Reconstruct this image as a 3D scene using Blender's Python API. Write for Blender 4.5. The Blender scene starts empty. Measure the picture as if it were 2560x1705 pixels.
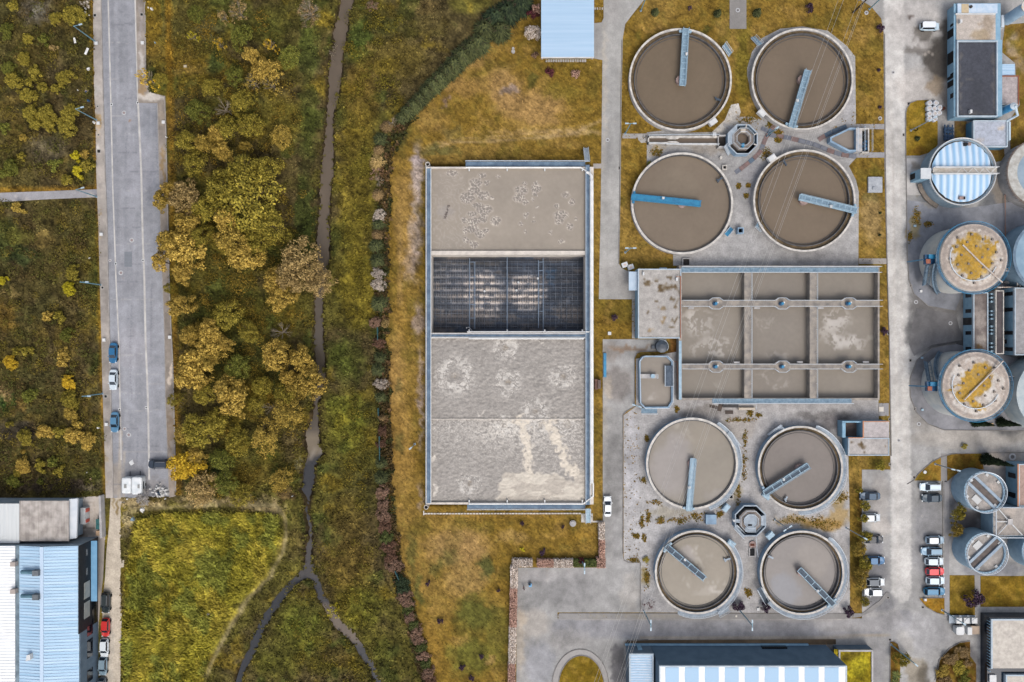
import bpy, math, random
import numpy as np
from math import sin, cos, pi, radians, sqrt, atan2, hypot
from mathutils import Vector
from mathutils.geometry import delaunay_2d_cdt
rnd = random.Random(7)
S = bpy.context.scene
COL = S.collection
G, H, CX, CY = .086, 171.0, 1280.0, 852.5      # metres per photo pixel on the ground, flying height
K = .55                                        # albedo per photographed brightness
ROOT = {}
def P(x, y, z=0.):
    k = G*(1-z/H)
    return Vector(((x-CX)*k, (CY-y)*k, z))
def lin(c): return tuple(K*(max(v, 0)/255)**2.2 for v in c)
# ---------------------------------------------------------------- noise
def hsh(ix, iy, s):
    n = (ix.astype(np.int64)*374761393+iy.astype(np.int64)*668265263+s*974711) & 0xffffffff
    n = ((n ^ (n >> 13))*1274126177) & 0xffffffff
    return ((n ^ (n >> 16)) & 0xffff)/65535.
def vn(x, y, s=0):
    xi, yi = np.floor(x), np.floor(y); u, v = x-xi, y-yi
    u = u*u*(3-2*u); v = v*v*(3-2*v)
    a, b = hsh(xi, yi, s), hsh(xi+1, yi, s); c, d = hsh(xi, yi+1, s), hsh(xi+1, yi+1, s)
    return (a*(1-u)+b*u)*(1-v)+(c*(1-u)+d*u)*v
def fbm(x, y, s=0, o=4):
    t, a, w = 0., 1., 0.
    for i in range(o):
        t = t+a*vn(x*2**i+i*17.3, y*2**i-i*9.1, s+i); w += a; a *= .55
    return t/w
def ss(a, b, x): t = np.clip((x-a)/(b-a), 0, 1); return t*t*(3-2*t)
def worley(x, y, s=0):
    xi, yi = np.floor(x), np.floor(y); f1 = np.full(x.shape, 9.); f2 = np.full(x.shape, 9.)
    for i in (-1, 0, 1):
        for j in (-1, 0, 1):
            cx, cy = xi+i, yi+j
            d = np.hypot(cx+hsh(cx, cy, s)-x, cy+hsh(cx, cy, s+5)-y)
            f2 = np.minimum(f2, np.maximum(f1, d)); f1 = np.minimum(f1, d)
    return f1, f2
def dline(x, y, pts):
    d = np.full(x.shape, 1e9)
    for (ax, ay), (bx, by) in zip(pts, pts[1:]):
        vx, vy = bx-ax, by-ay; L = vx*vx+vy*vy+1e-9
        t = np.clip(((x-ax)*vx+(y-ay)*vy)/L, 0, 1)
        d = np.minimum(d, np.hypot(x-ax-t*vx, y-ay-t*vy))
    return d
def sdpoly(x, y, poly):
    ins = np.zeros(x.shape, bool); n = len(poly)
    for i in range(n):
        (ax, ay), (bx, by) = poly[i], poly[(i+1) % n]
        if ay != by:
            ins ^= ((ay > y) != (by > y)) & (x < (bx-ax)*(y-ay)/(by-ay)+ax)
    d = dline(x, y, list(poly)+[poly[0]])
    return np.where(ins, -d, d)
def mixc(c, rgb, m): return c*(1-m[..., None])+np.array(rgb, float)*m[..., None]
def paint(base, var=.12, blobs=(), lines=(), sc=1., seed=3, streak=None):
    def f(x, y):
        c = np.ones(x.shape+(3,))*np.array(base, float)
        wx = x+(fbm(x/14, y/14, seed+31, 3)-.5)*26; wy = y+(fbm(x/14, y/14, seed+47, 3)-.5)*26
        for pts, w, rgb, st in lines:
            d = dline(x+(fbm(x/9, y/9, seed+3, 3)-.5)*5, y, pts)
            c = mixc(c, rgb, st*(1-ss(w/2-2, w/2+2, d)))
        for bx, by, rx, ry, rgb, st in blobs:
            d = np.hypot((wx-bx)/rx, (wy-by)/ry)
            c = mixc(c, rgb, st*(1-ss(.65, 1.15, d)))
        n = (fbm(x/(95*sc), y/(95*sc), seed, 4)-.5)*1.3+(fbm(x/(22*sc), y/(22*sc), seed+9, 3)-.5)*.9+(vn(x/5, y/5, seed+20)-.5)*.35
        if streak: n = n+(fbm(x/streak[0], y/streak[1], seed+70, 3)-.5)*streak[2]
        return c*(1+var*n)[..., None]
    return f
# ---------------------------------------------------------------- materials
MATS = {}
def M(name, c=None, rough=.85, c2=None, sc=.5, spk=0., metal=0., spec=.3, bump=0., bsc=6., island=False, coat=0., stretch=None):
    """procedural material. c/c2 in photo sRGB; c None = colour comes from the mesh's own 'col' layer"""
    if name in MATS: return MATS[name]
    m = bpy.data.materials.new(name); m.use_nodes = True; nt = m.node_tree; N = nt.nodes; Lk = nt.links
    b = N['Principled BSDF']; b.inputs['Roughness'].default_value = rough; b.inputs['Metallic'].default_value = metal
    b.inputs['Specular IOR Level'].default_value = spec
    if coat: b.inputs['Coat Weight'].default_value = coat; b.inputs['Coat Roughness'].default_value = .08
    geo = N.new('ShaderNodeNewGeometry'); pos = geo.outputs['Position']
    if island or stretch:
        tc = N.new('ShaderNodeTexCoord'); pos = tc.outputs['Object'] if island else pos
    if stretch:
        mp = N.new('ShaderNodeMapping'); mp.inputs['Scale'].default_value = stretch; Lk.new(pos, mp.inputs['Vector']); pos = mp.outputs[0]
    def noise(s, d=4):
        n = N.new('ShaderNodeTexNoise'); n.inputs['Scale'].default_value = s; n.inputs['Detail'].default_value = d; Lk.new(pos, n.inputs['Vector']); return n.outputs['Fac']
    def mix(f, a, bb, t='MIX'):
        n = N.new('ShaderNodeMix'); n.data_type = 'RGBA'; n.blend_type = t
        for s, v in ((n.inputs['Factor'], f), (n.inputs['A'], a), (n.inputs['B'], bb)):
            if hasattr(v, 'links'): Lk.new(v, s)
            else: s.default_value = v
        return n.outputs['Result']
    def rng(v, a, bb, lo, hi):
        n = N.new('ShaderNodeMapRange'); n.inputs[1].default_value = a; n.inputs[2].default_value = bb; n.inputs[3].default_value = lo; n.inputs[4].default_value = hi; Lk.new(v, n.inputs[0]); return n.outputs[0]
    if c is None:
        at = N.new('ShaderNodeAttribute'); at.attribute_name = 'col'; col = at.outputs['Color']
    else:
        col = lin(c)+(1,)
        if c2 and island:
            rp = mix(geo.outputs['Random Per Island'], col, lin(c2)+(1,))
            oi = N.new('ShaderNodeObjectInfo')
            col = mix(1., rp, rng(oi.outputs['Random'], 0, 1, .82, 1.15), 'MULTIPLY')
        elif c2:
            col = mix(rng(noise(sc, 5), .36, .64, 0, 1), col, lin(c2)+(1,))
    if spk:
        v = rng(noise(bsc, 3), .25, .75, 1-spk, 1+spk); col = mix(1., col, v, 'MULTIPLY'); v = rng(noise(bsc*.23, 4), .3, .7, 1-spk*.8, 1+spk*.8); col = mix(1., col, v, 'MULTIPLY')
    if hasattr(col, 'links'): Lk.new(col, b.inputs['Base Color'])
    else: b.inputs['Base Color'].default_value = col
    if bump:
        bp = N.new('ShaderNodeBump'); bp.inputs['Strength'].default_value = 1; bp.inputs['Distance'].default_value = bump
        Lk.new(noise(bsc, 4), bp.inputs['Height']); Lk.new(bp.outputs[0], b.inputs['Normal'])
    MATS[name] = m; return m
# ---------------------------------------------------------------- objects
def tag(o, label=None, cat=None, group=None, kind=None):
    if label: o['label'] = label
    if cat: o['category'] = cat
    if group: o['group'] = group
    if kind: o['kind'] = kind
    return o
def thing(name, label, cat, loc=(0, 0, 0), group=None):
    o = bpy.data.objects.new(name, None); COL.objects.link(o); o.location = loc; o.empty_display_size = .3
    ROOT[o.name] = Vector(loc); return tag(o, label, cat, group)
def link(name, me, mat, parent=None, off=None):
    o = bpy.data.objects.new(name, me); COL.objects.link(o)
    if mat and not me.materials: me.materials.append(mat)
    if parent:
        o.parent = parent; ROOT[o.name] = ROOT.get(parent.name, Vector((0, 0, 0)))
    return o
def mesh_np(name, V, F, col=None, mat=None, smooth=False):
    """V n x 3; F list of faces or an int array m x k"""
    me = bpy.data.meshes.new(name)
    if isinstance(F, np.ndarray):
        m, k = F.shape
        me.vertices.add(len(V)); me.vertices.foreach_set('co', np.asarray(V, np.float32).ravel())
        me.loops.add(m*k); me.loops.foreach_set('vertex_index', F.astype(np.int32).ravel())
        me.polygons.add(m); me.polygons.foreach_set('loop_start', np.arange(0, m*k, k, dtype=np.int32)); me.polygons.foreach_set('loop_total', np.full(m, k, np.int32))
        me.update(calc_edges=True)
    else:
        me.from_pydata([tuple(v) for v in V], [], F); me.update()
    if smooth: me.polygons.foreach_set('use_smooth', np.ones(len(me.polygons), bool))
    if col is not None:
        a = me.attributes.new('col', 'FLOAT_COLOR', 'POINT')
        a.data.foreach_set('color', np.concatenate([col, np.ones((len(col), 1))], 1).astype(np.float32).ravel())
    if mat: me.materials.append(mat)
    return me
def lincol(c): return K*(np.clip(c, 0, 255)/255.)**2.2
class MB:
    def __init__(s): s.v = []; s.f = []
    def add(s, vs, fs):
        n = len(s.v); s.v += [Vector(v) for v in vs]; s.f += [tuple(i+n for i in f) for f in fs]; return s
    def boxw(s, x0, y0, x1, y1, z0, z1):
        return s.add([(x0, y0, z0), (x1, y0, z0), (x1, y1, z0), (x0, y1, z0), (x0, y0, z1), (x1, y0, z1), (x1, y1, z1), (x0, y1, z1)],
                     [(3, 2, 1, 0), (4, 5, 6, 7), (0, 1, 5, 4), (1, 2, 6, 5), (2, 3, 7, 6), (3, 0, 4, 7)])
    def box(s, x0, y0, x1, y1, z0, z1, zr=None):        # photo pixels read at height zr (default the top)
        zr = z1 if zr is None else zr; a, b = P(x0, y0, zr), P(x1, y1, zr)
        return s.boxw(min(a.x, b.x), min(a.y, b.y), max(a.x, b.x), max(a.y, b.y), z0, z1)
    def prismw(s, pts, z0, z1):
        n = len(pts)
        if sum(pts[i][0]*pts[(i+1) % n][1]-pts[(i+1) % n][0]*pts[i][1] for i in range(n)) < 0: pts = pts[::-1]
        return s.add([(p[0], p[1], z0) for p in pts]+[(p[0], p[1], z1) for p in pts],
                     [tuple(range(n))[::-1], tuple(range(n, 2*n))]+[(i, (i+1) % n, n+(i+1) % n, n+i) for i in range(n)])
    def prism(s, poly, z0, z1, zr=None):
        zr = z1 if zr is None else zr
        return s.prismw([tuple(P(x, y, zr))[:2] for x, y in poly], z0, z1)
    def beam(s, a, b, w, h):                            # box from a to b, width w, height h, points on its mid line
        a, b = Vector(a), Vector(b); d = (b-a).normalized(); u = d.cross(Vector((0, 0, 1)))
        u = u.normalized() if u.length > 1e-4 else Vector((1, 0, 0)); v = u.cross(d).normalized(); u = u*w/2; v = v*h/2
        return s.add([a-u-v, a+u-v, a+u+v, a-u+v, b-u-v, b+u-v, b+u+v, b-u+v],
                     [(0, 1, 2, 3), (7, 6, 5, 4), (0, 4, 5, 1), (1, 5, 6, 2), (2, 6, 7, 3), (3, 7, 4, 0)])
    def tube(s, pts, r, n=6, r2=None):
        pts = [Vector(p) for p in pts]; rings = []; base = len(s.v)
        for i, p in enumerate(pts):
            d = (pts[min(i+1, len(pts)-1)]-pts[max(i-1, 0)]).normalized()
            u = d.cross(Vector((0, 0, 1))); u = u.normalized() if u.length > 1e-3 else Vector((1, 0, 0)); v = d.cross(u)
            rr = r if r2 is None else r+(r2-r)*i/max(1, len(pts)-1)
            for k in range(n):
                a = 2*pi*k/n; s.v.append(p+u*cos(a)*rr+v*sin(a)*rr)
        for i in range(len(pts)-1):
            for k in range(n):
                a = base+i*n+k; b = base+i*n+(k+1) % n; s.f.append((a, b, b+n, a+n))
        s.f.append(tuple(base+k for k in range(n))); s.f.append(tuple(base+(len(pts)-1)*n+k for k in range(n))[::-1]); return s
    def cyl(s, c, r, z0, z1, n=24, r1=None):
        r1 = r if r1 is None else r1
        return s.add([(c[0]+r*cos(2*pi*k/n), c[1]+r*sin(2*pi*k/n), z0) for k in range(n)]+[(c[0]+r1*cos(2*pi*k/n), c[1]+r1*sin(2*pi*k/n), z1) for k in range(n)],
                     [tuple(range(n))[::-1], tuple(range(n, 2*n))]+[(k, (k+1) % n, n+(k+1) % n, n+k) for k in range(n)])
    def ring(s, c, r0, r1, z0, z1, n=72, a0=0., a1=2*pi):
        full = a1-a0 > 6.28; m = n if full else n+1; vs = []
        for k in range(m):
            a = a0+(a1-a0)*k/n
            for r, z in ((r0, z0), (r1, z0), (r1, z1), (r0, z1)): vs.append((c[0]+r*cos(a), c[1]+r*sin(a), z))
        fs = []
        for k in range(n):
            i, j = 4*k, 4*((k+1) % m)
            for q in range(4): fs.append((i+q, j+q, j+(q+1) % 4, i+(q+1) % 4)[::-1])
        if not full: fs += [(0, 1, 2, 3), (4*n+3, 4*n+2, 4*n+1, 4*n)]
        return s.add(vs, fs)
    def rail(s, pts, h=1., r=.03, step=1.6, mid=True):  # handrail on posts along world points (z = deck)
        pts = [Vector(p) for p in pts]; up = Vector((0, 0, h))
        s.tube([p+up for p in pts], r, 5)
        if mid: s.tube([p+up*.55 for p in pts], r*.7, 4)
        for a, b in zip(pts, pts[1:]):
            n = max(1, int((b-a).length/step+.5))
            for k in range(n):
                q = a.lerp(b, k/n); s.tube([q, q+up], r*.8, 4)
        s.tube([pts[-1], pts[-1]+up], r*.8, 4); return s
    def build(s, name, mat, parent=None, smooth=False, col=None):
        V = s.v
        if parent: o = ROOT.get(parent.name, Vector((0, 0, 0))); V = [v-o for v in V]
        me = mesh_np(name, V, s.f, smooth=smooth)
        return link(name, me, mat, parent)
    def solo(s, name, label, cat, mat, group=None, smooth=False, kind=None):
        zs = min(v.z for v in s.v); c = sum((v for v in s.v), Vector())/len(s.v); c.z = zs
        me = mesh_np(name, [v-c for v in s.v], s.f, smooth=smooth); o = link(name, me, mat); o.location = c; ROOT[o.name] = c
        return tag(o, label, cat, group, kind)
def fix_normals(me):
    import bmesh
    bm = bmesh.new(); bm.from_mesh(me); bmesh.ops.recalc_face_normals(bm, faces=bm.faces); bm.to_mesh(me); bm.free()
def copy_tree(o, loc=None, rz=None):
    c = o.copy(); COL.objects.link(c); ROOT[c.name] = ROOT.get(o.name, Vector())
    if loc is not None: c.location = loc
    if rz is not None: c.rotation_euler.z = rz
    for ch in o.children:
        d = ch.copy(); COL.objects.link(d); d.parent = c
        for g in ch.children:
            e = g.copy(); COL.objects.link(e); e.parent = d
    return c
def sheet(name, poly, z, fn, mat, sp=9., kind='structure', skirt=.25, zr=0., zf=None, parent=None):
    """flat surface with its own painted colours; the outline in photo pixels"""
    n = len(poly); vs = []; ed = []
    for i in range(n):
        a, b = Vector(poly[i]), Vector(poly[(i+1) % n]); m = max(1, int((b-a).length/sp/1.5))
        for k in range(m): vs.append(a.lerp(b, k/m))
    nb = len(vs); ed = [(i, (i+1) % nb) for i in range(nb)]
    xs = [p[0] for p in poly]; ys = [p[1] for p in poly]
    X, Y = np.meshgrid(np.arange(min(xs), max(xs), sp), np.arange(min(ys), max(ys), sp)); X[::2] += sp/2; X = X.ravel(); Y = Y.ravel()
    k = sdpoly(X, Y, poly) < -sp*.35
    vs += [Vector((float(a), float(b))) for a, b in zip(X[k], Y[k])]
    V, E_, F, *_ = delaunay_2d_cdt(vs, ed, [list(range(nb))], 1, 1e-4)
    A = np.array([(v.x, v.y) for v in V]); c = lincol(fn(A[:, 0], A[:, 1]))
    W = np.array([tuple(P(x, y, zr)) for x, y in A]); W[:, 2] = z
    if zf is not None: W[:, 2] += zf(A[:, 0], A[:, 1])
    F = [tuple(f) for f in F]
    up = []
    for f in F:
        a, b, d = W[f[0]], W[f[1]], W[f[2]]
        up.append(f if (b[0]-a[0])*(d[1]-a[1])-(b[1]-a[1])*(d[0]-a[0]) > 0 else f[::-1])
    nV = len(W)
    if skirt:
        B = W[:nb].copy(); B[:, 2] -= skirt; W = np.concatenate([W, B]); c = np.concatenate([c, c[:nb]])
        ccw = sum(poly[i][0]*poly[(i+1) % n][1]-poly[(i+1) % n][0]*poly[i][1] for i in range(n)) < 0
        for i in range(nb):
            j = (i+1) % nb; q = (nV+i, nV+j, j, i); up.append(q if ccw else q[::-1])
    if parent: W = W-np.array(ROOT[parent.name])
    me = mesh_np(name, W, up, col=c); o = link(name, me, mat, parent)
    if kind: o['kind'] = kind
    return o
def gridsheet(name, x0, y0, x1, y1, z, fn, mat, sp, zf=None, kind='structure', zr=None, smooth=True):
    zr = z if zr is None else zr
    xs = np.linspace(x0, x1, int((x1-x0)/sp)+1); ys = np.linspace(y0, y1, int((y1-y0)/sp)+1); X, Y = np.meshgrid(xs, ys)
    c = lincol(fn(X, Y)).reshape(-1, 3); k = G*(1-zr/H)
    Z = np.full(X.shape, z)+(zf(X, Y) if zf else 0.)
    V = np.stack([(X-CX)*k, (CY-Y)*k, Z], -1).reshape(-1, 3)
    ny, nx = X.shape; i = np.arange(ny-1)[:, None]*nx+np.arange(nx-1)[None]
    F = np.stack([i, i+nx, i+nx+1, i+1], -1).reshape(-1, 4)
    o = link(name, mesh_np(name, V, F, col=c, smooth=smooth), mat)
    if kind: o['kind'] = kind
    return o
def strip(mb, pts, w, z0, z1, zr=0.):                   # a raised kerb along photo points
    q = [P(x, y, zr) for x, y in pts]; L = []; R = []
    for i, p in enumerate(q):
        d = q[min(i+1, len(q)-1)]-q[max(i-1, 0)]; d.z = 0; d.normalize(); nrm = Vector((-d.y, d.x, 0))*w/2
        L.append(p+nrm); R.append(p-nrm)
    vs = []
    for a, b in zip(L, R): vs += [(a.x, a.y, z0), (b.x, b.y, z0), (b.x, b.y, z1), (a.x, a.y, z1)]
    fs = [(0, 3, 2, 1)]
    for i in range(len(q)-1):
        for k in range(4): a = 4*i+k; b = 4*i+(k+1) % 4; fs.append((a, b, b+4, a+4))
    n = 4*(len(q)-1); fs.append((n, n+1, n+2, n+3)); mb.add(vs, fs); return mb
# ================================================================ THE GROUND
mG = M('meadow', None, .95, spk=.42, bsc=2.4, bump=.12, spec=.1)
mLawn = M('lawn_grass', None, .95, spk=.3, bsc=2.6, bump=.06, spec=.1)
mAs = M('asphalt', None, .9, spk=.12, bsc=3.2, bump=.004, spec=.2)
mGrv = M('gravel', None, .95, spk=.2, bsc=3., bump=.02, spec=.15)
mConc = M('concrete', None, .9, spk=.08, bsc=3., spec=.2)
SB = [(848, -200), (848, 0), (840, 41), (832, 65), (829, 90), (832, 109), (821, 136), (818, 168), (817, 217), (813, 285), (808, 340), (803, 394), (800, 426), (795, 472), (796, 508), (791, 554), (788, 611), (786, 680), (783, 747), (783, 793), (781, 852), (783, 893), (790, 942), (782, 985), (779, 1015), (773, 1048), (760, 1075), (757, 1097), (764, 1137), (749, 1178), (753, 1200), (746, 1224), (760, 1246), (757, 1278), (765, 1313), (767, 1346), (758, 1368), (757, 1414), (755, 1428),
      (735, 1449), (712, 1470), (693, 1490), (667, 1530), (647, 1563), (634, 1590), (624, 1620), (608, 1650), (590, 1678), (540, 1900), (552, 1900), (605, 1682), (620, 1655), (637, 1628), (648, 1600), (662, 1566), (682, 1532), (706, 1496), (727, 1473), (752, 1452), (768, 1446), (782, 1450),
      (786, 1468), (790, 1485), (803, 1510), (820, 1542), (838, 1570), (862, 1590), (885, 1615), (904, 1646), (924, 1674), (1010, 1900), (1020, 1900), (932, 1665), (914, 1638), (897, 1608), (880, 1580), (853, 1560), (835, 1535), (814, 1502), (800, 1474), (793, 1450), (784, 1438),
      (782, 1400), (784, 1354), (781, 1313), (773, 1278), (779, 1246), (784, 1224), (788, 1205), (790, 1165), (803, 1148), (812, 1135), (802, 1113), (799, 1083), (798, 1037), (800, 993), (814, 955), (814, 920), (810, 852), (807, 793), (807, 739), (818, 690), (822, 657), (825, 600), (823, 556), (826, 516), (827, 478), (834, 426), (834, 353), (833, 294), (841, 266), (849, 231), (855, 174), (856, 141), (863, 117), (871, 71), (875, 30), (885, 0), (890, -200)]
LAWN = [(1320, -230), (1300, 0), (1240, 70), (1130, 190), (1010, 300), (962, 400), (952, 700), (957, 1000), (967, 1250), (987, 1420), (1032, 1560), (1110, 1930), (2800, 1930), (2800, -230)]
FIELD = [(345, 1300), (420, 1286), (560, 1282), (690, 1285), (706, 1300), (710, 1330), (690, 1400), (655, 1450), (600, 1510), (560, 1580), (520, 1650), (490, 1900), (308, 1900), (310, 1480), (325, 1370)]
TRAIL = [(330, 1275), (420, 1268), (560, 1262), (690, 1262), (712, 1290), (716, 1340), (705, 1385), (672, 1440), (625, 1490), (588, 1540), (560, 1600), (530, 1655), (505, 1710)]
DIRT = [(300, 1235), (300, 1290), (293, 1350), (288, 1420), (283, 1500), (280, 1900)]
def meadow_mask(x, y):
    m = sdpoly(x, y, LAWN) > 2
    m &= sdpoly(x, y, SB) > 3
    road = (x > 232+.02*y) & (x < 362+.05*y) & (y < 1245)
    road |= (x > 340) & (x < 419+.02*y) & (y > 235) & (y < 1245)
    road |= (x < 245) & (y > 472) & (y < 507)
    road |= (x < 262) & (y > 1238)
    road |= (x < 304) & (x > 258) & (y > 1238)
    return m & ~road
BL = [  # patches of bare earth, dead stems and lush growth: x, y, rx, ry, colour, strength
    (95, 25, 45, 40, (96, 82, 70), .8), (150, 165, 45, 40, (88, 72, 52), .7), (120, 375, 60, 35, (104, 88, 70), .8), (95, 30, 14, 22, (165, 150, 135), .6),
    (20, 600, 40, 60, (72, 76, 36), .7), (110, 600, 30, 25, (140, 110, 62), .6), (50, 590, 35, 30, (118, 104, 45), .5), (60, 640, 40, 25, (58, 62, 34), .8), (12, 790, 35, 45, (120, 88, 40), .7), (25, 730, 25, 12, (150, 120, 75), .7),
    (12, 985, 30, 32, (160, 125, 85), .9), (45, 1015, 22, 20, (120, 90, 50), .8), (8, 1015, 10, 26, (62, 74, 34), .9), (38, 1000, 6, 26, (62, 74, 36), .9), (40, 1075, 80, 26, (72, 60, 52), .8),
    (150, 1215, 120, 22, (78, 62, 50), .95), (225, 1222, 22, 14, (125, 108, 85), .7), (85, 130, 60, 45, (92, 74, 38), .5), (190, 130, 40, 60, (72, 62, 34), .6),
    (450, 60, 60, 80, (92, 76, 40), .7), (520, 70, 40, 40, (96, 84, 62), .5), (455, 140, 80, 50, (124, 94, 36), .6), (380, 60, 25, 90, (130, 96, 34), .7), (540, 160, 30, 30, (62, 72, 38), .7), (470, 178, 70, 14, (128, 98, 50), .6),
    (580, 40, 60, 40, (80, 80, 36), .5), (690, 60, 70, 60, (84, 76, 34), .6), (770, 120, 30, 80, (72, 76, 34), .7), (770, 300, 26, 120, (80, 80, 36), .6), (700, 300, 60, 80, (110, 92, 36), .6), (600, 260, 80, 50, (90, 84, 36), .5),
    (950, 60, 110, 50, (82, 72, 36), .6), (900, 100, 40, 60, (72, 80, 34), .7), (922, 118, 16, 12, (135, 105, 60), .8), (1090, 60, 60, 40, (86, 70, 42), .7), (1060, 20, 50, 20, (130, 100, 60), .3), (990, 150, 90, 60, (106, 86, 38), .6), (900, 250, 50, 120, (118, 90, 36), .6),
    (760, 540, 22, 130, (66, 68, 32), .8), (720, 640, 50, 60, (62, 64, 28), .6), (890, 480, 50, 220, (118, 96, 36), .7), (900, 720, 60, 110, (122, 100, 36), .7), (870, 900, 50, 70, (82, 82, 34), .6), (870, 1050, 60, 90, (112, 104, 36), .5), (930, 1010, 30, 80, (92, 78, 38), .5),
    (905, 1235, 60, 60, (76, 66, 36), .8), (870, 1290, 60, 70, (104, 82, 38), .6), (870, 1420, 70, 80, (106, 82, 36), .65), (900, 1520, 60, 60, (106, 98, 36), .6), (930, 1620, 50, 60, (96, 84, 34), .5), (760, 1560, 70, 70, (96, 92, 34), .6), (690, 1640, 60, 50, (92, 86, 34), .5), (840, 1640, 40, 30, (104, 78, 44), .6),
    (600, 780, 110, 60, (78, 72, 30), .6), (560, 880, 60, 50, (54, 56, 28), .7), (640, 900, 40, 50, (60, 60, 30), .6), (620, 1130, 90, 60, (82, 78, 32), .6), (540, 1180, 30, 40, (42, 48, 28), .7), (640, 1180, 60, 40, (104, 80, 36), .5), (700, 1190, 30, 30, (58, 68, 32), .6),
    (715, 1235, 30, 18, (122, 92, 62), .8), (560, 1250, 140, 12, (140, 116, 84), .9), (660, 1268, 60, 14, (146, 120, 86), .9), (350, 1262, 70, 14, (150, 124, 92), .9), (320, 1310, 14, 40, (165, 140, 108), .8), (290, 1330, 8, 120, (130, 104, 48), .6), (735, 1110, 16, 40, (104, 84, 54), .7), (752, 1165, 8, 30, (160, 140, 110), .6), (735, 1330, 22, 60, (104, 86, 44), .6),
    (330, 1420, 14, 90, (124, 104, 58), .7), (315, 1600, 14, 110, (112, 88, 46), .7), (700, 1340, 14, 60, (112, 88, 46), .5)]
LB = [  # the same for the mown lawns, plus darker strips along the aeration tank wall
    (1340, 270, 90, 50, (176, 140, 74), .8), (1260, 220, 50, 60, (166, 132, 72), .7), (1440, 330, 90, 10, (184, 156, 96), .6), (1310, 330, 110, 8, (182, 150, 84), .55), (1275, 225, 26, 16, (150, 132, 108), .7), (1160, 215, 60, 30, (168, 132, 66), .6), (1115, 255, 10, 14, (135, 112, 90), .7), (1180, 150, 40, 30, (160, 126, 66), .5), (1080, 300, 50, 40, (160, 128, 60), .5), (1130, 330, 30, 16, (112, 100, 48), .6), (1100, 375, 50, 12, (98, 96, 44), .7), (1040, 400, 20, 16, (160, 142, 118), .8), (1000, 330, 24, 50, (88, 88, 38), .7), (1400, 230, 50, 30, (118, 104, 34), .6), (1330, 200, 16, 30, (92, 90, 34), .7), (1440, 170, 60, 40, (128, 108, 34), .4),
    (1450, 120, 30, 30, (150, 120, 40), .4), (1430, 300, 40, 20, (140, 112, 38), .5), (1860, 150, 22, 110, (116, 106, 30), .7), (1770, 76, 10, 8, (88, 88, 32), .7), (1600, 90, 10, 10, (108, 100, 34), .6), (1640, 70, 60, 8, (172, 136, 62), .6), (2190, 430, 18, 30, (112, 106, 34), .6), (2176, 490, 22, 16, (100, 98, 34), .6), (2180, 540, 34, 70, (172, 146, 88), .6), (2205, 640, 14, 40, (128, 112, 36), .5),
    (1005, 500, 30, 90, (150, 120, 46), .7), (1042, 450, 20, 90, (186, 170, 142), .85), (1038, 590, 20, 80, (184, 168, 140), .8), (1028, 660, 20, 50, (178, 158, 124), .8), (1010, 560, 30, 160, (166, 132, 66), .5), (1045, 800, 16, 40, (172, 152, 120), .8), (1050, 940, 8, 90, (176, 156, 128), .6), (1053, 1050, 7, 90, (176, 158, 132), .6), (1052, 1240, 8, 40, (170, 150, 120), .6), (990, 940, 26, 120, (172, 136, 66), .7), (1000, 1120, 40, 90, (166, 130, 60), .6), (998, 1108, 12, 22, (100, 92, 40), .7), (1000, 965, 10, 14, (104, 94, 44), .7),
    (1000, 760, 20, 90, (164, 128, 54), .5), (1050, 640, 6, 180, (92, 78, 44), .5), (1062, 1000, 4, 260, (92, 76, 40), .6), (975, 1080, 8, 200, (124, 96, 44), .5),
    (1150, 1370, 90, 50, (174, 140, 76), .8), (1170, 1450, 60, 50, (170, 138, 72), .7), (1280, 1340, 40, 20, (176, 144, 74), .6), (1130, 1360, 30, 30, (120, 100, 44), .6), (1120, 1390, 26, 22, (96, 92, 38), .6), (1215, 1420, 18, 34, (84, 88, 38), .8), (1190, 1530, 60, 50, (98, 98, 36), .85), (1180, 1640, 60, 60, (104, 104, 36), .8), (1250, 1590, 30, 90, (106, 102, 36), .7), (1090, 1420, 16, 22, (92, 90, 38), .6), (1080, 1620, 30, 70, (158, 124, 46), .6), (1045, 1480, 10, 40, (84, 88, 36), .7), (1030, 1390, 14, 60, (84, 84, 34), .6), (1240, 1500, 40, 20, (160, 130, 50), .7), (1150, 1600, 30, 16, (168, 136, 60), .6), (1225, 1650, 14, 14, (166, 132, 70), .6),
    (1460, 1340, 70, 14, (168, 130, 42), .4), (2200, 1160, 30, 12, (98, 88, 30), .7), (2530, 90, 40, 100, (128, 100, 46), .9), (2550, 60, 14, 60, (165, 145, 118), .7), (2545, 180, 14, 40, (168, 150, 126), .7), (2540, 340, 30, 60, (112, 84, 34), .9), (2545, 280, 20, 14, (150, 130, 104), .7), (1690, 880, 20, 40, (120, 84, 36), .9), (1672, 870, 8, 14, (70, 66, 30), .9), (2160, 1340, 14, 120, (110, 82, 30), .6), (2210, 970, 10, 60, (132, 106, 36), .5)]
LL = [([(1040, 400), (1075, 372), (1130, 356), (1230, 352), (1330, 345), (1420, 338), (1505, 300)], 5, (186, 160, 104), .5), ([(1046, 380), (1080, 358), (1180, 344), (1300, 338), (1450, 316)], 4, (184, 156, 98), .4),
      ([(1000, 520), (1000, 760)], 6, (178, 150, 90), .5), ([(1060, 1290), (1450, 1290)], 5, (168, 132, 60), .4)]
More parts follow.
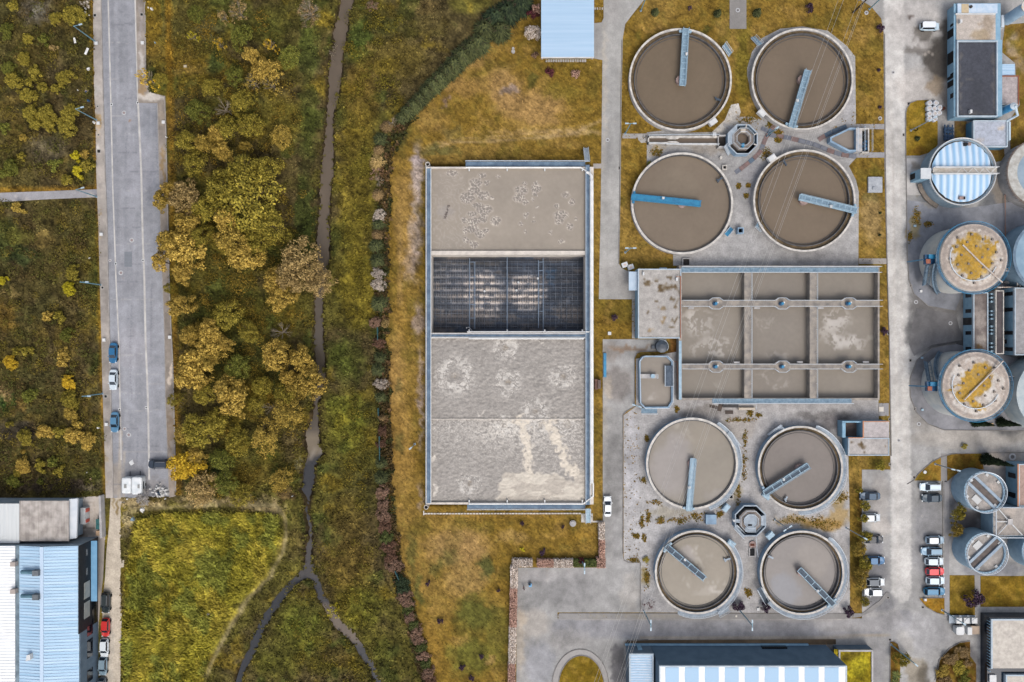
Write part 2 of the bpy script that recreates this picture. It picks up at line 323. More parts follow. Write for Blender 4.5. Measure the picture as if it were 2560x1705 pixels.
def terr(x, y):
    n1, n2, n3 = fbm(x/150, y/150, 1, 4), fbm(x/55, y/55, 2, 4), fbm(x/18, y/18, 4, 3)
    w = (fbm(x/30, y/30, 8, 3)-.5)
    c = np.ones(x.shape+(3,))*np.array((92, 80, 38.))
    c = mixc(c, (86, 70, 44), ss(.42, .6, n1)); c = mixc(c, (128, 102, 38), ss(.55, .72, n2)*.75); c = mixc(c, (74, 72, 34), ss(.54, .7, fbm(x/60, y/60, 12, 4))*.85)
    c = mixc(c, (80, 64, 42), ss(240, 200, x)*.55)
    wx, wy = x+(fbm(x/16, y/16, 21, 3)-.5)*34, y+(fbm(x/16, y/16, 23, 3)-.5)*34
    for bx, by, rx, ry, rgb, st in BL: c = mixc(c, rgb, st*(1-ss(.55, 1.2, np.hypot((wx-bx)/rx, (wy-by)/ry))))
    d = dline(x, y, TRAIL)+w*14; c = mixc(c, (144, 122, 90), .75*(1-ss(2, 10, d)))
    f = sdpoly(x+w*14, y+w*14, FIELD); g = fbm(x/34+n2*2, y/60, 33, 4)
    fc = mixc(np.ones(c.shape)*np.array((142, 124, 44.)), (170, 144, 56), ss(.45, .65, g)); fc = mixc(fc, (118, 114, 50), ss(.52, .68, fbm(x/40, y/52, 37, 4))*.8)
    k = 1-ss(-6, 6, f); c = c*(1-k[..., None])+fc*k[..., None]
    # lawns
    L = mixc(np.ones(c.shape)*np.array((134, 108, 36.)), (148, 120, 48), ss(.4, .62, n1)); L = mixc(L, (116, 100, 34), ss(.55, .72, n2)*.7); L = mixc(L, (172, 138, 62), ss(.6, .75, fbm(x/40, y/40, 15, 4))*.5)
    L = mixc(L, (104, 92, 34), ss(.62, .76, n3)*.45)
    for pts, wd, rgb, st in LL: L = mixc(L, rgb, st*(1-ss(wd*.3, wd*1.2, dline(x, y, pts)+w*6)))
    for bx, by, rx, ry, rgb, st in LB: L = mixc(L, rgb, st*(1-ss(.5, 1.25, np.hypot((wx-bx)/rx, (wy-by)/ry))))
    m = (1-ss(-4, 6, sdpoly(x+w*10, y+w*10, LAWN)))[..., None]
    c = (c*np.array((1.02, 1.075, 1.06))+np.array((0, 2, 3)))*(1-m)+(L*np.array((.95, .95, 1.06))+np.array((0, 0, 7)))*m
    # verge of the street, wet bank of the stream
    for px in (236+.024*y, 421+.02*y):
        dd = np.abs(x-px); k = (1-ss(4, 13, dd+w*8))*(y < 1240); c = mixc(c, (140, 104, 36), .6*k)
    k = (x < 246)*(1-ss(2, 16, np.abs(y-476)+w*8)); c = mixc(c, (150, 112, 40), .7*k)
    s = sdpoly(x, y, SB); c = mixc(c, (58, 48, 36), .85*(1-ss(0, 5, s)))
    return c*(1+(.75-.35*m[..., 0])*(n3-.5)+.3*(vn(x/5, y/5, 40)-.5))[..., None]
PITS = [(1070, 412, 1472, 1262), (1702, 674, 2190, 1000)]
def terz(x, y):
    m = meadow_mask(x, y).astype(float); e = ss(2, 22, sdpoly(x, y, LAWN))*ss(4, 16, np.abs(x-246-.024*y))
    z = -.03+m*e*(.75*(fbm(x/26, y/26, 51, 4)-.38)+.25*(fbm(x/9, y/9, 55, 2)-.5))
    z = np.where((sdpoly(x, y, FIELD) < 0), .25+.5*(fbm(x/22, y/40, 57, 3)-.4), z)
    s = sdpoly(x, y, SB)*G+np.where(y > 1410, -.2, np.where(y > 1000, .45, .25))+(fbm(x/8, y/8, 61, 3)-.5)*.9
    z = np.minimum(z, np.clip(-.7+s*1.1, -1.6, 5)); 
    for a, b, c, d in PITS: z = np.where((x > a) & (x < c) & (y > b) & (y < d), -4., z)
    return z
def terrain():
    sp = 5.; xs = np.arange(-220, 2785, sp); ys = np.arange(-220, 1925, sp); X, Y = np.meshgrid(xs, ys); ny, nx = X.shape
    C = lincol(terr(X, Y)).reshape(-1, 3); Z = terz(X, Y)
    V = np.stack([(X-CX)*G, (CY-Y)*G, Z], -1).reshape(-1, 3)
    i = np.arange(ny-1)[:, None]*nx+np.arange(nx-1)[None]; F = np.stack([i, i+nx, i+nx+1, i+1], -1).reshape(-1, 4)
    inl = (sdpoly(X[:-1, :-1]+sp/2, Y[:-1, :-1]+sp/2, LAWN) < 0).ravel()
    for name, k, mt in (('ground', ~inl, mG), ('lawn', inl, mLawn)):
        f = F[k]; u, inv = np.unique(f, return_inverse=True)
        v, c, f = V[u], C[u], inv.reshape(f.shape)
        if name == 'ground':        # carried on to the horizon
            a, b = V[:, 0].min(), V[:, 0].max(); d, e = V[:, 1].min(), V[:, 1].max(); R = 2500.; n = len(v)
            q = np.array([(-R, -R, -.1), (R, -R, -.1), (R, R, -.1), (-R, R, -.1), (a, d, -.1), (b, d, -.1), (b, e, -.1), (a, e, -.1)])
            v = np.concatenate([v, q]); c = np.concatenate([c, np.tile(lincol(np.array([[96, 82, 40.]])), (8, 1))])
            f = np.concatenate([f, np.array([(0, 1, 5, 4), (1, 2, 6, 5), (2, 3, 7, 6), (3, 0, 4, 7)])+n])
        o = link(name, mesh_np(name, v, f, col=c, smooth=True), mt); o['kind'] = 'structure'
terrain()
# stream
mW = M('stream_water', None, .25, spec=.3, bump=.02, bsc=1.5)
def wcol(x, y):
    c = mixc(np.ones(x.shape+(3,))*np.array((104, 92, 78.)), (88, 80, 70), ss(500, 900, y)); c = mixc(c, (124, 112, 94), (1-ss(15, 40, np.abs(y-1110))))
    c = mixc(c, (54, 54, 57), ss(1138, 1152, y+(x-785)*.5)); c = mixc(c, (74, 70, 68), ss(1270, 1340, y)*(1-ss(1440, 1460, y)))
    c = mixc(c, (48, 50, 54), ss(1440, 1470, y)*(x < 760)); c = mixc(c, (108, 96, 84), ss(1500, 1520, y)*(x > 760)*(1-ss(1600, 1625, y)))
    k = (1-ss(3, 16, np.abs(y+(x-785)*.4-1134)))*(fbm(x/4, y/5, 71, 3) > .55); c = mixc(c, (168, 158, 146), .55*k)
    return c*(1+.14*(fbm(x/12, y/30, 73, 3)-.5))[..., None]
sheet('water', [(850, -215), (830, -50), (805, 130), (790, 400), (770, 700), (765, 900), (740, 1100), (735, 1250), (742, 1420), (640, 1540), (520, 1915), (575, 1915), (690, 1560), (760, 1470), (820, 1580), (1000, 1915), (1040, 1915), (900, 1570), (810, 1440), (800, 1250), (828, 1130), (815, 1040), (830, 900), (825, 750), (845, 600), (850, 350), (885, 100), (905, -50), (910, -215)], -.7, wcol, mW, 10., skirt=0)
# ---------------------------------------------------------------- the street to the west
KERB = [(253, -200), (253, 0), (256, 150), (260, 300), (263, 426), (268, 560), (272, 760), (276, 900), (279, 1060), (284, 1245)]
roadp = paint((150, 151, 156), .15, [(322, 303, 4, 4, (150, 118, 96), .8), (313, 700, 3, 3, (160, 118, 98), .9), (375, 310, 25, 40, (132, 134, 140), .6), (378, 460, 14, 60, (120, 122, 130), .5), (330, 1190, 40, 40, (140, 138, 138), .5), (290, 1200, 14, 50, (176, 164, 150), .7), (400, 1215, 30, 22, (138, 136, 138), .6), (385, 1210, 40, 16, (150, 146, 144), .5), (347, 430, 40, 90, (158, 158, 164), .5), (330, 870, 50, 60, (162, 160, 164), .5)],
              [([(302, 1080), (300, 1150), (297, 1245)], 9, (182, 170, 154), .75), ([(311, 1130), (308, 1245)], 6, (180, 168, 152), .6), ([(290, 0), (296, 300), (305, 600), (312, 900), (318, 1100)], 10, (164, 164, 169), .4), ([(322, 0), (328, 300), (334, 600), (340, 900)], 10, (162, 162, 168), .35), ([(310, 1130), (420, 1130)], 2, (185, 180, 174), .5), ([(371, 960), (412, 958)], 2, (176, 172, 168), .5), ([(300, 850), (322, 872), (350, 872), (368, 850)], 2, (172, 170, 168), .5)], seed=91, streak=(7, 160, .9))
_r = random.Random(4); _l = [([(262+_r.random()*60, y), (330+_r.random()*70, y+_r.uniform(-3, 3))], 2, (120, 120, 126) if _r.random() < .5 else (182, 180, 178), .55) for y in range(60, 1240, 46)]; _l += [([(x, y), (x+_r.uniform(-6, 6), y+60+_r.random()*120)], 2, (126, 126, 132), .6) for x, y in ((300, 120), (318, 330), (352, 480), (330, 760), (380, 700), (372, 1000), (326, 900), (390, 330), (345, 1080))]
_rp = roadp; _cp = paint((0, 0, 0), 0)
def roadp(x, y):
    c = _rp(x, y)
    for pts, w, rgb, st in _l: c = mixc(c, rgb, st*(1-ss(w*.2, w*.75, dline(x+(fbm(x/9, y/9, 5, 3)-.5)*5, y+(fbm(x/9, y/9, 6, 3)-.5)*7, pts))))
    return c
sheet('road', KERB+[(423, 1245), (419, 1130), (414, 1000), (412, 852), (409, 760), (403, 620), (398, 426), (394, 258), (346, 257), (343, 150), (340, 0), (340, -200)], .008, roadp, mAs, 3.4)
pavp = paint((168, 160, 152), .3, [(244, 370, 6, 12, (222, 216, 208), .7), (244, 300, 5, 20, (156, 120, 60), .6), (243, 330, 4, 30, (190, 172, 150), .6), (240, 60, 5, 30, (178, 170, 162), .5), (240, 225, 9, 16, (178, 174, 168), .6), (248, 560, 4, 40, (168, 140, 96), .5), (262, 1170, 4, 60, (172, 150, 110), .4), (258, 900, 5, 60, (158, 146, 130), .5)], seed=95)
sheet('pavement', [(253, -200), (253, 0), (256, 150), (260, 300), (263, 426), (268, 560), (272, 760), (276, 900), (279, 1060), (284, 1245), (265, 1245), (262, 1130), (257, 980), (254, 852), (250, 700), (246, 560), (241, 426), (240, 330), (235, 200), (233, 0), (233, -200)], .11, pavp, mConc, 4.)
vergp = paint((150, 140, 130), .28, [(375, 244, 40, 14, (208, 200, 190), .95), (355, 160, 8, 40, (196, 190, 184), .7), (352, 60, 5, 60, (168, 160, 156), .7), (428, 935, 7, 34, (222, 206, 188), .95), (404, 290, 7, 30, (186, 170, 150), .6), (408, 420, 6, 60, (140, 112, 70), .6), (418, 620, 6, 40, (158, 146, 132), .6), (432, 1200, 12, 40, (156, 142, 128), .7), (424, 1080, 8, 60, (128, 110, 90), .6), (352, 215, 10, 26, (150, 122, 86), .7)], seed=97)
sheet('pavement', [(340, -200), (340, 0), (343, 150), (346, 257), (394, 258), (398, 426), (403, 620), (409, 760), (412, 852), (414, 1000), (419, 1130), (423, 1245), (440, 1240), (438, 1100), (436, 1050), (432, 905), (424, 740), (419, 500), (415, 330), (411, 240), (380, 232), (364, 200), (363, 100), (361, -200)], .05, vergp, mConc, 4.)
pale = M('pale_concrete', (188, 184, 178), .9, (168, 164, 158), .4, spk=.08)
kerbm = M('kerbstone', (172, 166, 160), .9, (146, 140, 134), .6, spk=.1)
b = MB(); strip(b, KERB, .2, -.1, .125); b.solo('kerb', None, None, kerbm, kind='structure')
b = MB(); strip(b, [(363, 0), (364, 190)], .25, -.1, .12); strip(b, [(412, 240), (415, 330), (419, 500), (424, 740), (432, 905), (436, 1050), (440, 1235)], .2, -.1, .1); strip(b, [(394, 258), (398, 426), (403, 620), (409, 760), (412, 852), (414, 1000), (419, 1130), (423, 1240)], .15, -.1, .07); b.solo('kerb', None, None, kerbm, kind='structure')
gut = M('gutter_cement', (206, 202, 196), .9, (180, 176, 172), .5, spk=.08)
b = MB(); strip(b, [(263, -200), (270, -20), (277, 250), (282, 470), (288, 640), (290, 700), (297, 850), (300, 1000), (303, 1150)], .3, 0, .013); strip(b, [(331, -200), (338, -20), (345, 250), (353, 426), (357, 600), (361, 700), (364, 850), (370, 1000), (373, 1200)], .42, 0, .013); b.solo('road_gutter', None, None, gut, kind='structure')
b = MB().box(311, 629, 330, 667, 0, .013); b.solo('road_patch', None, None, M('asphalt_patch', (128, 132, 138), .9, spk=.1), kind='structure')
sheet('path', [(-200, 490), (0, 482), (120, 478), (242, 473), (243, 493), (120, 498), (0, 505), (-200, 512)], .03, paint((160, 158, 160), .12, [(60, 503, 60, 4, (200, 190, 180), .5), (225, 494, 12, 5, (196, 186, 172), .6)], seed=99), mAs, 6.)
sheet('dirt_road', [(277, 1240), (312, 1240), (315, 1300), (312, 1370), (309, 1420), (305, 1500), (303, 1600), (301, 1900), (248, 1900), (254, 1600), (258, 1490), (263, 1440), (266, 1380), (272, 1320)], .006,
      paint((198, 186, 168), .14, [(287, 1420, 10, 120, (200, 188, 170), .6), (270, 1620, 16, 120, (176, 168, 156), .6), (298, 1262, 4, 30, (130, 106, 60), .9), (281, 1252, 4, 26, (140, 116, 70), .6)], [([(293, 1240), (290, 1300), (284, 1400), (280, 1900)], 5, (206, 194, 176), .5), ([(306, 1240), (304, 1300), (300, 1400)], 5, (204, 192, 174), .5)], seed=101), mGrv, 5., skirt=.04)
# ---------------------------------------------------------------- the works: roads, yards, gravel
R1 = [(1612, -200), (1610, 0), (1582, 35), (1563, 60), (1557, 95), (1554, 245), (1552, 426), (1550, 560), (1548, 660), (1554, 670), (1565, 676), (1592, 680), (1592, 748), (1497, 748), (1501, 560), (1503, 426), (1506, 150), (1485, 146), (1485, 58), (1504, 56), (1509, 45), (1509, -200)]
sheet('road', R1, .008, paint((168, 166, 162), .16, [(1512, 250, 6, 180, (188, 180, 168), .7), (1530, 20, 22, 40, (176, 172, 168), .6), (1495, 100, 10, 40, (150, 148, 146), .7), (1570, 715, 20, 34, (152, 148, 144), .6), (1540, 690, 40, 50, (158, 154, 150), .5), (1520, 390, 14, 40, (152, 150, 148), .5)], [([(1511, 60), (1509, 300), (1506, 426)], 5, (192, 184, 172), .6), ([(1553, 120), (1551, 420)], 3, (190, 182, 172), .5), ([(1508, 290), (1552, 310)], 2, (186, 180, 172), .5), ([(1505, 362), (1552, 363)], 1.5, (192, 186, 178), .6)], seed=111, streak=(8, 150, .8)), mAs, 7.)
YARD = [(2150, -200), (2152, 0), (2178, 16), (2203, 46), (2209, 80), (2211, 400), (2216, 640), (2222, 852), (2226, 1140), (2226, 1174), (2155, 1174), (2155, 1502), (2155, 1546), (1394, 1546), (1394, 1531), (1601, 1531), (1601, 1407), (1570, 1407), (1559, 1398), (1557, 1385), (1557, 1037), (1566, 1028), (1586, 1016), (1586, 895), (1592, 883), (1602, 879), (1666, 878), (1666, 848), (1507, 848), (1507, 1309), (1512, 1419), (1292, 1419), (1290, 1900), (2760, 1900), (2760, -200)]
DK, LT, RD = (104, 98, 92), (200, 194, 186), (206, 202, 196)
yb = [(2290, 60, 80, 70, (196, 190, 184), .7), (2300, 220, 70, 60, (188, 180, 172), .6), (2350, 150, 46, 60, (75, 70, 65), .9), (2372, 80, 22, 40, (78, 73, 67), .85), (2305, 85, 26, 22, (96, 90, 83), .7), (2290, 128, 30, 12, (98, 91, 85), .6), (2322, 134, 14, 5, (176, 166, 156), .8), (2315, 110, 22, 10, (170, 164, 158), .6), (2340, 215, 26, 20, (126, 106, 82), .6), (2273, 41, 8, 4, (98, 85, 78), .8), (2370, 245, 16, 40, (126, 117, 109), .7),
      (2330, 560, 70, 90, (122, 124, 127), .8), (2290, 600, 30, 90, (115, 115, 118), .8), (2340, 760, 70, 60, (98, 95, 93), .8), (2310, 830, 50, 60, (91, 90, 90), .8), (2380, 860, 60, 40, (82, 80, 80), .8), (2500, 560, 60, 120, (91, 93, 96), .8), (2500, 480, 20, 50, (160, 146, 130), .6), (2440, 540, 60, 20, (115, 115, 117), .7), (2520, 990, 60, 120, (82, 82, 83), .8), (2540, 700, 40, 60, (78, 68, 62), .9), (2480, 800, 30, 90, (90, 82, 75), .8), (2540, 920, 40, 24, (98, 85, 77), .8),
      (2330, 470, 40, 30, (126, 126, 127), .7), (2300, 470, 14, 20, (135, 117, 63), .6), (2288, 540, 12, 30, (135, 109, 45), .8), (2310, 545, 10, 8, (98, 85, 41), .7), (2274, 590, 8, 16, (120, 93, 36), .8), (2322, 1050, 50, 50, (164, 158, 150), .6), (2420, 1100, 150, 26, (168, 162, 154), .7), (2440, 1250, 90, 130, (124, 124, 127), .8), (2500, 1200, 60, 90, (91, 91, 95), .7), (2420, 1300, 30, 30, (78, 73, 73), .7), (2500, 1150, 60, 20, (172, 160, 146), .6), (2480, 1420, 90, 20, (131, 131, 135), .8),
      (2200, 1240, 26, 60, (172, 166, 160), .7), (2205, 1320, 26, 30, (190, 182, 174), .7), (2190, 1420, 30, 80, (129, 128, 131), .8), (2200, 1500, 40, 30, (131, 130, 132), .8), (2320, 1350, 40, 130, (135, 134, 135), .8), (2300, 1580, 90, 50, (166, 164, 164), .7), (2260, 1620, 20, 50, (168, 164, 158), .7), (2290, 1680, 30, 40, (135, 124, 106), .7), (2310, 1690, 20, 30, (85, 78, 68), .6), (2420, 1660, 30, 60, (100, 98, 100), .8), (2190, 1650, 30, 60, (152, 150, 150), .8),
      (1330, 1480, 40, 60, (135, 133, 131), .6), (1420, 1470, 70, 50, (131, 129, 128), .6), (1575, 1480, 26, 50, (178, 172, 164), .6), (1330, 1560, 50, 40, (178, 170, 160), .7), (1300, 1600, 14, 90, (184, 172, 156), .7), (1350, 1660, 40, 60, (160, 160, 164), .7), (1420, 1600, 60, 30, (170, 166, 162), .6), (1545, 1660, 20, 60, (95, 93, 95), .8), (1350, 1440, 60, 16, (166, 162, 160), .6), (1300, 1540, 18, 20, (196, 180, 160), .6), (1440, 1440, 40, 14, (160, 157, 155), .6),
      (1530, 880, 20, 30, (135, 127, 120), .7), (1580, 870, 70, 6, (135, 106, 82), .6), (1540, 960, 40, 50, (127, 120, 115), .7), (1522, 970, 14, 30, (186, 174, 158), .7), (1535, 1180, 26, 120, (124, 122, 120), .6), (1530, 1340, 22, 60, (160, 158, 156), .6), (1512, 1000, 6, 120, (176, 168, 156), .5)]
yl = [([(2232, -200), (2234, -20), (2236, 200), (2238, 400), (2242, 640), (2247, 852), (2252, 1140), (2253, 1480)], 50, RD, .9), ([(2228, 200), (2231, 400), (2234, 640), (2239, 852), (2244, 1140), (2245, 1450)], 7, (212, 206, 198), .6), ([(2247, 300), (2251, 640), (2256, 852), (2262, 1200)], 7, (210, 204, 196), .5), ([(2232, 330), (2233, 426), (2237, 640)], 6, (178, 172, 166), .6), ([(1400, 1572), (2080, 1572), (2180, 1566), (2260, 1545)], 44, (146, 145, 148), .8), ([(1440, 1548), (2080, 1549), (2150, 1535), (2200, 1505)], 5, (178, 168, 152), .7), ([(1600, 1593), (2080, 1592), (2225, 1588)], 6, (172, 158, 138), .7),
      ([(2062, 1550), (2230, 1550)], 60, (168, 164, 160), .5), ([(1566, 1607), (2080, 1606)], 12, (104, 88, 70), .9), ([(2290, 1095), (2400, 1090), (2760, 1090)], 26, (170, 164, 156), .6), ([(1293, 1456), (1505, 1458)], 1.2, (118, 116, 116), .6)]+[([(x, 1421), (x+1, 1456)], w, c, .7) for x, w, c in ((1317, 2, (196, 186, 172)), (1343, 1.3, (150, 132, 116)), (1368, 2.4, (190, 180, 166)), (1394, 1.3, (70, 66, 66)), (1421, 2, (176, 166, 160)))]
sheet('yard', YARD, .004, paint((162, 160, 157), .26, yb, yl, seed=121), mAs, 6.)
gp = paint((164, 162, 160), .18, [(1900, 460, 60, 60, (150, 148, 150), .6), (1930, 380, 40, 40, (176, 172, 168), .5), (2040, 640, 100, 14, (140, 138, 138), .6), (2120, 240, 20, 90, (168, 166, 168), .5), (1780, 372, 60, 14, (150, 140, 128), .6), (1640, 375, 20, 20, (160, 142, 112), .7), (1830, 300, 36, 14, (206, 196, 180), .8), (1838, 268, 22, 30, (206, 200, 190), .8), (1780, 322, 40, 8, (214, 206, 192), .8), (1850, 290, 18, 6, (136, 130, 126), .6), (1760, 336, 70, 5, (128, 122, 116), .5)], seed=131)
sheet('gravel_yard', [(1617, 331), (1660, 326), (1700, 332), (1780, 330), (1812, 300), (1828, 262), (1846, 258), (1852, 280), (1848, 292), (1880, 292), (1905, 300), (1898, 280), (1886, 262), (1868, 190), (1868, 170), (1880, 130), (1905, 95), (1950, 72), (2005, 66), (2070, 77), (2116, 114), (2138, 141), (2140, 310), (2140, 395), (2122, 415), (2140, 450), (2147, 480), (2146, 664), (1683, 664), (1683, 600), (1600, 470), (1617, 430)], .0, gp, mGrv, 7.)
gp2 = paint((174, 171, 169), .2, [(1650, 990, 60, 14, (168, 164, 160), .5), (1760, 1030, 70, 20, (118, 112, 106), .6), (1850, 1060, 50, 40, (160, 150, 138), .5), (1580, 1150, 20, 140, (190, 188, 190), .6), (2060, 1042, 90, 14, (112, 108, 106), .7), (2090, 1060, 40, 20, (104, 100, 100), .7), (1960, 1010, 120, 20, (172, 168, 166), .5), (2060, 1310, 60, 16, (158, 122, 62), .8), (1990, 1302, 60, 12, (156, 128, 80), .7), (2100, 1290, 24, 20, (172, 140, 84), .7), (1650, 1330, 80, 30, (184, 182, 182), .5), (1880, 1430, 14, 60, (160, 156, 150), .5), (1650, 1480, 30, 40, (162, 160, 160), .5), (2095, 1250, 20, 30, (150, 124, 76), .6), (1840, 1200, 14, 60, (140, 122, 80), .5), (1680, 1280, 70, 12, (160, 148, 120), .4), (1612, 1440, 9, 30, (124, 104, 50), .6)], seed=141)
sheet('gravel_yard', [(1590, 897), (1700, 878), (1700, 1000), (2196, 1000), (2197, 1052), (2110, 1052), (2121, 1141), (2124, 1278), (2125, 1533), (1601, 1531), (1601, 1408), (1572, 1408), (1560, 1398), (1559, 1385), (1559, 1038), (1590, 1016)], .0, gp2, mGrv, 7.)
sheet('pavement', [(1600, 1533), (2155, 1533), (2175, 1518), (2200, 1500), (2215, 1480), (2224, 1482), (2205, 1508), (2180, 1528), (2150, 1542), (2110, 1547), (1398, 1547), (1394, 1540), (1398, 1533)], .1, paint((144, 141, 138), .12, [(1640, 1541, 200, 4, (160, 150, 132), .4)], seed=151), mConc, 6.)
def pave(poly, c=(164, 161, 158), z=.03, seed=161, var=.12, bl=()): return sheet('path', poly, z, paint(c, var, bl, seed=seed), mConc, 6.)
R4 = lambda a, b, c, d: [(a, b), (c, b), (c, d), (a, d)]
for r, c in (((2140, 310, 2211, 323), (160, 158, 158)), ((2141, 381, 2213, 394), (158, 157, 160)), ((2147, 646, 2217, 660), (164, 158, 152)), ((2197, 1008, 2222, 1040), (160, 158, 158)), ((1556, 334, 1660, 346), (162, 158, 154)), ((1824, -20, 1866, 72), (142, 138, 134)), ((1483, 409, 1503, 421), (168, 162, 156)), ((2352, 1134, 2367, 1205), (160, 156, 152)), ((2361, 1202, 2373, 1542), (156, 154, 154)), ((2437, 1438, 2450, 1512), (158, 154, 150)), ((1580, 748, 1593, 846), (150, 147, 144))):
    pave(R4(*r), c, seed=int(r[0]))
b = MB(); rr = [(1600, 340+0) for _ in ()]; b.prism([(1593, 336), (1616, 336), (1616, 356), (1603, 357), (1596, 350)], -.1, .05); b.solo('path', None, None, pale, kind='structure')
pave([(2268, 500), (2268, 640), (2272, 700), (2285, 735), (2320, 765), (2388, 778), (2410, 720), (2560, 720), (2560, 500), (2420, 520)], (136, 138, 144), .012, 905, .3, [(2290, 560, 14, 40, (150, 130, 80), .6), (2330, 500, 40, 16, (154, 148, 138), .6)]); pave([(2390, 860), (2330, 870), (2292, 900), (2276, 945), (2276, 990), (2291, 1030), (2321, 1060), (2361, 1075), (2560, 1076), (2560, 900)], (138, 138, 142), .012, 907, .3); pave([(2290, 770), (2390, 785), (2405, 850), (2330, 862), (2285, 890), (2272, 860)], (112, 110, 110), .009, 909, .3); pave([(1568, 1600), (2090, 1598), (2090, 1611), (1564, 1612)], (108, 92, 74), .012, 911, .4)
# grass plots in the eastern yard
def plot(poly, sc=(140, 114, 42), bl=(), sp=7.):
    def f(x, y):
        c = paint(sc, .35, bl, sc=.5, seed=int(poly[0][0]))(x, y); n = fbm(x/16, y/16, 77, 3); c = mixc(c, (108, 94, 34), ss(.5, .7, n)*.7); return mixc(c, (172, 140, 66), ss(.55, .72, fbm(x/14, y/14, 79, 3))*.5)
    return sheet('lawn', poly, .05, f, mLawn, sp)
plot([(2512, 62), (2760, 40), (2760, 400), (2545, 410), (2526, 372), (2524, 300), (2550, 262), (2540, 190), (2538, 158), (2504, 130)], (124, 98, 50), [(2535, 110, 16, 30, (166, 148, 124), .8), (2548, 170, 10, 40, (162, 142, 116), .7), (2530, 330, 12, 20, (104, 78, 38), .8), (2530, 270, 12, 14, (150, 132, 108), .8)])
plot([(2386, 303), (2416, 303), (2416, 345), (2386, 345)], (112, 90, 58))
plot([(2470, 372), (2510, 372), (2512, 400), (2490, 405)], (118, 92, 50))
plot([(2264, 283), (2267, 270), (2276, 257), (2292, 251), (2322, 250), (2330, 300), (2344, 303), (2344, 361), (2333, 378), (2300, 389), (2264, 389)], bl=[(2300, 380, 30, 12, (120, 88, 38), .7)])
plot([(2284, 1201), (2294, 1186), (2311, 1170), (2330, 1154), (2352, 1143), (2352, 1202)], (146, 112, 48)); plot([(2367, 1137), (2400, 1134), (2453, 1132), (2459, 1173), (2410, 1178), (2387, 1187), (2368, 1203)], (118, 90, 38))
plot([(2298, 1495), (2361, 1495), (2361, 1536), (2341, 1532), (2314, 1517)], (162, 120, 44)); plot([(2374, 1438), (2436, 1438), (2437, 1512), (2437, 1539), (2374, 1539)], (112, 92, 36)); plot([(2451, 1440), (2600, 1440), (2600, 1517), (2451, 1517)], (122, 98, 36))
plot([(2225, 1604), (2236, 1605), (2245, 1612), (2252, 1640), (2240, 1900), (2227, 1900)], (120, 88, 38)); plot([(2425, 1604), (2400, 1607), (2375, 1622), (2350, 1650), (2340, 1700), (2338, 1900), (2440, 1900), (2440, 1660), (2425, 1640)], (96, 70, 34))
OV = [(1453+57*cos(a), 1716-78*sin(a)) for a in np.linspace(-.3, pi+.3, 26)]
sheet('pavement', [(1451+71*cos(a), 1716-93*sin(a)) for a in np.linspace(-.25, pi+.25, 30)], .09, paint((166, 162, 158), .1, seed=171), mConc, 6.); o = plot(OV, (122, 100, 34)); o.location.z = .06
b = MB()
for pts in ([(1557, 1385), (1557, 1037), (1566, 1028), (1586, 1016), (1586, 895), (1592, 883), (1602, 879), (1664, 878)], [(1559, 1400), (1570, 1406), (1601, 1406), (1601, 1531)], [(2264, 395), (2264, 283), (2267, 270), (2276, 257), (2292, 251)], [(2265, 395), (2268, 640), (2272, 700), (2285, 735), (2320, 765), (2390, 778)], [(2268, 1210), (2284, 1201), (2294, 1186), (2311, 1170), (2330, 1154), (2352, 1143), (2380, 1134), (2560, 1131)], [(2390, 858), (2330, 870), (2292, 900), (2275, 945), (2275, 990), (2290, 1030), (2320, 1060), (2360, 1075), (2560, 1077)], [(2356, 1203), (2357, 1495), (2298, 1495), (2314, 1517), (2341, 1532), (2361, 1537)], [(2225, 1900), (2225, 1604), (2236, 1603), (2245, 1611)], [(2211, 85), (2213, 400), (2217, 640), (2223, 852), (2228, 1140)], [(2425, 1602), (2400, 1605), (2373, 1620), (2347, 1650), (2337, 1700)], [(1555, 100), (1552, 245), (1550, 426), (1547, 660)], [(2155, 1505), (2180, 1505)], [(1565, 1700), (1565, 1612), (1572, 1601), (1620, 1599)]):
    strip(b, pts, .16, -.1, .11)
strip(b, OV[1:-1], .15, 0, .2); strip(b, [(1451+71*cos(a), 1716-93*sin(a)) for a in np.linspace(-.25, pi+.25, 30)], .16, -.1, .12)
b.solo('kerb', None, None, M('grey_kerb', (140, 136, 132), .9, (116, 112, 108), .5, spk=.1), kind='structure')
# ================================================================ TANKS
mWall = M('tank_concrete', (196, 192, 188), .9, (168, 166, 166), .6, spk=.08)
mWallB = M('painted_wall', (150, 176, 198), .8, (128, 152, 174), .7, spk=.06)
mRim = M('rim_concrete', (222, 216, 207), .85, (182, 177, 170), 1.2, spk=.06)
mRimB = M('rim_walk', (176, 188, 198), .85, (156, 166, 176), 1.0, spk=.05)
mSteel = M('blue_steel', (162, 190, 206), .5, (138, 168, 188), 1.5, spec=.5)
mGrate = M('grating', (138, 162, 178), .7, (114, 140, 158), 1.5, spk=.15, bsc=12)
mDark = M('dark_concrete', (72, 66, 62), .9, (56, 52, 50), .8, spk=.12)
mBlk = M('black_void', (34, 34, 36), .9)
mWeir = M('weir_plate', (104, 104, 106), .7, (82, 80, 80), 1.)
mLaun = M('launder_scum', (118, 100, 74), .8, (88, 76, 58), 1.2, spk=.2)
mRail = M('galvanised_rail', (220, 230, 238), .45, metal=.2, spec=.5)
mWht = M('white_paint', (226, 226, 224), .6, (206, 208, 208), .8)
mBlue = M('blue_paint', (38, 138, 180), .45, (32, 118, 162), 1.2, spec=.5)
mDBlue = M('dark_blue_paint', (24, 92, 136), .5, (18, 68, 104), 1.5, spec=.5)
mPink = M('pier_concrete', (176, 152, 146), .9, (150, 128, 120), 1.5)
mSl = M('sludge', None, .35, spec=.2, spk=.04, bsc=1.2, bump=.01)
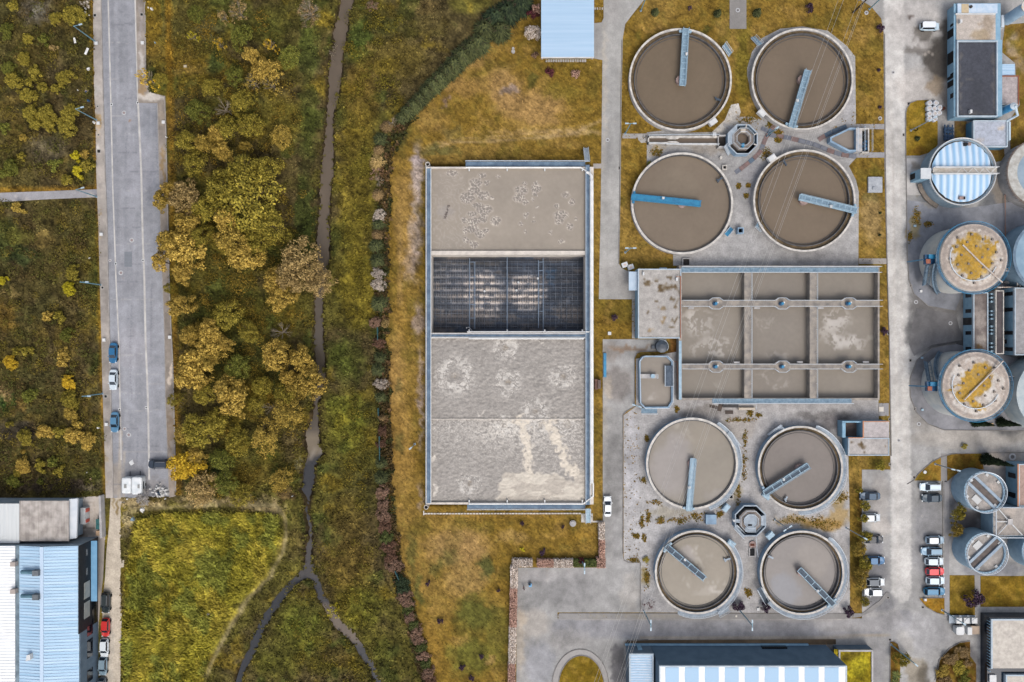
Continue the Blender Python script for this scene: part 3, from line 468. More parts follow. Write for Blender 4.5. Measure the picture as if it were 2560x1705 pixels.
mSlR = M('rough_sludge', None, .45, spec=.25, spk=.07, bsc=3.)
def circ(x, y, r, n=72): return [(x+r*cos(2*pi*k/n), y+r*sin(2*pi*k/n)) for k in range(n)]
def swirl(base, blobs=(), lines=(), seed=1, var=.05, wisps=()):
    p = paint(base, var, blobs, lines, sc=1.4, seed=seed)
    def f(x, y):
        c = p(x, y)
        for bx, by, rx, ry, st, th in wisps:
            wx, wy = x+(fbm(x/30, y/30, seed+5, 3)-.5)*50, y+(fbm(x/30, y/30, seed+6, 3)-.5)*50
            k = (1-ss(.3, 1.15, np.hypot((wx-bx)/rx, (wy-by)/ry)))*ss(th-.06, th+.08, fbm(wx/9, wy/9, seed+11, 4)); c = mixc(c, (206, 200, 192), st*k)
        return c
    return f
def clarifier(x, y, R, rw, zt, label, wfn, wl=.5, wallm=mWall, rimw=.34, rail=None, drop=.55, launder=True):
    k = G*(1-zt/H); c = P(x, y, zt); R_, w = R*k, rw*k
    t = thing('settling_tank', label, 'settling tank', (c.x, c.y, 0), 'round settling tanks')
    MB().ring(c, R_-.3, R_, -.05, zt).build('wall', wallm, t); MB().ring(c, R_-rimw, R_+.05, zt+.003, zt+.07).build('rim', mRim, t)
    if launder: MB().ring(c, w+.1, R_-.31, .2, zt-drop).build('launder', mLaun, t)
    b = MB().ring(c, w, w+.16, .2, zt-.14)
    if launder: b.ring(c, w-.5, w-.42, .2, zt-wl+.1)
    b.build('weir', mWeir, t)
    kw = G*(1-(zt-wl)/H); sheet('water', [(c.x/kw+CX+(w+.05)/kw*cos(a), CY-c.y/kw+(w+.05)/kw*sin(a)) for a in np.linspace(0, 2*pi, 72, endpoint=False)], zt-wl, wfn, mSl, 6., skirt=0, zr=zt-wl)
    MB().cyl(c, .9, 0, zt-.02, 28).build('centre_pier', mPink, t)
    if rail:
        n = 48; a0, a1 = rail; pts = [(c.x+(R_+.75)*cos(a), c.y+(R_+.75)*sin(a), zt-.3) for a in np.linspace(a0, a1, n)]
        MB().ring(c, R_+.06, R_+.85, zt-.42, zt-.3, 60, a0, a1).build('outer_walkway', mRimB, t); MB().rail(pts, 1., .045, 2.2).build('handrail', mRail, t)
    return t, c, R_, w
def bridge(a, b, zt, w, label, deck=mGrate, rail=mSteel, step=1.15, beams=True):
    A, B = P(*a, zt+.45), P(*b, zt+.45); d = (B-A); L = d.length; d.normalize(); u = Vector((-d.y, d.x, 0))*w/2; up = Vector((0, 0, 1))
    t = thing('scraper_bridge', label, 'scraper bridge', (A.x, A.y, zt), 'scraper bridges over the round tanks')
    MB().beam(A, B, w-.1, .12).build('deck', deck, t)
    for s in (1, -1):
        m = MB(); m.beam(A+u*s-up*.1, B+u*s-up*.1, .12, .5); m.rail([A+u*s*.96, B+u*s*.96], 1., .04, 1.5); m.build('side_truss', rail, t)
    m = MB(); n = max(1, int(L/step))
    for i in range(n+1): q = A.lerp(B, i/n)+up*.09; m.beam(q-u*.9, q+u*.9, .14, .06)
    for s in (1, -1): m.beam(A+u*s*.88+up*.1, B+u*s*.88+up*.1, .08, .05)
    m.build('deck_lattice', rail, t)
    m = MB(); q = A+d*.5; m.beam(q-u*2.1-up*.25, q+u*2.1-up*.25, .5, .3)
    for s in (1, -1): m.cyl(q+u*1.9*s, .22, zt+.05, zt+.5, 12)
    m.build('drive_carriage', rail, t)
    m = MB(); q = A.lerp(B, .45)+u*.75; m.boxw(q.x-.25, q.y-.25, q.x+.25, q.y+.25, zt+.5, zt+1.1); m.build('control_box', mWht, t)
    m = MB(); q = A.lerp(B, .08); e = A.lerp(B, .86)
    for s in (1, -1): m.beam(q+u*s*.3-up*.8, e+u*s*.3-up*.8, .06, .06)
    for i in range(9): p = q.lerp(e, i/8); m.tube([p-up*.1, p-up*1.0], .04, 4)
    m.build('scraper_arm', M('dark_steel', (70, 82, 94), .6), t); return t
BR = (117, 103, 86); GR = (150, 141, 131)
w1 = swirl(BR, seed=201, var=.05); w2 = swirl((121, 107, 91), seed=203, var=.05)
w3 = swirl((126, 113, 98), [(1690, 470, 60, 60, (132, 120, 104), .5)], seed=205, var=.05)
clarifier(1701, 199, 128, 113.5, 1.8, 'settling tank with a bridge pointing straight up to the top edge', w1, 1.0)
clarifier(2006, 198, 127, 113.5, 1.8, 'settling tank crossed by power lines, its bridge reaching down to the lower rim', w2, 1.0)
clarifier(1705.5, 508.5, 127, 120, 1.6, 'settling tank with the solid bright blue bridge', w3, .7, rimw=.4, launder=False)
clarifier(2011, 501.5, 127.5, 112.5, 1.8, 'settling tank whose bridge meets the gravel on the main road side', w2, 1.0)
w5 = swirl((146, 138, 126), [(1680, 1170, 60, 80, (160, 153, 148), .9), (1690, 1110, 30, 40, (156, 149, 144), .7), (1800, 1240, 40, 20, (156, 149, 142), .6), (1760, 1090, 60, 30, (152, 142, 128), .5)], seed=207, var=.05, wisps=[(1700, 1085, 30, 40, .3, .55)])
w6 = swirl((130, 122, 116), seed=209, var=.05)
w7 = swirl((147, 138, 124), [(1715, 1385, 26, 26, (168, 160, 154), .8), (1770, 1480, 40, 10, (172, 164, 154), .5), (1800, 1400, 30, 60, (152, 142, 128), .4)], seed=211, var=.06, wisps=[(1790, 1470, 34, 24, .45, .52), (1715, 1460, 12, 12, .4, .5), (1752, 1400, 20, 40, .35, .52), (1740, 1390, 14, 10, .4, .5)])
w8 = swirl((138, 132, 128), [(1960, 1480, 40, 50, (140, 142, 148), .7), (2030, 1400, 50, 50, (152, 144, 136), .6)], seed=213, var=.05)
clarifier(1730, 1159, 114.5, 107, 2., 'pale round tank with an external rail, under the rectangular basins', w5, .55, mWallB, .42, (-1.2, 1.0), launder=False)
clarifier(2001, 1171, 106, 93, 2., 'round tank beside the flat roofed hut on the main road', w6, 1.0, mWallB, .36, (-1.6, 1.2))
clarifier(1742, 1430.5, 104.5, 92, 2., 'round tank with foam flecks above the access road', w7, .9, mWallB, .36, (-2.0, .7))
clarifier(2005, 1432, 105, 93, 2., 'round tank beside the tree strip of the car park', w8, 1.0, mWallB, .36, (-2.4, .9))
bridge((1714, 72), (1706, 214), 1.8, 1.2, 'blue grated bridge hanging from the top rim of a brown tank'); bridge((1978, 318), (2019, 176), 1.8, 1.2, 'blue grated bridge slanting across the tank under the power lines')
bridge((1579, 492.5), (1751, 510), 1.6, 1.15, 'solid bright blue walkway bridge lying nearly level', mBlue, mBlue, 30); bridge((2141, 527), (1998, 492.5), 1.8, 1.2, 'pale blue bridge ending at the rim beside the grass strip')
bridge((1721.5, 1277), (1733, 1146), 2., 1.1, 'grey blue covered bridge on the palest tank', mSteel, mSteel, 30); bridge((1910, 1233), (2020.5, 1163), 2., 1.15, 'blue bridge slanting up towards the flat roofed hut', M('dark_grating', (84, 96, 108), .8, spk=.15), mSteel, 1.9)
bridge((1665, 1365), (1761, 1446), 2., 1.15, 'ladder-like bridge on the tank with foam flecks', M('dark_grating', (84, 96, 108)), mSteel, 1.9); bridge((2084, 1512), (1998, 1423), 2., 1.15, 'ladder-like bridge ending by the purple tree', M('dark_grating', (84, 96, 108)), mSteel, 1.9)
# small fittings on the tanks
def skim(name, label, x, y, ang, zt, c=mWht, L=1.7, W=1.1):
    q = P(x, y, zt); m = MB(); d = Vector((cos(ang), sin(ang), 0)); u = Vector((-d.y, d.x, 0))
    m.beam(q-d*L/2-Vector((0, 0, .5)), q+d*L/2-Vector((0, 0, .5)), W, 1.1); m.beam(q-d*L*.4+Vector((0, 0, .1)), q+d*L*.4+Vector((0, 0, .1)), W*.8, .12)
    return m.solo(name, label, 'outlet box', c, 'outlet boxes on tank rims')
for x, y, a, c, l in ((1783, 304, .6, mWht, 'white outlet box on the tank rim above the flume'), (1905, 282, -.75, mWht, 'white outlet box on the rim near the covered duct junction'), (1930, 394, .6, mWht, 'white outlet box on the rim below the octagonal chamber'), (1926, 1339, .7, mSteel, 'blue outlet box on the rim between two lower tanks'), (1816, 1270, .9, mSteel, 'small blue outlet box on the rim of the palest tank'), (1829, 1359, -.6, mSteel, 'small blue outlet box on the rim facing the octagon chamber'), (1917, 1240, -.7, mSteel, 'blue box under the foot of the slanting bridge')):
    skim('outlet_box', l, x, y, a, 1.9, c)
for i, (x0, y0, x1, y1, l) in enumerate(((1790, 247, 1803, 251, 'skimmer arm inside the rim of the top brown tank'), (1794, 452, 1806, 444, 'skimmer arm inside the rim of the tank with the bright bridge'), (1960, 403, 1966, 414, 'dark skimmer arm near the upper rim under the power lines'), (1963, 1250, 1968, 1241, 'skimmer arm low in the tank beside the hut'), (1920, 1389, 1933, 1396, 'pale skimmer arm in the tank beside the tree strip'), (1812, 1400, 1826, 1396, 'skimmer arm in the tank with foam flecks'))):
    m = MB().beam(P(x0, y0, 1.5), P(x1, y1, 1.6), .35, .25).beam(P(x0-2, y0-4, 1.45), P(x0+2, y0+4, 1.45), .3, .3); m.solo('skimmer_arm', l, 'skimmer', mRimB if i > 2 else M('dark_steel'), 'skimmer arms in the tanks')
for x, y, a, l in ((1810, 123, -.55, 'stair on the rim of the top brown tank, facing the grass'), (1822, 579, .8, 'bright blue access steps on a tank rim above the control building')):
    pass
def stair(x0, y0, x1, y1, z0, z1, w, mat, label, side=True):
    A, B = P(x0, y0, z0), P(x1, y1, z1); t = thing('stair', label, 'stairs', (A.x, A.y, 0), 'access stairs'); n = max(4, int((B-A).length/.32)); d = (B-A); d.z = 0; d.normalize(); u = Vector((-d.y, d.x, 0))*w/2
    m = MB()
    for i in range(n): q = A.lerp(B, (i+.5)/n); m.beam(q-u, q+u, .26, .05)
    m.build('treads', mat, t)
    for s in (1, -1): MB().beam(A+u*s, B+u*s, .06, .2).rail([A+u*s, B+u*s], 1., .035, 1.2).build('stringer', mRail, t)
    return t
stair(1826, 137, 1809, 112, .1, 1.8, 1.1, mGrate, 'grating stair on the rim of the tank beside the lawn gap'); stair(1829, 570, 1815, 588, .1, 1.5, 1.0, mBlue, 'bright blue steps against a tank rim above the control building')
stair(1845, 1118, 1820, 1082, .6, 2., 1.1, mRimB, 'pale access platform steps on the palest tank'); stair(1922, 1090, 1956, 1066, .3, 2., 1.0, mRimB, 'access stair on the rim beside the dark gravel'); stair(1918, 1510, 1897, 1470, .3, 2., 1.0, M('dark_grating'), 'steep stair between the two lowest tanks'); stair(1822, 1520, 1796, 1535, .4, 2., 1.0, mRimB, 'short stair at the foot of the tank above the road')
stair(1882, 93, 1900, 112, .2, 1.8, 1.0, mGrate, 'stair in the lawn gap between the two upper tanks'); stair(1904, 575, 1891, 562, .1, 1.6, 1., mGrate, 'small stair beside the open concrete box')
# octagonal chambers
def octa(x, y, zt, ro, ri, rc, label, cap, dark):
    k = G*(1-zt/H); c = P(x, y, zt); t = thing('distribution_chamber', label, 'distribution chamber', (c.x, c.y, 0), 'octagonal chambers'); q = pi/8
    R8 = lambda m, a, b, z0, z1: m.ring(c, a, b, z0, z1, 8, q, q+2*pi)
    R8(MB(), ro*k-.22, ro*k, -.05, zt).build('outer_wall', mWallB, t); R8(MB(), ro*k-.24, ro*k+.02, zt+.003, zt+.06).build('rim', mRimB, t)
    R8(MB(), ri*k, ro*k-.23, 0, .5).build('channel_floor', dark, t); R8(MB(), rc*k, ri*k-.01, 0, zt-.05).build('inner_deck', M('deck_concrete', (146, 136, 128), .9, (122, 114, 108), 1., spk=.1), t)
    m = MB()
    for r in (ri*k-.1, rc*k+.15): m.rail([(c.x+r*cos(q+j*pi/4), c.y+r*sin(q+j*pi/4), zt-.05) for j in range(9)], 1., .035, 3.)
    m.build('handrail', mRail, t)
    return t, c, k
t, c, k = octa(1857, 348, 2.2, 40.5, 28.5, 16.5, 'octagonal chamber with a round brown well at the end of the flume', None, mBlk)
MB().cyl(c, 16.4*k, 0, 1.2, 8).build('well_water', M('brown_water', (116, 102, 88), .3), t)
MB().prismw([(c.x+r*k*cos(a), c.y+r*k*sin(a)) for r, a in ((39, pi*.62), (39, pi*.87), (39, pi*1.13), (28, pi*1.13), (28, pi*.87), (28, pi*.66))], .5, 2.19).build('platform', mRimB, t)
m = MB().box(1855, 358, 1861, 367, 2., 2.9); m.build('sluice_gate', mBlue, t); MB().box(1852, 322, 1864, 331, 2.16, 2.3).build('cover_slab', M('tan_concrete', (212, 200, 184), .9, (190, 176, 158), 1.), t)
m = MB()
for a in (pi*.42, pi*.12, -pi*.13): MB().beam((c.x+30*k*cos(a), c.y+30*k*sin(a), 2.15), (c.x+38.5*k*cos(a), c.y+38.5*k*sin(a), 2.15), .22, .3).build('cross_wall', mRim, t)
stair(1824, 385, 1814, 362, .1, 2.2, 1., mRimB, 'grating stair up to the chamber with the round well')
t, c, k = octa(1876, 1302, 2.3, 42, 29.5, 17, 'octagonal chamber capped by a round grey lid', None, mBlk)
MB().cyl(c, 17*k, 0, 2.5, 28).build('lid', M('lid_steel', (168, 180, 190), .7, (150, 160, 170), 1.), t)
MB().prismw([(c.x+r*k*cos(a), c.y+r*k*sin(a)) for r, a in ((40.5, -.32), (40.5, .38), (29, .38), (29, -.4))], .5, 2.27).build('platform', mRimB, t); MB().box(1836, 1298.5, 1850, 1307, .5, 2.27).box(1863, 1318, 1890, 1329, 2.27, 2.36).build('walkway', mRimB, t); MB().box(1870, 1311, 1880, 1315, 2.5, 2.6).build('hatch', mBlk, t); MB().box(1833, 1300, 1838, 1304, 2.27, 3.2).build('control_box', mWht, t)
stair(1862, 1342, 1838, 1316, .1, 2.3, 1., mRimB, 'stair up to the chamber with the grey lid')
# inlet flume
t = thing('measuring_flume', 'long narrow open channel of brown water leading to an octagonal chamber', 'flume', P(1710, 350))
m = MB()
for a in ((1620, 340.5, 1667, 344), (1620, 355, 1667, 359), (1698, 339, 1796, 344), (1698, 357.5, 1796, 362), (1620, 340.5, 1623, 359)): m.box(*a, -.05, 1.)
m.prism([(1666, 339), (1698, 339), (1698, 345), (1690, 347.5), (1674, 347.5), (1666, 344.5)], -.05, 1.05); m.prism([(1666, 362), (1698, 362), (1698, 356), (1690, 352.5), (1674, 352.5), (1666, 355)], -.05, 1.05); m.build('channel_wall', mRim, t)
MB().box(1622, 343, 1797, 358, .0, .35).build('channel_floor', M('brown_water'), t); MB().rail([P(1620, 340, 1), P(1700, 338.5, 1), P(1796, 338.5, 1)], 1., .04, 2.2).rail([P(1620, 359.5, 1), P(1700, 362.5, 1), P(1796, 362.5, 1)], 1., .04, 2.2).build('handrail', mRail, t)
m = MB().box(1795, 337, 1815, 340, 0, 1.3).box(1795, 365, 1815, 368.5, 0, 1.3).box(1795, 337, 1797, 368, 0, 1.3); m.build('inlet_box', mWall, t); MB().box(1797, 340, 1815, 365, 0, .4).build('inlet_floor', mDark, t); MB().box(1782, 331, 1791, 339, .9, 1.7).build('control_box', mWht, t)
# trapezoid pump chamber
zt = 1.8; ip = [(2079.8, 345), (2126, 323), (2139.6, 323), (2139.6, 374.4), (2122.7, 374.4), (2079.8, 351.6)]; op = [(2075.5, 343), (2124.5, 319), (2140, 319), (2140, 378.5), (2121, 378.5), (2075.5, 354.5)]
t = thing('pump_chamber', 'trapezoid water chamber with a pump pit beside the main road', 'pump chamber', P(2110, 350)); m = MB(); n = 6
I = [P(x, y, zt) for x, y in ip]; O = [P(x, y, zt) for x, y in op]
for a in range(n):
    e = (a+1) % n; m.add([(p.x, p.y, z) for z in (-.05, zt) for p in (O[a], O[e], I[e], I[a])], [(3, 2, 1, 0), (4, 5, 6, 7), (0, 1, 5, 4), (1, 2, 6, 5), (2, 3, 7, 6), (3, 0, 4, 7)])
m.build('wall', mWallB, t)
sheet('water', [(x, y) for x, y in [(2078, 345), (2126, 322), (2141, 322), (2141, 375.5), (2122, 375.5), (2078, 352.5)]], .8, swirl((146, 136, 126), seed=221), mSl, 4., skirt=0, zr=1.8)
MB().box(2140.2, 320, 2155.5, 379, -.05, 1.8).build('platform', M('stained_concrete', (196, 190, 184), .9, (164, 170, 178), 1., spk=.12), t); m = MB().box(2170.5, 320, 2173, 382, 0, 1.5).box(2155.7, 320, 2170.4, 323, 0, 1.5).box(2155.7, 379, 2170.4, 382, 0, 1.5); m.build('pit_wall', mRim, t); MB().box(2155.7, 323.2, 2170.3, 378.8, -.2, .03).build('pit_floor', mBlk, t)
for i in range(3): MB().box(2156.5, 354+i*9, 2168, 360+i*9, .04, .6).cyl(P(2159, 357+i*9), .3, .6, 1.2, 12).build('pump', mDBlue, t)
MB().rail([P(2158, 318, 1.5), P(2158, 379, 1.5)], 1., .04, 1.8).rail([P(2141, 320, 1.8), P(2141, 379, 1.8)], 1., .04, 2.).rail([P(2177, 322, .5), P(2177, 380, .5)], 1., .04, 2.).build('handrail', mRail, t)
# covered duct plates
pl1 = M('brown_cover', (136, 112, 108), .85, (116, 100, 98), 1., spk=.1); pl2 = M('grey_cover', (124, 126, 134), .85, (108, 112, 122), 1., spk=.1); pl3 = M('slate_cover', (96, 112, 128), .85, (84, 98, 114), 1., spk=.1)
def plates(pts, n, w, mats, label, grp):
    q = [Vector(p) for p in pts]; L = [0]
    for a, b in zip(q, q[1:]): L.append(L[-1]+(b-a).length)
    def at(s):
        for i in range(len(q)-1):
            if s <= L[i+1]+1e-6: return q[i].lerp(q[i+1], (s-L[i])/(L[i+1]-L[i]))
        return q[-1]
    for i in range(n):
        a, b = at(L[-1]*(i+.03)/n), at(L[-1]*(i+.97)/n); MB().beam(P(a.x, a.y, .07), P(b.x, b.y, .07), w, .1).solo('cover_plate', label, 'cover plate', mats[(i*7+i//3) % len(mats)], grp)
g = 'cover plates over the ducts'
plates([(1922, 336), (1974, 345), (2037, 361), (2083, 380), (2110, 388), (2141, 391)], 12, .95, [pl2, pl1, pl2], 'flat brown grey cover plate in the long curved row towards the main road', g+' in the long row')
plates([(2046, 350), (2063, 339), (2078, 331), (2097, 323), (2117, 316)], 4, .95, [pl1, pl3, pl3, pl3], 'slate cover plate in the short row above the trapezoid chamber', g+' above the trapezoid')
plates([(1937, 311), (1914, 345), (1902, 378), (1886, 395), (1864, 413), (1838, 432)], 11, .9, [pl1, pl2, pl1, pl3], 'cover plate in the diagonal row passing below the octagon with the round well', g+' in the diagonal row')
plates([(1903, 320), (1921, 328)], 2, .85, [pl2], 'cover plate in the two-plate stub pointing at the octagon chamber', g+' at the stub')
for x, y, s, z, mt, l in ((1852, 576, 7.5, 1.5, mWallB, 'open square concrete box standing on gravel between the upper tanks'), (1812, 418, 6, .5, mRim, 'small square pit frame beside the tank with the bright blue bridge'), (1828, 1242, 6, .5, mRim, 'small square pit frame against the rail of the palest tank'), (1716, 655, 10, .5, mWall, 'low open frame against the top walkway of the rectangular basins')):
    t = thing('concrete_pit', l, 'pit', P(x, y)); m = MB(); w = 2.2
    for a in ((x-s, y-s, x+s, y-s+w), (x-s, y+s-w, x+s, y+s), (x-s, y-s+w+.1, x-s+w, y+s-w-.1), (x+s-w, y-s+w+.1, x+s, y+s-w-.1)): m.box(*a, -.05, z)
    m.build('wall', mt, t); MB().box(x-s+w, y-s+w, x+s-w, y+s-w, -.1, .03, z).build('opening', mBlk if z > .6 or s < 7 else mDark, t)
m = MB().cyl(P(1801, 395), .3, 0, .5, 14); m.solo('standpipe', 'round standpipe with a dark mouth on the gravel below the flume', 'standpipe', mRim)
t = thing('valve_pit', 'dark open valve pit with a round cover below the grey lidded octagon', 'valve pit', P(1881, 1382)); MB().box(1873, 1369, 1889, 1371, 0, .3).box(1873, 1390, 1889, 1392, 0, .3).box(1873, 1371, 1875, 1390, 0, .3).box(1887, 1371, 1889, 1390, 0, .3).build('wall', mWall, t); MB().box(1875, 1371, 1887, 1390, -.1, .03).build('opening', mBlk, t); MB().cyl(P(1881, 1361), 9*G, 0, .3, 24).build('round_cover', mPink, t); MB().box(1876, 1359, 1886, 1365, .3, .34).build('hatch', M('rust', (96, 58, 44), .9), t); MB().rail([P(1888, 1341, .1), P(1889, 1368, .1), P(1892, 1390, .1)], 1., .04).build('handrail', mRail, t)
m = MB().box(1765, 1287, 1791, 1311, 0, 1.1); m.solo('concrete_block', 'square pale blue concrete block above the tank with foam flecks', 'concrete block', mWallB)
m = MB().box(2171, 442, 2206, 481, 0, .5).cyl(P(2182, 473), .35, .5, .8, 12); m.solo('concrete_slab', 'square grey slab with a small hatch on the grass by the main road', 'concrete slab', M('slab', (184, 188, 192), .9, (160, 164, 170), 1., spk=.1))
# ---------------------------------------------------------------- rectangular basins
zt, zw = 2.5, .7; t = thing('basin_block', 'concrete block of nine open rectangular basins beside the main road', 'basin', P(1950, 832)); m = MB(); YS = [(664, 681), (750, 767), (909, 923), (995, 1000.5)]; XS = [(1697, 1705), (1861, 1878), (2024.5, 2041), (2194.5, 2199)]
for a, e in YS: m.box(1697, a, 2199, e, -.05, zt)
for a, e in XS:
    for (y0, y1), (y2, y3) in zip(YS, YS[1:]): m.box(a, y1+.03, e, y2-.03, -.05, zt-.004)
m.build('wall', M('basin_concrete', (172, 162, 150), .9, (140, 134, 128), .8, spk=.12), t)
MB().box(1703, 668.5, 2196, 680, zt+.003, zt+.08).build('grating_walkway', mGrate, t); MB().box(1781, 996.5, 2129, 1007.5, zt-.1, zt+.08).build('grating_walkway', mGrate, t); MB().box(1697.3, 852, 1704, 999, zt+.003, zt+.06).build('grating_strip', mSteel, t)
OC = [(1788, 759), (1953, 759), (2119.5, 759), (1788, 916), (1954, 916), (2120, 916)]
for x, y in OC: MB().prism([(x-17, y-8), (x-9, y-14), (x+9, y-14), (x+17, y-8), (x+17, y+8), (x+9, y+14), (x-9, y+14), (x-17, y+8)], zt-.2, zt+.05).build('mixer_platform', M('platform_concrete', (170, 160, 148), .9, (146, 138, 130), 1., spk=.1), t)
m = MB()
for y, yy in ((751, 766), (910, 922)):
    for q in (y, yy):
        for (a, e) in ((1705, 1771), (1805, 1936), (1970, 2102), (2137, 2202)): m.rail([P(a, q, zt), P(e, q, zt)], 1., .045, 2.4)
m.rail([P(1703, 667, zt), P(2200, 667, zt)], 1., .05, 2.4).rail([P(1781, 1008, zt), P(2130, 1008, zt)], 1., .05, 2.4).rail([P(1703, 681.5, zt), P(2200, 681.5, zt)], 1., .045, 2.4)
for a in (1877, 2040): m.rail([P(a, 682, zt), P(a, 750, zt)], 1., .04, 2.4).rail([P(a, 768, zt), P(a, 908, zt)], 1., .04, 2.4).rail([P(a, 924, zt), P(a, 994, zt)], 1., .04, 2.4)
for x, y in OC: m.rail([P(a, b_, zt) for a, b_ in ((x-17, y-8), (x-9, y-14), (x+9, y-14), (x+17, y-8))], 1., .045, 2.).rail([P(a, b_, zt) for a, b_ in ((x-17, y+8), (x-9, y+14), (x+9, y+14), (x+17, y+8))], 1., .045, 2.)
m.build('handrail', mRail, t)
for x, y in ((1728, 770), (1893, 770), (2052, 770), (1842, 906), (2000, 905), (2165, 905)): MB().box(x-7, y-2, x+7, y+2, zt-.5, zt).build('pipe_bracket', mWall, t)
m = MB().tube([P(1699, 670, zt+.4), P(1699, 770, zt+.4)], .1, 6); m.build('pipe', M('rusty_pipe', (176, 120, 92), .8), t)
CN = {0: 'top', 1: 'middle', 2: 'bottom'}
for i, (x, y) in enumerate(OC):
    q = P(x-2, y+.5, zt); o = thing('mixer', '%s mixer motor on the %s cross walkway of the basins' % (('blue', 'dark blue', 'blue grey')[i % 3]+(', control building end', ', centre', ', main road end')[i % 3], ('upper', 'lower')[i//3]), 'mixer', (q.x, q.y, zt), 'mixer motors on the basin walkways')
    MB().cyl(q, .42, zt+.05, zt+.35, 12).boxw(q.x-.35, q.y-.35, q.x+.35, q.y+.35, zt+.3, zt+.6).build('gearbox', mDBlue, o); MB().cyl(q+Vector((.1, 0, 0)), .3, zt+.6, zt+1.2, 12).build('motor', mBlue, o); MB().boxw(q.x+.35, q.y+.1, q.x+.65, q.y+.4, zt+.4, zt+1.).build('terminal_box', mWht, o)
ws = {(0, 1): [(1750, 810, 60, 40, .55, .5), (1790, 870, 60, 30, .6, .48), (1725, 800, 20, 34, .5, .48)], (1, 1): [(1925, 810, 40, 30, .25, .55), (1950, 890, 40, 20, .3, .55)], (2, 1): [(2100, 800, 40, 40, .75, .45), (2130, 860, 60, 20, .8, .44), (2090, 835, 40, 30, .5, .5)], (0, 2): [(1800, 970, 16, 24, .3, .52)], (1, 2): [(1935, 935, 30, 14, .35, .52), (1960, 965, 20, 20, .3, .53)]}
for i, ((_, a), (e, _)) in enumerate(zip(XS, XS[1:])):
    for j, ((_, y0), (y1, _)) in enumerate(zip(YS, YS[1:])):
        sheet('water', R4(a-3, y0-2, e+3, y1+2), zw, swirl((143, 135, 124) if i != 1 else (140, 132, 122), seed=231+i*3+j, wisps=ws.get((i, j), ()), var=.05), mSl, 3.2 if (i, j) in ws else 9., skirt=0, zr=zt)
t = thing('stair_block', 'concrete stair with dark treads below the bottom walkway of the basins', 'stairs', P(1830, 1013)); m = MB()
for i in range(12): m.box(1808+i*3.3, 1011, 1810+i*3.3, 1019, 0, .4+i*.15)
m.build('treads', M('dark_tread', (96, 94, 94), .8), t); MB().box(1847, 1009, 1888, 1011, 0, 1.4).box(1847, 1019.3, 1888, 1025, 0, .8).build('landing', M('tan_concrete'), t); MB().rail([P(1806, 1009, .5), P(1888, 1009, 1.8), P(1888, 1021, 1.8)], 1., .04, 2.).build('handrail', mRail, t)
for p, l in (([(1774, 1011), (1795, 1015), (1793, 1023), (1774, 1018)], 'dark loose cover plate nearest the palest tank'), ([(1797, 1009), (1807, 1012), (1803, 1029), (1793, 1027)], 'dark loose cover plate set upright beside the stair treads'), ([(1813, 1026), (1833, 1026), (1833, 1035), (1813, 1035)], 'dark loose cover plate lying apart under the stair')): MB().prism(p, .0, .08).solo('loose_plate', l, 'cover plate', M('brown_plate', (98, 86, 78), .9, (80, 72, 68), 1.), 'loose cover plates on gravel')
# chamfered sludge tank beside the road
zt = 1.9; out = [(1598, 903), (1606, 892), (1612, 889.5), (1668, 889.5), (1680, 901), (1682, 904), (1682, 1004), (1672, 1020), (1612, 1020.5), (1600, 1008)]
def shellwall(poly, th, z0, z1):
    m = MB(); c = Vector((sum(p[0] for p in poly)/len(poly), sum(p[1] for p in poly)/len(poly))); ins = []; n = len(poly)
    for i in range(n):
        a, b_, e = Vector(poly[i-1]), Vector(poly[i]), Vector(poly[(i+1) % n]); n1 = (b_-a).normalized(); n2 = (e-b_).normalized(); n1 = Vector((-n1.y, n1.x)); n2 = Vector((-n2.y, n2.x)); s = (n1+n2); s = s/max(.3, s.dot(n1)); ins.append(b_+s*th)
    O = [P(p[0], p[1], z1) for p in poly]; I = [P(p[0], p[1], z1) for p in ins]
    for a in range(n):
        e = (a+1) % n; m.add([(p.x, p.y, z) for z in (z0, z1) for p in (O[a], O[e], I[e], I[a])], [(0, 1, 5, 4), (2, 3, 7, 6), (4, 5, 6, 7)])
    return m
t = thing('sludge_tank', 'small tank with cut corners beside the yard road', 'tank', P(1640, 955)); shellwall(out, 3.4, -.05, zt).build('wall', mWallB, t)
sheet('water', [(1603, 903), (1612, 893), (1668, 893), (1678, 903), (1678, 1004), (1670, 1016.5), (1613, 1016.5), (1603, 1007)], 1.2, swirl((150, 141, 130), seed=251, wisps=[(1625, 990, 22, 14, .4, .5)]), mSl, 5., skirt=0, zr=zt)
MB().box(1600, 935, 1643, 946, 1.75, 1.95).build('walkway', mWall, t); MB().box(1662, 914, 1681.5, 965, 1.9, 2.05).build('grating_platform', M('slate_grating', (92, 104, 118), .8, (76, 88, 102), 1., spk=.15), t); MB().box(1603, 1021, 1643, 1033, 1.2, 1.3).build('service_platform', mGrate, t); MB().cyl(P(1631, 940, 2), .45, 1.95, 2.7, 14).build('mixer_motor', mSteel, t)
m = MB().rail([P(x, y, zt) for x, y in out+out[:1]], 1., .04, 2.).rail([P(1643, 936, zt), P(1643, 946, zt)], 1., .04).rail([P(1661, 914, zt), P(1661, 965, zt), P(1682, 965, zt)], 1., .05, 1.8).rail([P(1603, 1034, 1.3), P(1643, 1034, 1.3)], 1., .05, 1.8); m.build('handrail', mRail, t); MB().tube([P(1684, 904, 1.2), P(1693, 904, 1.2), P(1694, 976, 1.2)], .08, 6).tube([P(1694, 940, 1.2), P(1703, 940, 1.2)], .08).build('pipe', M('rusty_pipe'), t)
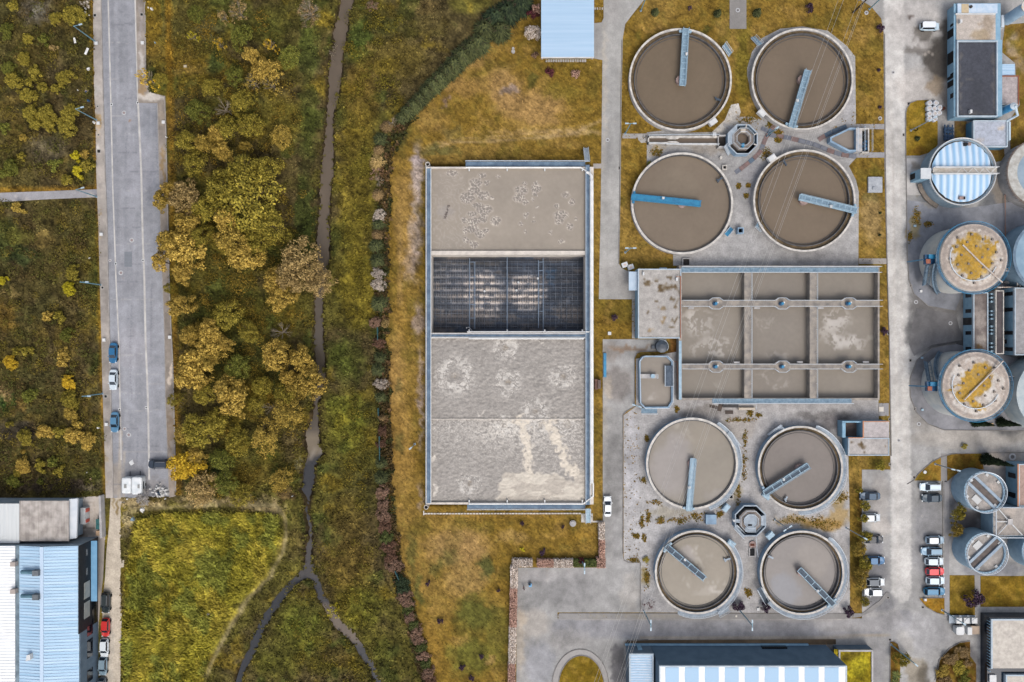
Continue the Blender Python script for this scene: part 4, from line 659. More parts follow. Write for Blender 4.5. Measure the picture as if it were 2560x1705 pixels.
t = thing('storage_tank', 'black round plastic tank beside the control building', 'storage tank', P(1652, 866)); mB = M('black_plastic', (66, 76, 88), .5, (52, 60, 70), 1.2, spec=.5); MB().cyl(P(1652, 866), 15*G, 0, 1.5, 36).build('body', mB, t); MB().cyl(P(1652, 866), 15.4*G, 1.5, 1.75, 36, .5).build('lid', mB, t); MB().box(1629, 864, 1638, 872, 0, .6).build('valve', mB, t); MB().rail([P(1652+17*cos(a), 866+17*sin(a), .9) for a in np.linspace(-1.9, .6, 9)], .9, .035).build('handrail', mRail, t)
# ---------------------------------------------------------------- the big aeration tank
zt = 3.; t = thing('aeration_tank', 'large rectangular four-bay tank with one drained dark bay', 'aeration tank', P(1275, 840)); mTW = M('aeration_wall', (226, 216, 204), .9, (198, 190, 180), .7, spk=.1)
m = MB().box(1065.5, 417, 1078.5, 1261, -1.6, zt-.05).box(1078.5, 417, 1463, 421, -1.6, zt).box(1078.5, 1256, 1463, 1261, -1.6, zt).box(1463, 417, 1484, 1261, -1.6, zt-.05).box(1078.5, 627, 1463, 637, -1.6, zt+.02).box(1078.5, 832, 1463, 846, -1.6, zt-.06).box(1078.5, 1046.6, 1463, 1048.6, -1.6, zt-.3); m.build('wall', mTW, t)
gw = M('slate_walk', (116, 138, 158), .75, (92, 112, 134), .7, spk=.15, bsc=10); MB().box(1067, 421, 1076.5, 1258, zt-.045, zt+.05).build('edge_walkway', gw, t); MB().box(1463.6, 412, 1474, 1262, zt-.045, zt+.05).build('edge_walkway', gw, t); MB().box(1078.5, 836, 1463, 842, zt-.055, zt+.04).build('cross_walkway', gw, t)
MB().box(1164, 404, 1463, 416, zt-.5, zt-.4).build('side_platform', gw, t); MB().box(1168, 1261.5, 1463, 1272, zt-.5, zt-.4).build('side_platform', gw, t)
m = MB().tube([P(1479, 452, zt+.25), P(1479, 1208, zt+.25)], .42, 12).tube([P(1164, 418.5, zt+.2), P(1452, 418.5, zt+.2), P(1466, 428, zt+.2)], .16, 8).tube([P(1172, 1259.5, zt+.2), P(1458, 1259.5, zt+.2), P(1483, 1240, zt+.2), P(1483, 1208, zt+.2)], .17, 8).tube([P(1479, 452, zt+.2), P(1479, 440, zt+.2), P(1472, 432, zt+.2), P(1466, 430, zt+.2)], .3, 10).tube([P(1168, 829.5, zt+.2), P(1484, 829.5, zt+.2)], .14, 8).tube([P(1172, 846.5, zt+.2), P(1460, 846.5, zt+.2)], .14, 8); m.build('air_pipe', M('white_pipe', (248, 246, 242), .5, (228, 228, 226), .6), t)
m = MB()
for pts in ([(1066, 418), (1066, 1258)], [(1078, 421), (1078, 1256)], [(1474.5, 421), (1474.5, 1258)], [(1464, 421), (1464, 1258)], [(1164, 404), (1462, 404)], [(1168, 1272), (1462, 1272)], [(1079, 834), (1462, 834)], [(1079, 844), (1462, 844)]): m.rail([P(x, y, zt) for x, y in pts], 1., .045, 3.)
m.build('handrail', mRail, t)
for x in (1173, 1268, 1362, 1456):
    for y0, y1 in ((419, 427), (1250, 1259), (824, 831)): MB().box(x-1.5, y0, x+1.5, y1, zt-.3, zt+.1).build('pipe_support', mWht, t)
stair(1464, 370, 1468, 404, .1, zt, 1., mRimB, 'pale stair climbing to the top corner of the aeration tank'); stair(1470, 1307, 1470, 1272, .1, zt, 1., mSteel, 'blue stair at the bottom corner of the aeration tank'); MB().box(1453, 1284, 1482, 1306, 0, .08).solo('concrete_pad', 'white concrete pad under the bottom corner stair of the aeration tank', 'concrete pad', mRim)
t2 = thing('settler_pot', 'round dark pot at the lower outer corner of the aeration tank', 'pot', P(1068, 1263)); MB().ring(P(1068, 1263), .35, .48, 0, 2.2, 24).build('shell', mRim, t2); MB().cyl(P(1068, 1263), .34, 0, 1.8, 20).build('inside', mBlk, t2)
MB().ring(P(1072, 417), .35, .5, 0, 2.6, 20).solo('settler_pot', 'round pot ring at the upper outer corner of the aeration tank', 'pot', mRim)
BUB = [(1130, 432, 14, 7), (1205, 437, 10, 6), (1190, 457, 15, 12), (1185, 475, 16, 8), (1208, 487, 15, 10), (1168, 494, 17, 14), (1217, 455, 6, 7), (1230, 493, 4, 4), (1195, 512, 14, 6), (1210, 524, 18, 12), (1180, 534, 12, 7), (1207, 546, 11, 10), (1185, 552, 16, 8), (1160, 551, 6, 8), (1239, 550, 11, 11), (1183, 572, 14, 10), (1200, 584, 12, 9), (1163, 576, 6, 10), (1215, 576, 7, 7), (1185, 610, 10, 9), (1165, 600, 8, 7), (1303, 474, 15, 10), (1298, 495, 13, 10), (1313, 503, 7, 6), (1341, 470, 11, 10), (1337, 483, 6, 5), (1312, 457, 5, 5), (1341, 456, 4, 5), (1332, 497, 4, 4), (1415, 486, 9, 7), (1430, 504, 7, 8), (1392, 514, 6, 5), (1403, 537, 16, 11), (1398, 552, 9, 8), (1425, 565, 7, 9), (1342, 516, 4, 4), (1315, 537, 6, 7), (1302, 558, 5, 6), (1335, 540, 3, 3), (1313, 577, 3, 6), (1377, 581, 4, 5), (1404, 604, 7, 5), (1333, 553, 5, 3), (1440, 546, 4, 5), (1245, 440, 4, 4)]
def c1(x, y):
    c = paint((158, 148, 135), .06, [(1120, 480, 40, 60, (160, 150, 138), .6), (1112, 528, 20, 22, (158, 150, 142), .8), (1140, 600, 50, 20, (158, 149, 137), .6)], seed=261)(x, y); n = fbm(x/34, y/34, 263, 4)
    c = mixc(c, (178, 168, 156), .6*(1-ss(0, .025, np.abs(((n*7) % 1)-.5)*.12))*(x < 1165)*(y > 430))
    wx, wy = x+(fbm(x/7, y/7, 265, 2)-.5)*7, y+(fbm(x/7, y/7, 267, 2)-.5)*7; f1, f2 = worley(wx/7.5, wy/7.5, 3); e = f2-f1; d = np.full(x.shape, 9.)
    for a, b_, r, q in BUB: d = np.minimum(d, np.hypot((wx-a)/r, (wy-b_)/q))
    c = mixc(c, (190, 178, 163), .7*(1-ss(1.0, 1.5, d))); k = 1-ss(.95, 1.2, d); c = mixc(c, (130, 123, 117), k*ss(.05, .22, e)*.8); c = mixc(c, (222, 212, 198), k*(1-ss(0, .13, e))*.9)
    k = (np.abs(x-1116-(530-y)*.32) < 3.2)*(np.abs(y-528) < 17); return mixc(c, (96, 86, 82), k*(fbm(x/2, y/3, 269, 2) > .42)*.85)
gridsheet('water', 1076, 418, 1465, 630, 2.5, c1, mSl, 1.7, zr=3.)
RG = [(1138, 939, 34, 8), (1263, 870, 22, 6), (1270, 956, 22, 6), (1408, 943, 22, 6), (1338, 1029, 24, 5), (1173, 1209, 20, 6), (1260, 1063, 18, 8), (1354, 1061, 16, 8), (1416, 1060, 16, 8)]
def turb(x, y): return fbm(x/8+y/40, y/5.5-x/60, 271, 4)-.5
def zwav(x, y):
    z = .2*turb(x, y)
    for a, b_, r, q in RG: d = np.hypot(x-a, y-b_); z = z+.035*np.sin(d*.8+4*fbm(x/7, y/7, 7, 2))*np.exp(-d/26)
    return z
def c34(x, y):
    c = np.ones(x.shape+(3,))*np.array((152, 146, 139.)); c = c*(1+.24*turb(x, y))[..., None]; wx, wy = x+(fbm(x/12, y/12, 273, 3)-.5)*24, y+(fbm(x/12, y/12, 275, 3)-.5)*24; n = fbm(wx/4.5, wy/4.5, 277, 4); lace = 1-ss(0, .07, np.abs(n-.5)); cl = ss(.5, .62, fbm(x/8, y/8, 279, 3))
    for a, b_, r, q in RG:
        d = np.hypot(wx-a, (wy-b_)*1.05); c = mixc(c, (226, 220, 210), np.exp(-((d-r)/(r*.5))**2)*np.maximum(lace, cl*.7)*.95); d2 = np.hypot(x-a, y-b_); c = mixc(c, (138, 126, 110), .8*(1-ss(q*.6, q*1.7, d2))*ss(.35, .6, n))
    low = ss(1048, 1049, y)
    c = mixc(c, (218, 212, 202), lace*.8*low*(1-ss(0, 150, y-1050-(x-1200)*.15))); c = mixc(c, (222, 214, 202), .95*low*ss(.5, .62, n)*np.exp(-((wx-1280)/100)**2-((wy-1075)/44)**2)); c = mixc(c, (206, 200, 192), lace*.3)
    # drifts of cream foam
    for pts, w in (([(1300, 1052), (1316, 1080), (1318, 1120), (1322, 1180), (1330, 1215)], 24), ([(1375, 1052), (1388, 1090), (1408, 1130), (1420, 1165), (1445, 1180)], 26)):
        d = dline(wx+(wx-x)*.6, wy+(wy-y)*.6, pts); c = mixc(c, (220, 208, 190), .95*(1-ss(w*.25, w*.62, d))*ss(.3, .5, fbm(x/6, y/6, 281, 3)+.1))
    f = sdpoly(wx, wy, [(1235, 1262), (1250, 1225), (1256, 1195), (1270, 1180), (1320, 1185), (1400, 1186), (1430, 1205), (1462, 1180), (1480, 1170), (1480, 1262)]); k = 1-ss(-4, 5, f); g = fbm(x/40+n*.6, y/14, 283, 4)
    fc = mixc(np.ones(c.shape)*np.array((212, 202, 186.)), (188, 178, 164), ss(.42, .6, g)); c = c*(1-.92*k[..., None])+fc*.92*k[..., None]
    k = (1-ss(3, 9, np.hypot((wx-1200), (wy-1037)*1.2)))+(1-ss(3, 8, np.hypot(wx-1086, (wy-1230)*.4)))+(1-ss(3, 7, np.hypot(wx-1084, wy-1145)))+(1-ss(3, 7, np.hypot(wx-1358, (wy-853)*2))); return mixc(c, (222, 214, 202), np.clip(k, 0, 1)*.8)
gridsheet('water', 1076, 844, 1465, 1047.6, 2.45, c34, mSlR, 1.5, zwav, zr=3.); gridsheet('water', 1076, 1047.6, 1465, 1259, 2.45, c34, mSlR, 1.5, zwav, zr=3.)
# the drained bay: floor, pipe grid and diffuser combs
zf = -1.5
def c2(x, y):
    wx = x+(fbm(x/20, y/12, 291, 3)-.5)*24; c = mixc(np.ones(x.shape+(3,))*np.array((72, 82, 98.)), (108, 104, 104), ss(.45, .6, fbm(x/60, y/20, 293, 4))); c = mixc(c, (46, 56, 70), ss(.5, .66, fbm(x/50, y/50, 295, 4))*.8)
    r = (np.abs(((y-650)/16.3) % 1-.5) < .25); k = 1-ss(.6, 1.25, np.hypot((wx-1215)/70, (y-740)/60)); k2 = 1-ss(.6, 1.2, np.hypot((wx-1325)/55, (y-735)/40)); k3 = (1-ss(.6, 1.2, np.hypot((wx-1130)/70, (y-710)/70)))*.45; n = ss(.3, .5, fbm(x/14, y/5, 297, 3)); k = 1-ss(.6, 1.25, np.hypot((wx-1212)/48, (y-735)/62)); k2 = 1-ss(.6, 1.2, np.hypot((wx-1315)/50, (y-730)/50)); c = mixc(c, (236, 222, 210), np.clip(k+k2+k3, 0, 1)*(.35+.65*n)*(.62+.38*r)); c = mixc(c, (96, 88, 78), .5*(1-ss(.6, 1.2, np.hypot((wx-1180)/100, (y-650)/14)))*r); return mixc(c, (44, 74, 104), .7*(1-ss(.5, 1.1, np.hypot((wx-1378)/16, (y-690)/30))))
gridsheet('tank_floor', 1070, 632, 1470, 842, zf, c2, M('damp_floor', None, .6, spk=.15, bsc=3.), 2.2, zr=zf)
t = thing('diffuser_grid', 'grid of air diffuser pipes on the floor of the drained bay', 'diffuser grid', P(1270, 735, zf)); m = MB(); kx = [1088+i*13.7 for i in range(28)]
for x in kx: m.box(x-.45, 652, x+.45, 822, zf+.28, zf+.42)
m.build('header_pipe', M('grey_pvc', (118, 126, 138), .5, (66, 74, 86), .9), t); m = MB(); m2 = MB(); r_ = random.Random(3)
for j in range(11):
    y = 653+j*16.3; m.box(1084, y-.4, 1462, y+.4, zf+.4, zf+.5)
    for i in range(88):
        x = 1085+i*4.28
        if r_.random() > .06: m2.box(x-.75, y-5.2, x+.75, y+5.2, zf+.2, zf+.38)
m.build('lateral_pipe', M('grey_pvc'), t); m2.build('diffuser_tubes', M('diffuser_rubber', (44, 46, 54), .6, (74, 74, 80), .6), t)
m = MB()
for x, y0, y1 in ((1174, 645, 832), (1187, 655, 822), (1268, 640, 830), (1346, 650, 820), (1358, 645, 830)): m.box(x-1, y0, x+1, y1, zf+.5, zf+.7)
for x, y in ((1176, 655), (1176, 692), (1176, 725), (1176, 761), (1176, 795), (1346, 655), (1346, 676), (1346, 710), (1346, 740), (1346, 778)): m.box(x, y-.8, x+13, y+.8, zf+.5, zf+.68)
m.build('drop_pipe', M('pale_pipe', (116, 132, 150), .5), t)
for x, y, l in ((1345, 695, 'white pump float on the drained bay floor, upper one'), (1211, 727, 'white pump float on the drained bay floor, in the pale sludge patch'), (1296, 705, 'dark and white float near the centre of the drained bay'), (1291, 725, 'small white float in the second pale sludge patch')): MB().cyl(P(x, y, 0), .34, zf, zf+.9, 10, .2).solo('pump_float', l, 'pump float', mWht, 'floats in the drained bay')
MB().tube([P(1180, 826, zf+.6), P(1172, 818, zf+1.5), P(1166, 820, 2)], .1, 6).solo('drain_hose', 'pale hose bracket at the bottom wall of the drained bay', 'hose', mWht)
# ================================================================ BUILDINGS
mFac = M('blue_cladding', (146, 182, 204), .7, (128, 166, 190), .8, spk=.05)
mFacD = M('blue_grey_cladding', (104, 122, 138), .75, (92, 110, 126), .8, spk=.04)
mGlass = M('dark_window', (26, 32, 40), .12, spec=.6)
mGravR = M('gravel_roof', (176, 166, 158), .95, (154, 146, 140), 1.2, spk=.16, bsc=6)
mPar = M('parapet_cap', (196, 208, 216), .7, (172, 188, 200), .8)
mBRoof = M('blue_sheet_roof', (194, 222, 242), .5, (166, 202, 228), .8, stretch=(.05, 2.2, 1), spk=.03, spec=.4)
mWRoof = M('white_sheet_roof', (272, 271, 268), .5, (246, 246, 246), .4, spk=.03)
def rect(m, x0, y0, x1, y1, z0, z1, zr=None): return m.box(x0, y0, x1, y1, z0, z1, zr)
def parapet(x0, y0, x1, y1, z, w=.3, h=.35):            # frame round a flat roof, photo pixels at z
    a, b = P(x0, y0, z), P(x1, y1, z); m = MB(); X0, X1, Y0, Y1 = a.x, b.x, b.y, a.y
    m.boxw(X0, Y0, X1, Y0+w, z-.5, z+h).boxw(X0, Y1-w, X1, Y1, z-.5, z+h).boxw(X0, Y0+w+.002, X0+w, Y1-w-.002, z-.5, z+h-.003).boxw(X1-w, Y0+w+.002, X1, Y1-w-.002, z-.5, z+h-.003); return m
def ribs(x0, y0, x1, y1, z, n, along='x', h=.05, w=.1, zfun=None):
    a, b = P(x0, y0, z), P(x1, y1, z); m = MB(); zf = zfun or (lambda x: z)
    for i in range(n):
        f = (i+.5)/n
        if along == 'x': y = a.y+(b.y-a.y)*f; m.beam((a.x, y, zf(a.x)+h/2), (b.x, y, zf(b.x)+h/2), w, h)
        else: x = a.x+(b.x-a.x)*f; m.beam((x, a.y, zf(x)+h/2), (x, b.y, zf(x)+h/2), w, h)
    return m
def moss_roof(name, parent, x0, y0, x1, y1, z, base, patches, seed, sp=5., var=.1):
    return sheet(name, R4(x0, y0, x1, y1), z, paint(base, var, [(a, b, c, d, col, st) for a, b, c, d, col, st in patches], sc=.5, seed=seed), M('roof_gravel', None, .95, spk=.2, bsc=6.), sp, kind=None, skirt=0, zr=z, parent=parent)
MS = (96, 78, 52)
# control building
z = 4.; t = thing('control_building', 'flat gravel roofed building with moss patches beside the basins', 'building', P(1650, 760))
MB().box(1595, 672, 1703, 846, -.05, z-.06).build('wall', mFac, t)
moss_roof('roof', t, 1596, 673, 1702, 845, z-.05, (174, 169, 163), [(1618, 702, 9, 7, MS, .9), (1616, 712, 8, 5, MS, .8), (1644, 697, 6, 5, MS, .8), (1674, 692, 8, 6, MS, .8), (1653, 718, 10, 9, MS, .9), (1674, 717, 10, 7, MS, .9), (1692, 716, 9, 9, MS, .9), (1680, 748, 7, 8, MS, .8), (1641, 757, 6, 4, MS, .8), (1690, 769, 8, 6, MS, .8), (1619, 778, 4, 9, MS, .7), (1655, 770, 9, 6, (140, 116, 82), .8), (1680, 797, 5, 6, MS, .7), (1696, 800, 5, 10, MS, .8), (1682, 818, 9, 8, MS, .8), (1660, 800, 10, 6, (146, 120, 84), .8), (1625, 825, 9, 5, (146, 120, 84), .7), (1697, 740, 4, 20, MS, .4)], 301)
parapet(1595, 672, 1703, 846, z, .22, .12).build('parapet', mPar, t); MB().box(1572, 679, 1594.6, 726, 2.9, 3.1).build('canopy', M('pale_blue_canopy', (196, 212, 226), .6, (180, 200, 218), .6), t)
MB().box(1607, 680, 1611, 688, z, z+.6).build('roof_vent', mWht, t); MB().box(1690, 694, 1695, 702, z, z+.6).build('roof_vent', mWht, t); MB().tube([P(1690, 692, z+.5), P(1703, 691, z+.5)], .05).tube([P(1701.5, 690, z+.25), P(1701.5, 846, z+.25)], .1, 6).build('roof_pipe', M('rusty_pipe'), t); MB().box(1649, 669, 1667, 672, 2.5, 2.7).build('canopy', mSteel, t)
# little hut by the road
z = 3.2; t = thing('pump_house', 'flat roofed hut with an open sunken courtyard beside the main road', 'building', P(2170, 1100))
o1 = [(2106, 1053), (2106, 1095), (2121, 1095), (2121, 1138), (2223, 1138), (2223, 1053)]
m = MB().box(2120.5, 1095, 2223, 1139, -.05, z-.06).box(2157, 1053, 2223, 1094.7, -.05, z-.06); m.build('wall', mFac, t); moss_roof('roof', t, 2121, 1095.5, 2222.5, 1138.5, z-.05, (178, 172, 167), [(2151, 1114, 9, 6, MS, .9), (2165, 1118, 8, 4, MS, .8), (2129, 1110, 4, 3, MS, .8), (2205, 1112, 4, 3, MS, .8), (2163, 1132, 3, 4, MS, .8)], 303); moss_roof('roof', t, 2157.5, 1053.5, 2222.5, 1095.4, z-.05, (184, 176, 174), [], 305)
m = MB().box(2106, 1053, 2156.8, 1056.5, -.05, 2.6).box(2106, 1057, 2114, 1094, -.05, 2.6); m.build('courtyard_wall', mFac, t); MB().box(2114, 1057, 2141, 1094, -.05, .1, 0).build('courtyard_floor', M('purple_floor', (116, 104, 100), .9, (98, 86, 84), 1.), t); parapet(2120.5, 1095, 2223, 1139, z, .18, .1).build('parapet', mPar, t); MB().box(2157, 1052.6, 2160, 1095, z, z+.12).box(2121, 1093.5, 2157, 1096, z, z+.12).box(2160, 1052.6, 2223, 1054.6, z, z+.12).build('copper_edge', M('copper_edge', (190, 136, 106), .8), t)
# shed at the top
z = 5.; t = thing('roofed_shed', 'open shed with a plain pale blue sheet roof at the top edge', 'shed', P(1419, 60)); MB().box(1353, -40, 1485, 142, z-.15, z).build('roof', mBRoof, t); ribs(1353.5, -40, 1484, 142, z, 90, 'x', .04, .08).build('roof_seams', M('blue_seam', (186, 212, 238), .5), t)
MB().box(1353, 142.3, 1485, 144.5, z-.3, z+.05).build('gutter', mWht, t)
for x in (1356, 1482): MB().beam(P(x, 141, z-.2), P(x+(-.5 if x < 1400 else -1.5), 141, 0)+Vector((0, -.5, 0)), .3, .3).build('post', mWht, t)
MB().box(1360, -30, 1478, 132, -.05, .12, 0).build('slab', M('slab'), t)
g = 'square stepping slabs below the blue roofed shed'
for i in range(17): MB().box(1364+i*6.05, 148, 1368.6+i*6.05, 155, 0, .06).solo('paving_slab', 'pale square slab in the stepping row below the blue shed roof', 'slab', pale, g)
for i in range(4): MB().box(1486+i*6, 18.5, 1489.5+i*6, 24, 0, .06).solo('paving_slab', 'pale square slab in the short row between shed and access road', 'slab', pale, 'slabs between shed and road')
for i in range(52): MB().box(1061+i*7.55, 1282.6-.01*i, 1067.3+i*7.55, 1286-.01*i, 0, .14).solo('edging_block', 'white edging block in the line below the aeration tank', 'edging block', mRim, 'white edging blocks in one line')
MB().box(1058, 1277, 1060.5, 1288, 0, .14).solo('edging_block', 'white upright edging block ending the line below the aeration tank', 'edging block', mRim); MB().box(1482.6, 1302, 1507, 1306, 0, .06).solo('path_slab', 'white narrow slab joining the stair pad to the access road', 'slab', mRim)
# long blue warehouse at the bottom
t = thing('warehouse', 'long dark blue building with a white striped roof at the bottom edge', 'building', P(1850, 1660)); z = 7.6
b0 = P(1624.5, 1612, 0); b1 = P(2064, 1612, 0); ye = P(0, 1930, 0).y
a = P(1648, 1664, z); bb = P(2117, 1800, z)
MB().add([(b0.x, ye, -.05), (b1.x, ye, -.05), (b1.x, b0.y, -.05), (b0.x, b0.y, -.05), (a.x, ye, z-.3), (bb.x, ye, z-.3), (bb.x, a.y, z-.3), (a.x, a.y, z-.3)], [(3, 2, 1, 0), (4, 5, 6, 7), (0, 1, 5, 4), (1, 2, 6, 5), (2, 3, 7, 6), (3, 0, 4, 7)]).build('wall', M('slate_cladding', (98, 120, 138), .8, (88, 110, 128), .5, spk=.03), t); a = P(1648, 1664, z); bb = P(2117, 1800, z)
MB().boxw(a.x+.1, ye, bb.x-.1, a.y-.1, z-.29, z).build('roof', mWRoof, t)
m = MB(); n = 0; X0, X1 = a.x+.4, bb.x-.4; pw = (X1-X0)/9.2
for i in range(9):
    xa, xb = X0+i*pw+.75+(0 if i else .1), X0+(i+1)*pw-.45
    for k in range(10): x = xa+(xb-xa)*(k+.5)/10; m.boxw(x-.14, ye, x+.14, a.y-.35, z+.002, z+.07)
m.build('roof_ribs', M('blue_rib', (166, 200, 228), .5), t); parapet(1648, 1664, 2117, 1830, z, .25, .12).build('parapet', mPar, t)
MB().boxw(P(1590, 0).x, b0.y+.01, P(1600, 0).x, b0.y+.3, .1, 3.).build('door', mFac, t); MB().boxw(P(1900, 0).x, b0.y-.4, P(1962, 0).x, b0.y+.06, .4, 1.6).build('strip_window', mGlass, t)
z = 4.8; a0 = P(1564.6, 1612, 0); x1 = b0.x-.05
MB().boxw(a0.x, ye, x1, a0.y, -.05, z-.3).build('annex_wall', mFacD, t); MB().boxw(a0.x+.3, ye, x1-.3, a0.y-.4, z-.28, z-.2).build('annex_roof', M('pale_blue_sheet', (206, 220, 234), .6, (184, 206, 228), 1., spk=.04), t); q = ribs(1575, 1636, 1631, 1930, z-.2, 46, 'x', .04, .22); q.build('annex_ribs', M('blue_rib'), t); p0, p1 = a0, Vector((x1, ye, 0))
MB().boxw(a0.x, a0.y-.35, x1, a0.y, z-.3, z+.1).boxw(a0.x, ye, a0.x+.3, a0.y-.36, z-.3, z+.1).boxw(x1-.3, ye, x1, a0.y-.36, z-.3, z+.1).build('annex_parapet', mPar, t); MB().boxw(a0.x-.2, a0.y, x1+34, a0.y+.35, -.05, .5).build('plinth', mFac, t)
z = 2.8; t = thing('green_roof_annex', 'low annex with a planted yellow green roof beside the warehouse', 'building', P(2120, 1670)); g0 = P(2083, 1612); g1 = P(2168, 1612)
MB().boxw(g0.x, ye, g1.x, g0.y, -.05, z-.3).build('wall', mFacD, t); a = P(2097, 1625, z); o = sheet('planted_roof', R4(2086, 1624, 2182, 1925), z-.2, paint((140, 124, 34), .5, [(2130, 1640, 30, 14, (110, 96, 36), .7), (2150, 1670, 26, 30, (152, 142, 40), .7), (2120, 1690, 20, 14, (168, 156, 40), .6)], sc=.3, seed=311), mG, 3., kind=None, skirt=0, zr=z, parent=t)
MB().boxw(g0.x, g0.y-.35, g1.x, g0.y, z-.3, z+.1).boxw(g1.x-.35, ye, g1.x, g0.y-.36, z-.3, z+.1).boxw(g0.x, ye, g0.x+.35, g0.y-.36, z-.3, z+.1).build('parapet', mWall, t)
# office at the lower corner
t = thing('office_building', 'glass fronted building with a pale gravel roof in the bottom corner', 'building', P(2520, 1620)); z = 3.4; c0 = P(2451, 1531); c1_ = P(2640, 1655)
MB().boxw(c0.x, c1_.y, c1_.x, c0.y, -.05, z-.25).build('wall', M('navy_glass', (22, 40, 56), .15, (14, 28, 42), .6, spec=.6), t); MB().boxw(c0.x+.6, c1_.y, c1_.x, c0.y-.5, z-.24, z-.1).build('roof', M('cream_gravel', (212, 204, 192), .95, (190, 182, 172), 1., spk=.12, bsc=7), t); MB().boxw(c0.x+.2, c0.y-.5, c1_.x, c0.y-.2, z-.24, z+.15).boxw(c0.x+.2, c1_.y, c0.x+.5, c0.y-.52, z-.24, z+.15).build('parapet', mPar, t)
m = MB()
for i in range(18): y = c0.y-.8-i*.62; m.boxw(c0.x-.05, y-.05, c0.x+.2, y+.05, z-1., z-.1)
m.build('fins', mFac, t); d0 = P(2478, 1655); d1 = P(2640, 1800); MB().boxw(c0.x+.02, d1.y, d1.x, c1_.y-.02, -.05, z-1.).build('rear_wall', M('navy_glass'), t); e = P(2495, 1675); MB().boxw(e.x, d1.y, d1.x, e.y, z-.95, z-.4).build('rear_roof', M('cream_gravel'), t); MB().boxw(e.x-.3, d1.y, e.x-.01, e.y+.3, z-1., z-.2).boxw(e.x, e.y+.01, d1.x, e.y+.3, z-1., z-.2).build('rear_parapet', mPar, t); f = P(2455, 1674); MB().boxw(f.x, f.y-1.5, f.x+1.4, f.y, z-.95, z-.6).build('roof_hatch', mWht, t)
# press building, top corner
t = thing('press_building', 'long building with a black roof and dark open bays at the top corner', 'building', P(2430, 170)); z = 4.; s0 = P(2368, 26); s1 = P(2486, 302); s2 = P(2486, 116)
MB().boxw(s0.x, s1.y, s1.x-.6, s2.y, -.05, z-.3).boxw(s0.x, s2.y+.01, s1.x-.9, s0.y, -.05, z-.35).build('wall', mFac, t)
moss_roof('roof', t, 2396, 103, 2492, 290, z-.28, (74, 76, 84), [(2400, 200, 4, 90, (104, 100, 98), .7), (2486, 200, 5, 90, (104, 100, 98), .6), (2440, 287, 50, 4, (110, 106, 102), .6), (2425, 202, 14, 3, (108, 104, 100), .5), (2444, 245, 20, 60, (64, 66, 72), .5)], 321); moss_roof('roof', t, 2391, 35, 2489, 101, z-.34, (190, 180, 170), [(2470, 70, 16, 40, (160, 144, 126), .8), (2450, 90, 26, 12, (166, 148, 122), .8), (2446, 66, 8, 5, (160, 142, 120), .7)], 323)
parapet(2392.5, 101.5, 2494, 292, z, .25, .1).build('parapet', mPar, t); MB().box(2390, 33, 2489.5, 35.5, z-.3, z+.1).build('parapet', mWht, t)
m = MB().box(2394, 9, 2494, 32.6, z-.5, z-.1); m.build('canopy', M('pale_blue_sheet'), t); MB().box(2404, 9.5, 2422, 32, z-.09, z-.04).build('canopy_panel', M('tan_panel', (206, 186, 152), .8, (190, 172, 140), 2.), t); MB().cyl(P(2427, 17, z), .3, z-.1, z+.2, 16).build('roof_fan', mDark, t)
for y0, y1 in ((80, 100), (136, 165), (195, 203), (207, 222)): a = P(0, y0).y; e = P(0, y1).y; MB().boxw(s0.x-.03, e, s0.x+.3, a, .1, 3.).build('bay_opening', M('black_void'), t)
for y0, y1 in ((68, 74), (190, 198), (240, 252)): MB().boxw(s0.x-.02, P(0, y1).y, s0.x+.2, P(0, y0).y, 1.2, 2.6).build('window', mGlass, t)
MB().boxw(s0.x-.5, s1.y, s0.x-.02, s0.y, 3.3, 3.45).build('eave_rail', mFac, t)
for x, y in ((2401, 52), (2426, 278)): MB().box(x, y-4, x+5, y+4, z-.3, z+.5).build('roof_vent', mWht, t)
t = thing('side_store', 'small store with a red brown roof edge behind the black roof', 'building', P(2510, 225)); z = 3.; MB().box(2494.5, 190, 2547, 261, -.05, z-.1).build('wall', mFac, t); moss_roof('roof', t, 2496, 191, 2546, 260, z-.08, (172, 162, 160), [], 331); MB().box(2494.5, 188.5, 2548, 191, z-.1, z+.1).box(2545.6, 191.2, 2548, 262, z-.1, z+.1).build('roof_edge', M('rust_edge', (150, 92, 70), .9), t); MB().box(2494.5, 259.6, 2545, 262, z-.1, z+.08).build('roof_edge', mRim, t)
t = thing('lean_to', 'pale blue ribbed lean-to roof beside the black roofed building', 'lean-to', P(2515, 174)); MB().box(2494.8, 160, 2537, 188, 2.6, 2.75).build('roof', mBRoof, t); ribs(2494.8, 160, 2537, 188, 2.75, 7, 'x', .06, .12).build('roof_ribs', M('blue_seam'), t); 
for x in (2497, 2534):
    for y in (162, 184): MB().box(x, y, x+2, y+2, 0, 2.6).build('post', mFac, t)
t = thing('silo', 'tall pale blue silo with an orange rimmed top at the top corner', 'silo', P(2516, 52)); q = P(2516, 50); MB().cyl(q, 1.15, 0, 6.8, 36).build('shell', M('silo_blue', (176, 204, 226), .5, (156, 186, 212), .6, spec=.4), t); MB().ring(q, .95, 1.2, 6.81, 7., 36).build('rim', M('orange_rim', (222, 186, 140), .8, (214, 214, 214), 2.), t); MB().cyl(q, .95, 6.81, 6.95, 30, .3).build('cap', mWht, t); MB().boxw(q.x-1.8, q.y-2., q.x-1.2, q.y+.6, 0, 1.2).build('pipework', mRail, t)
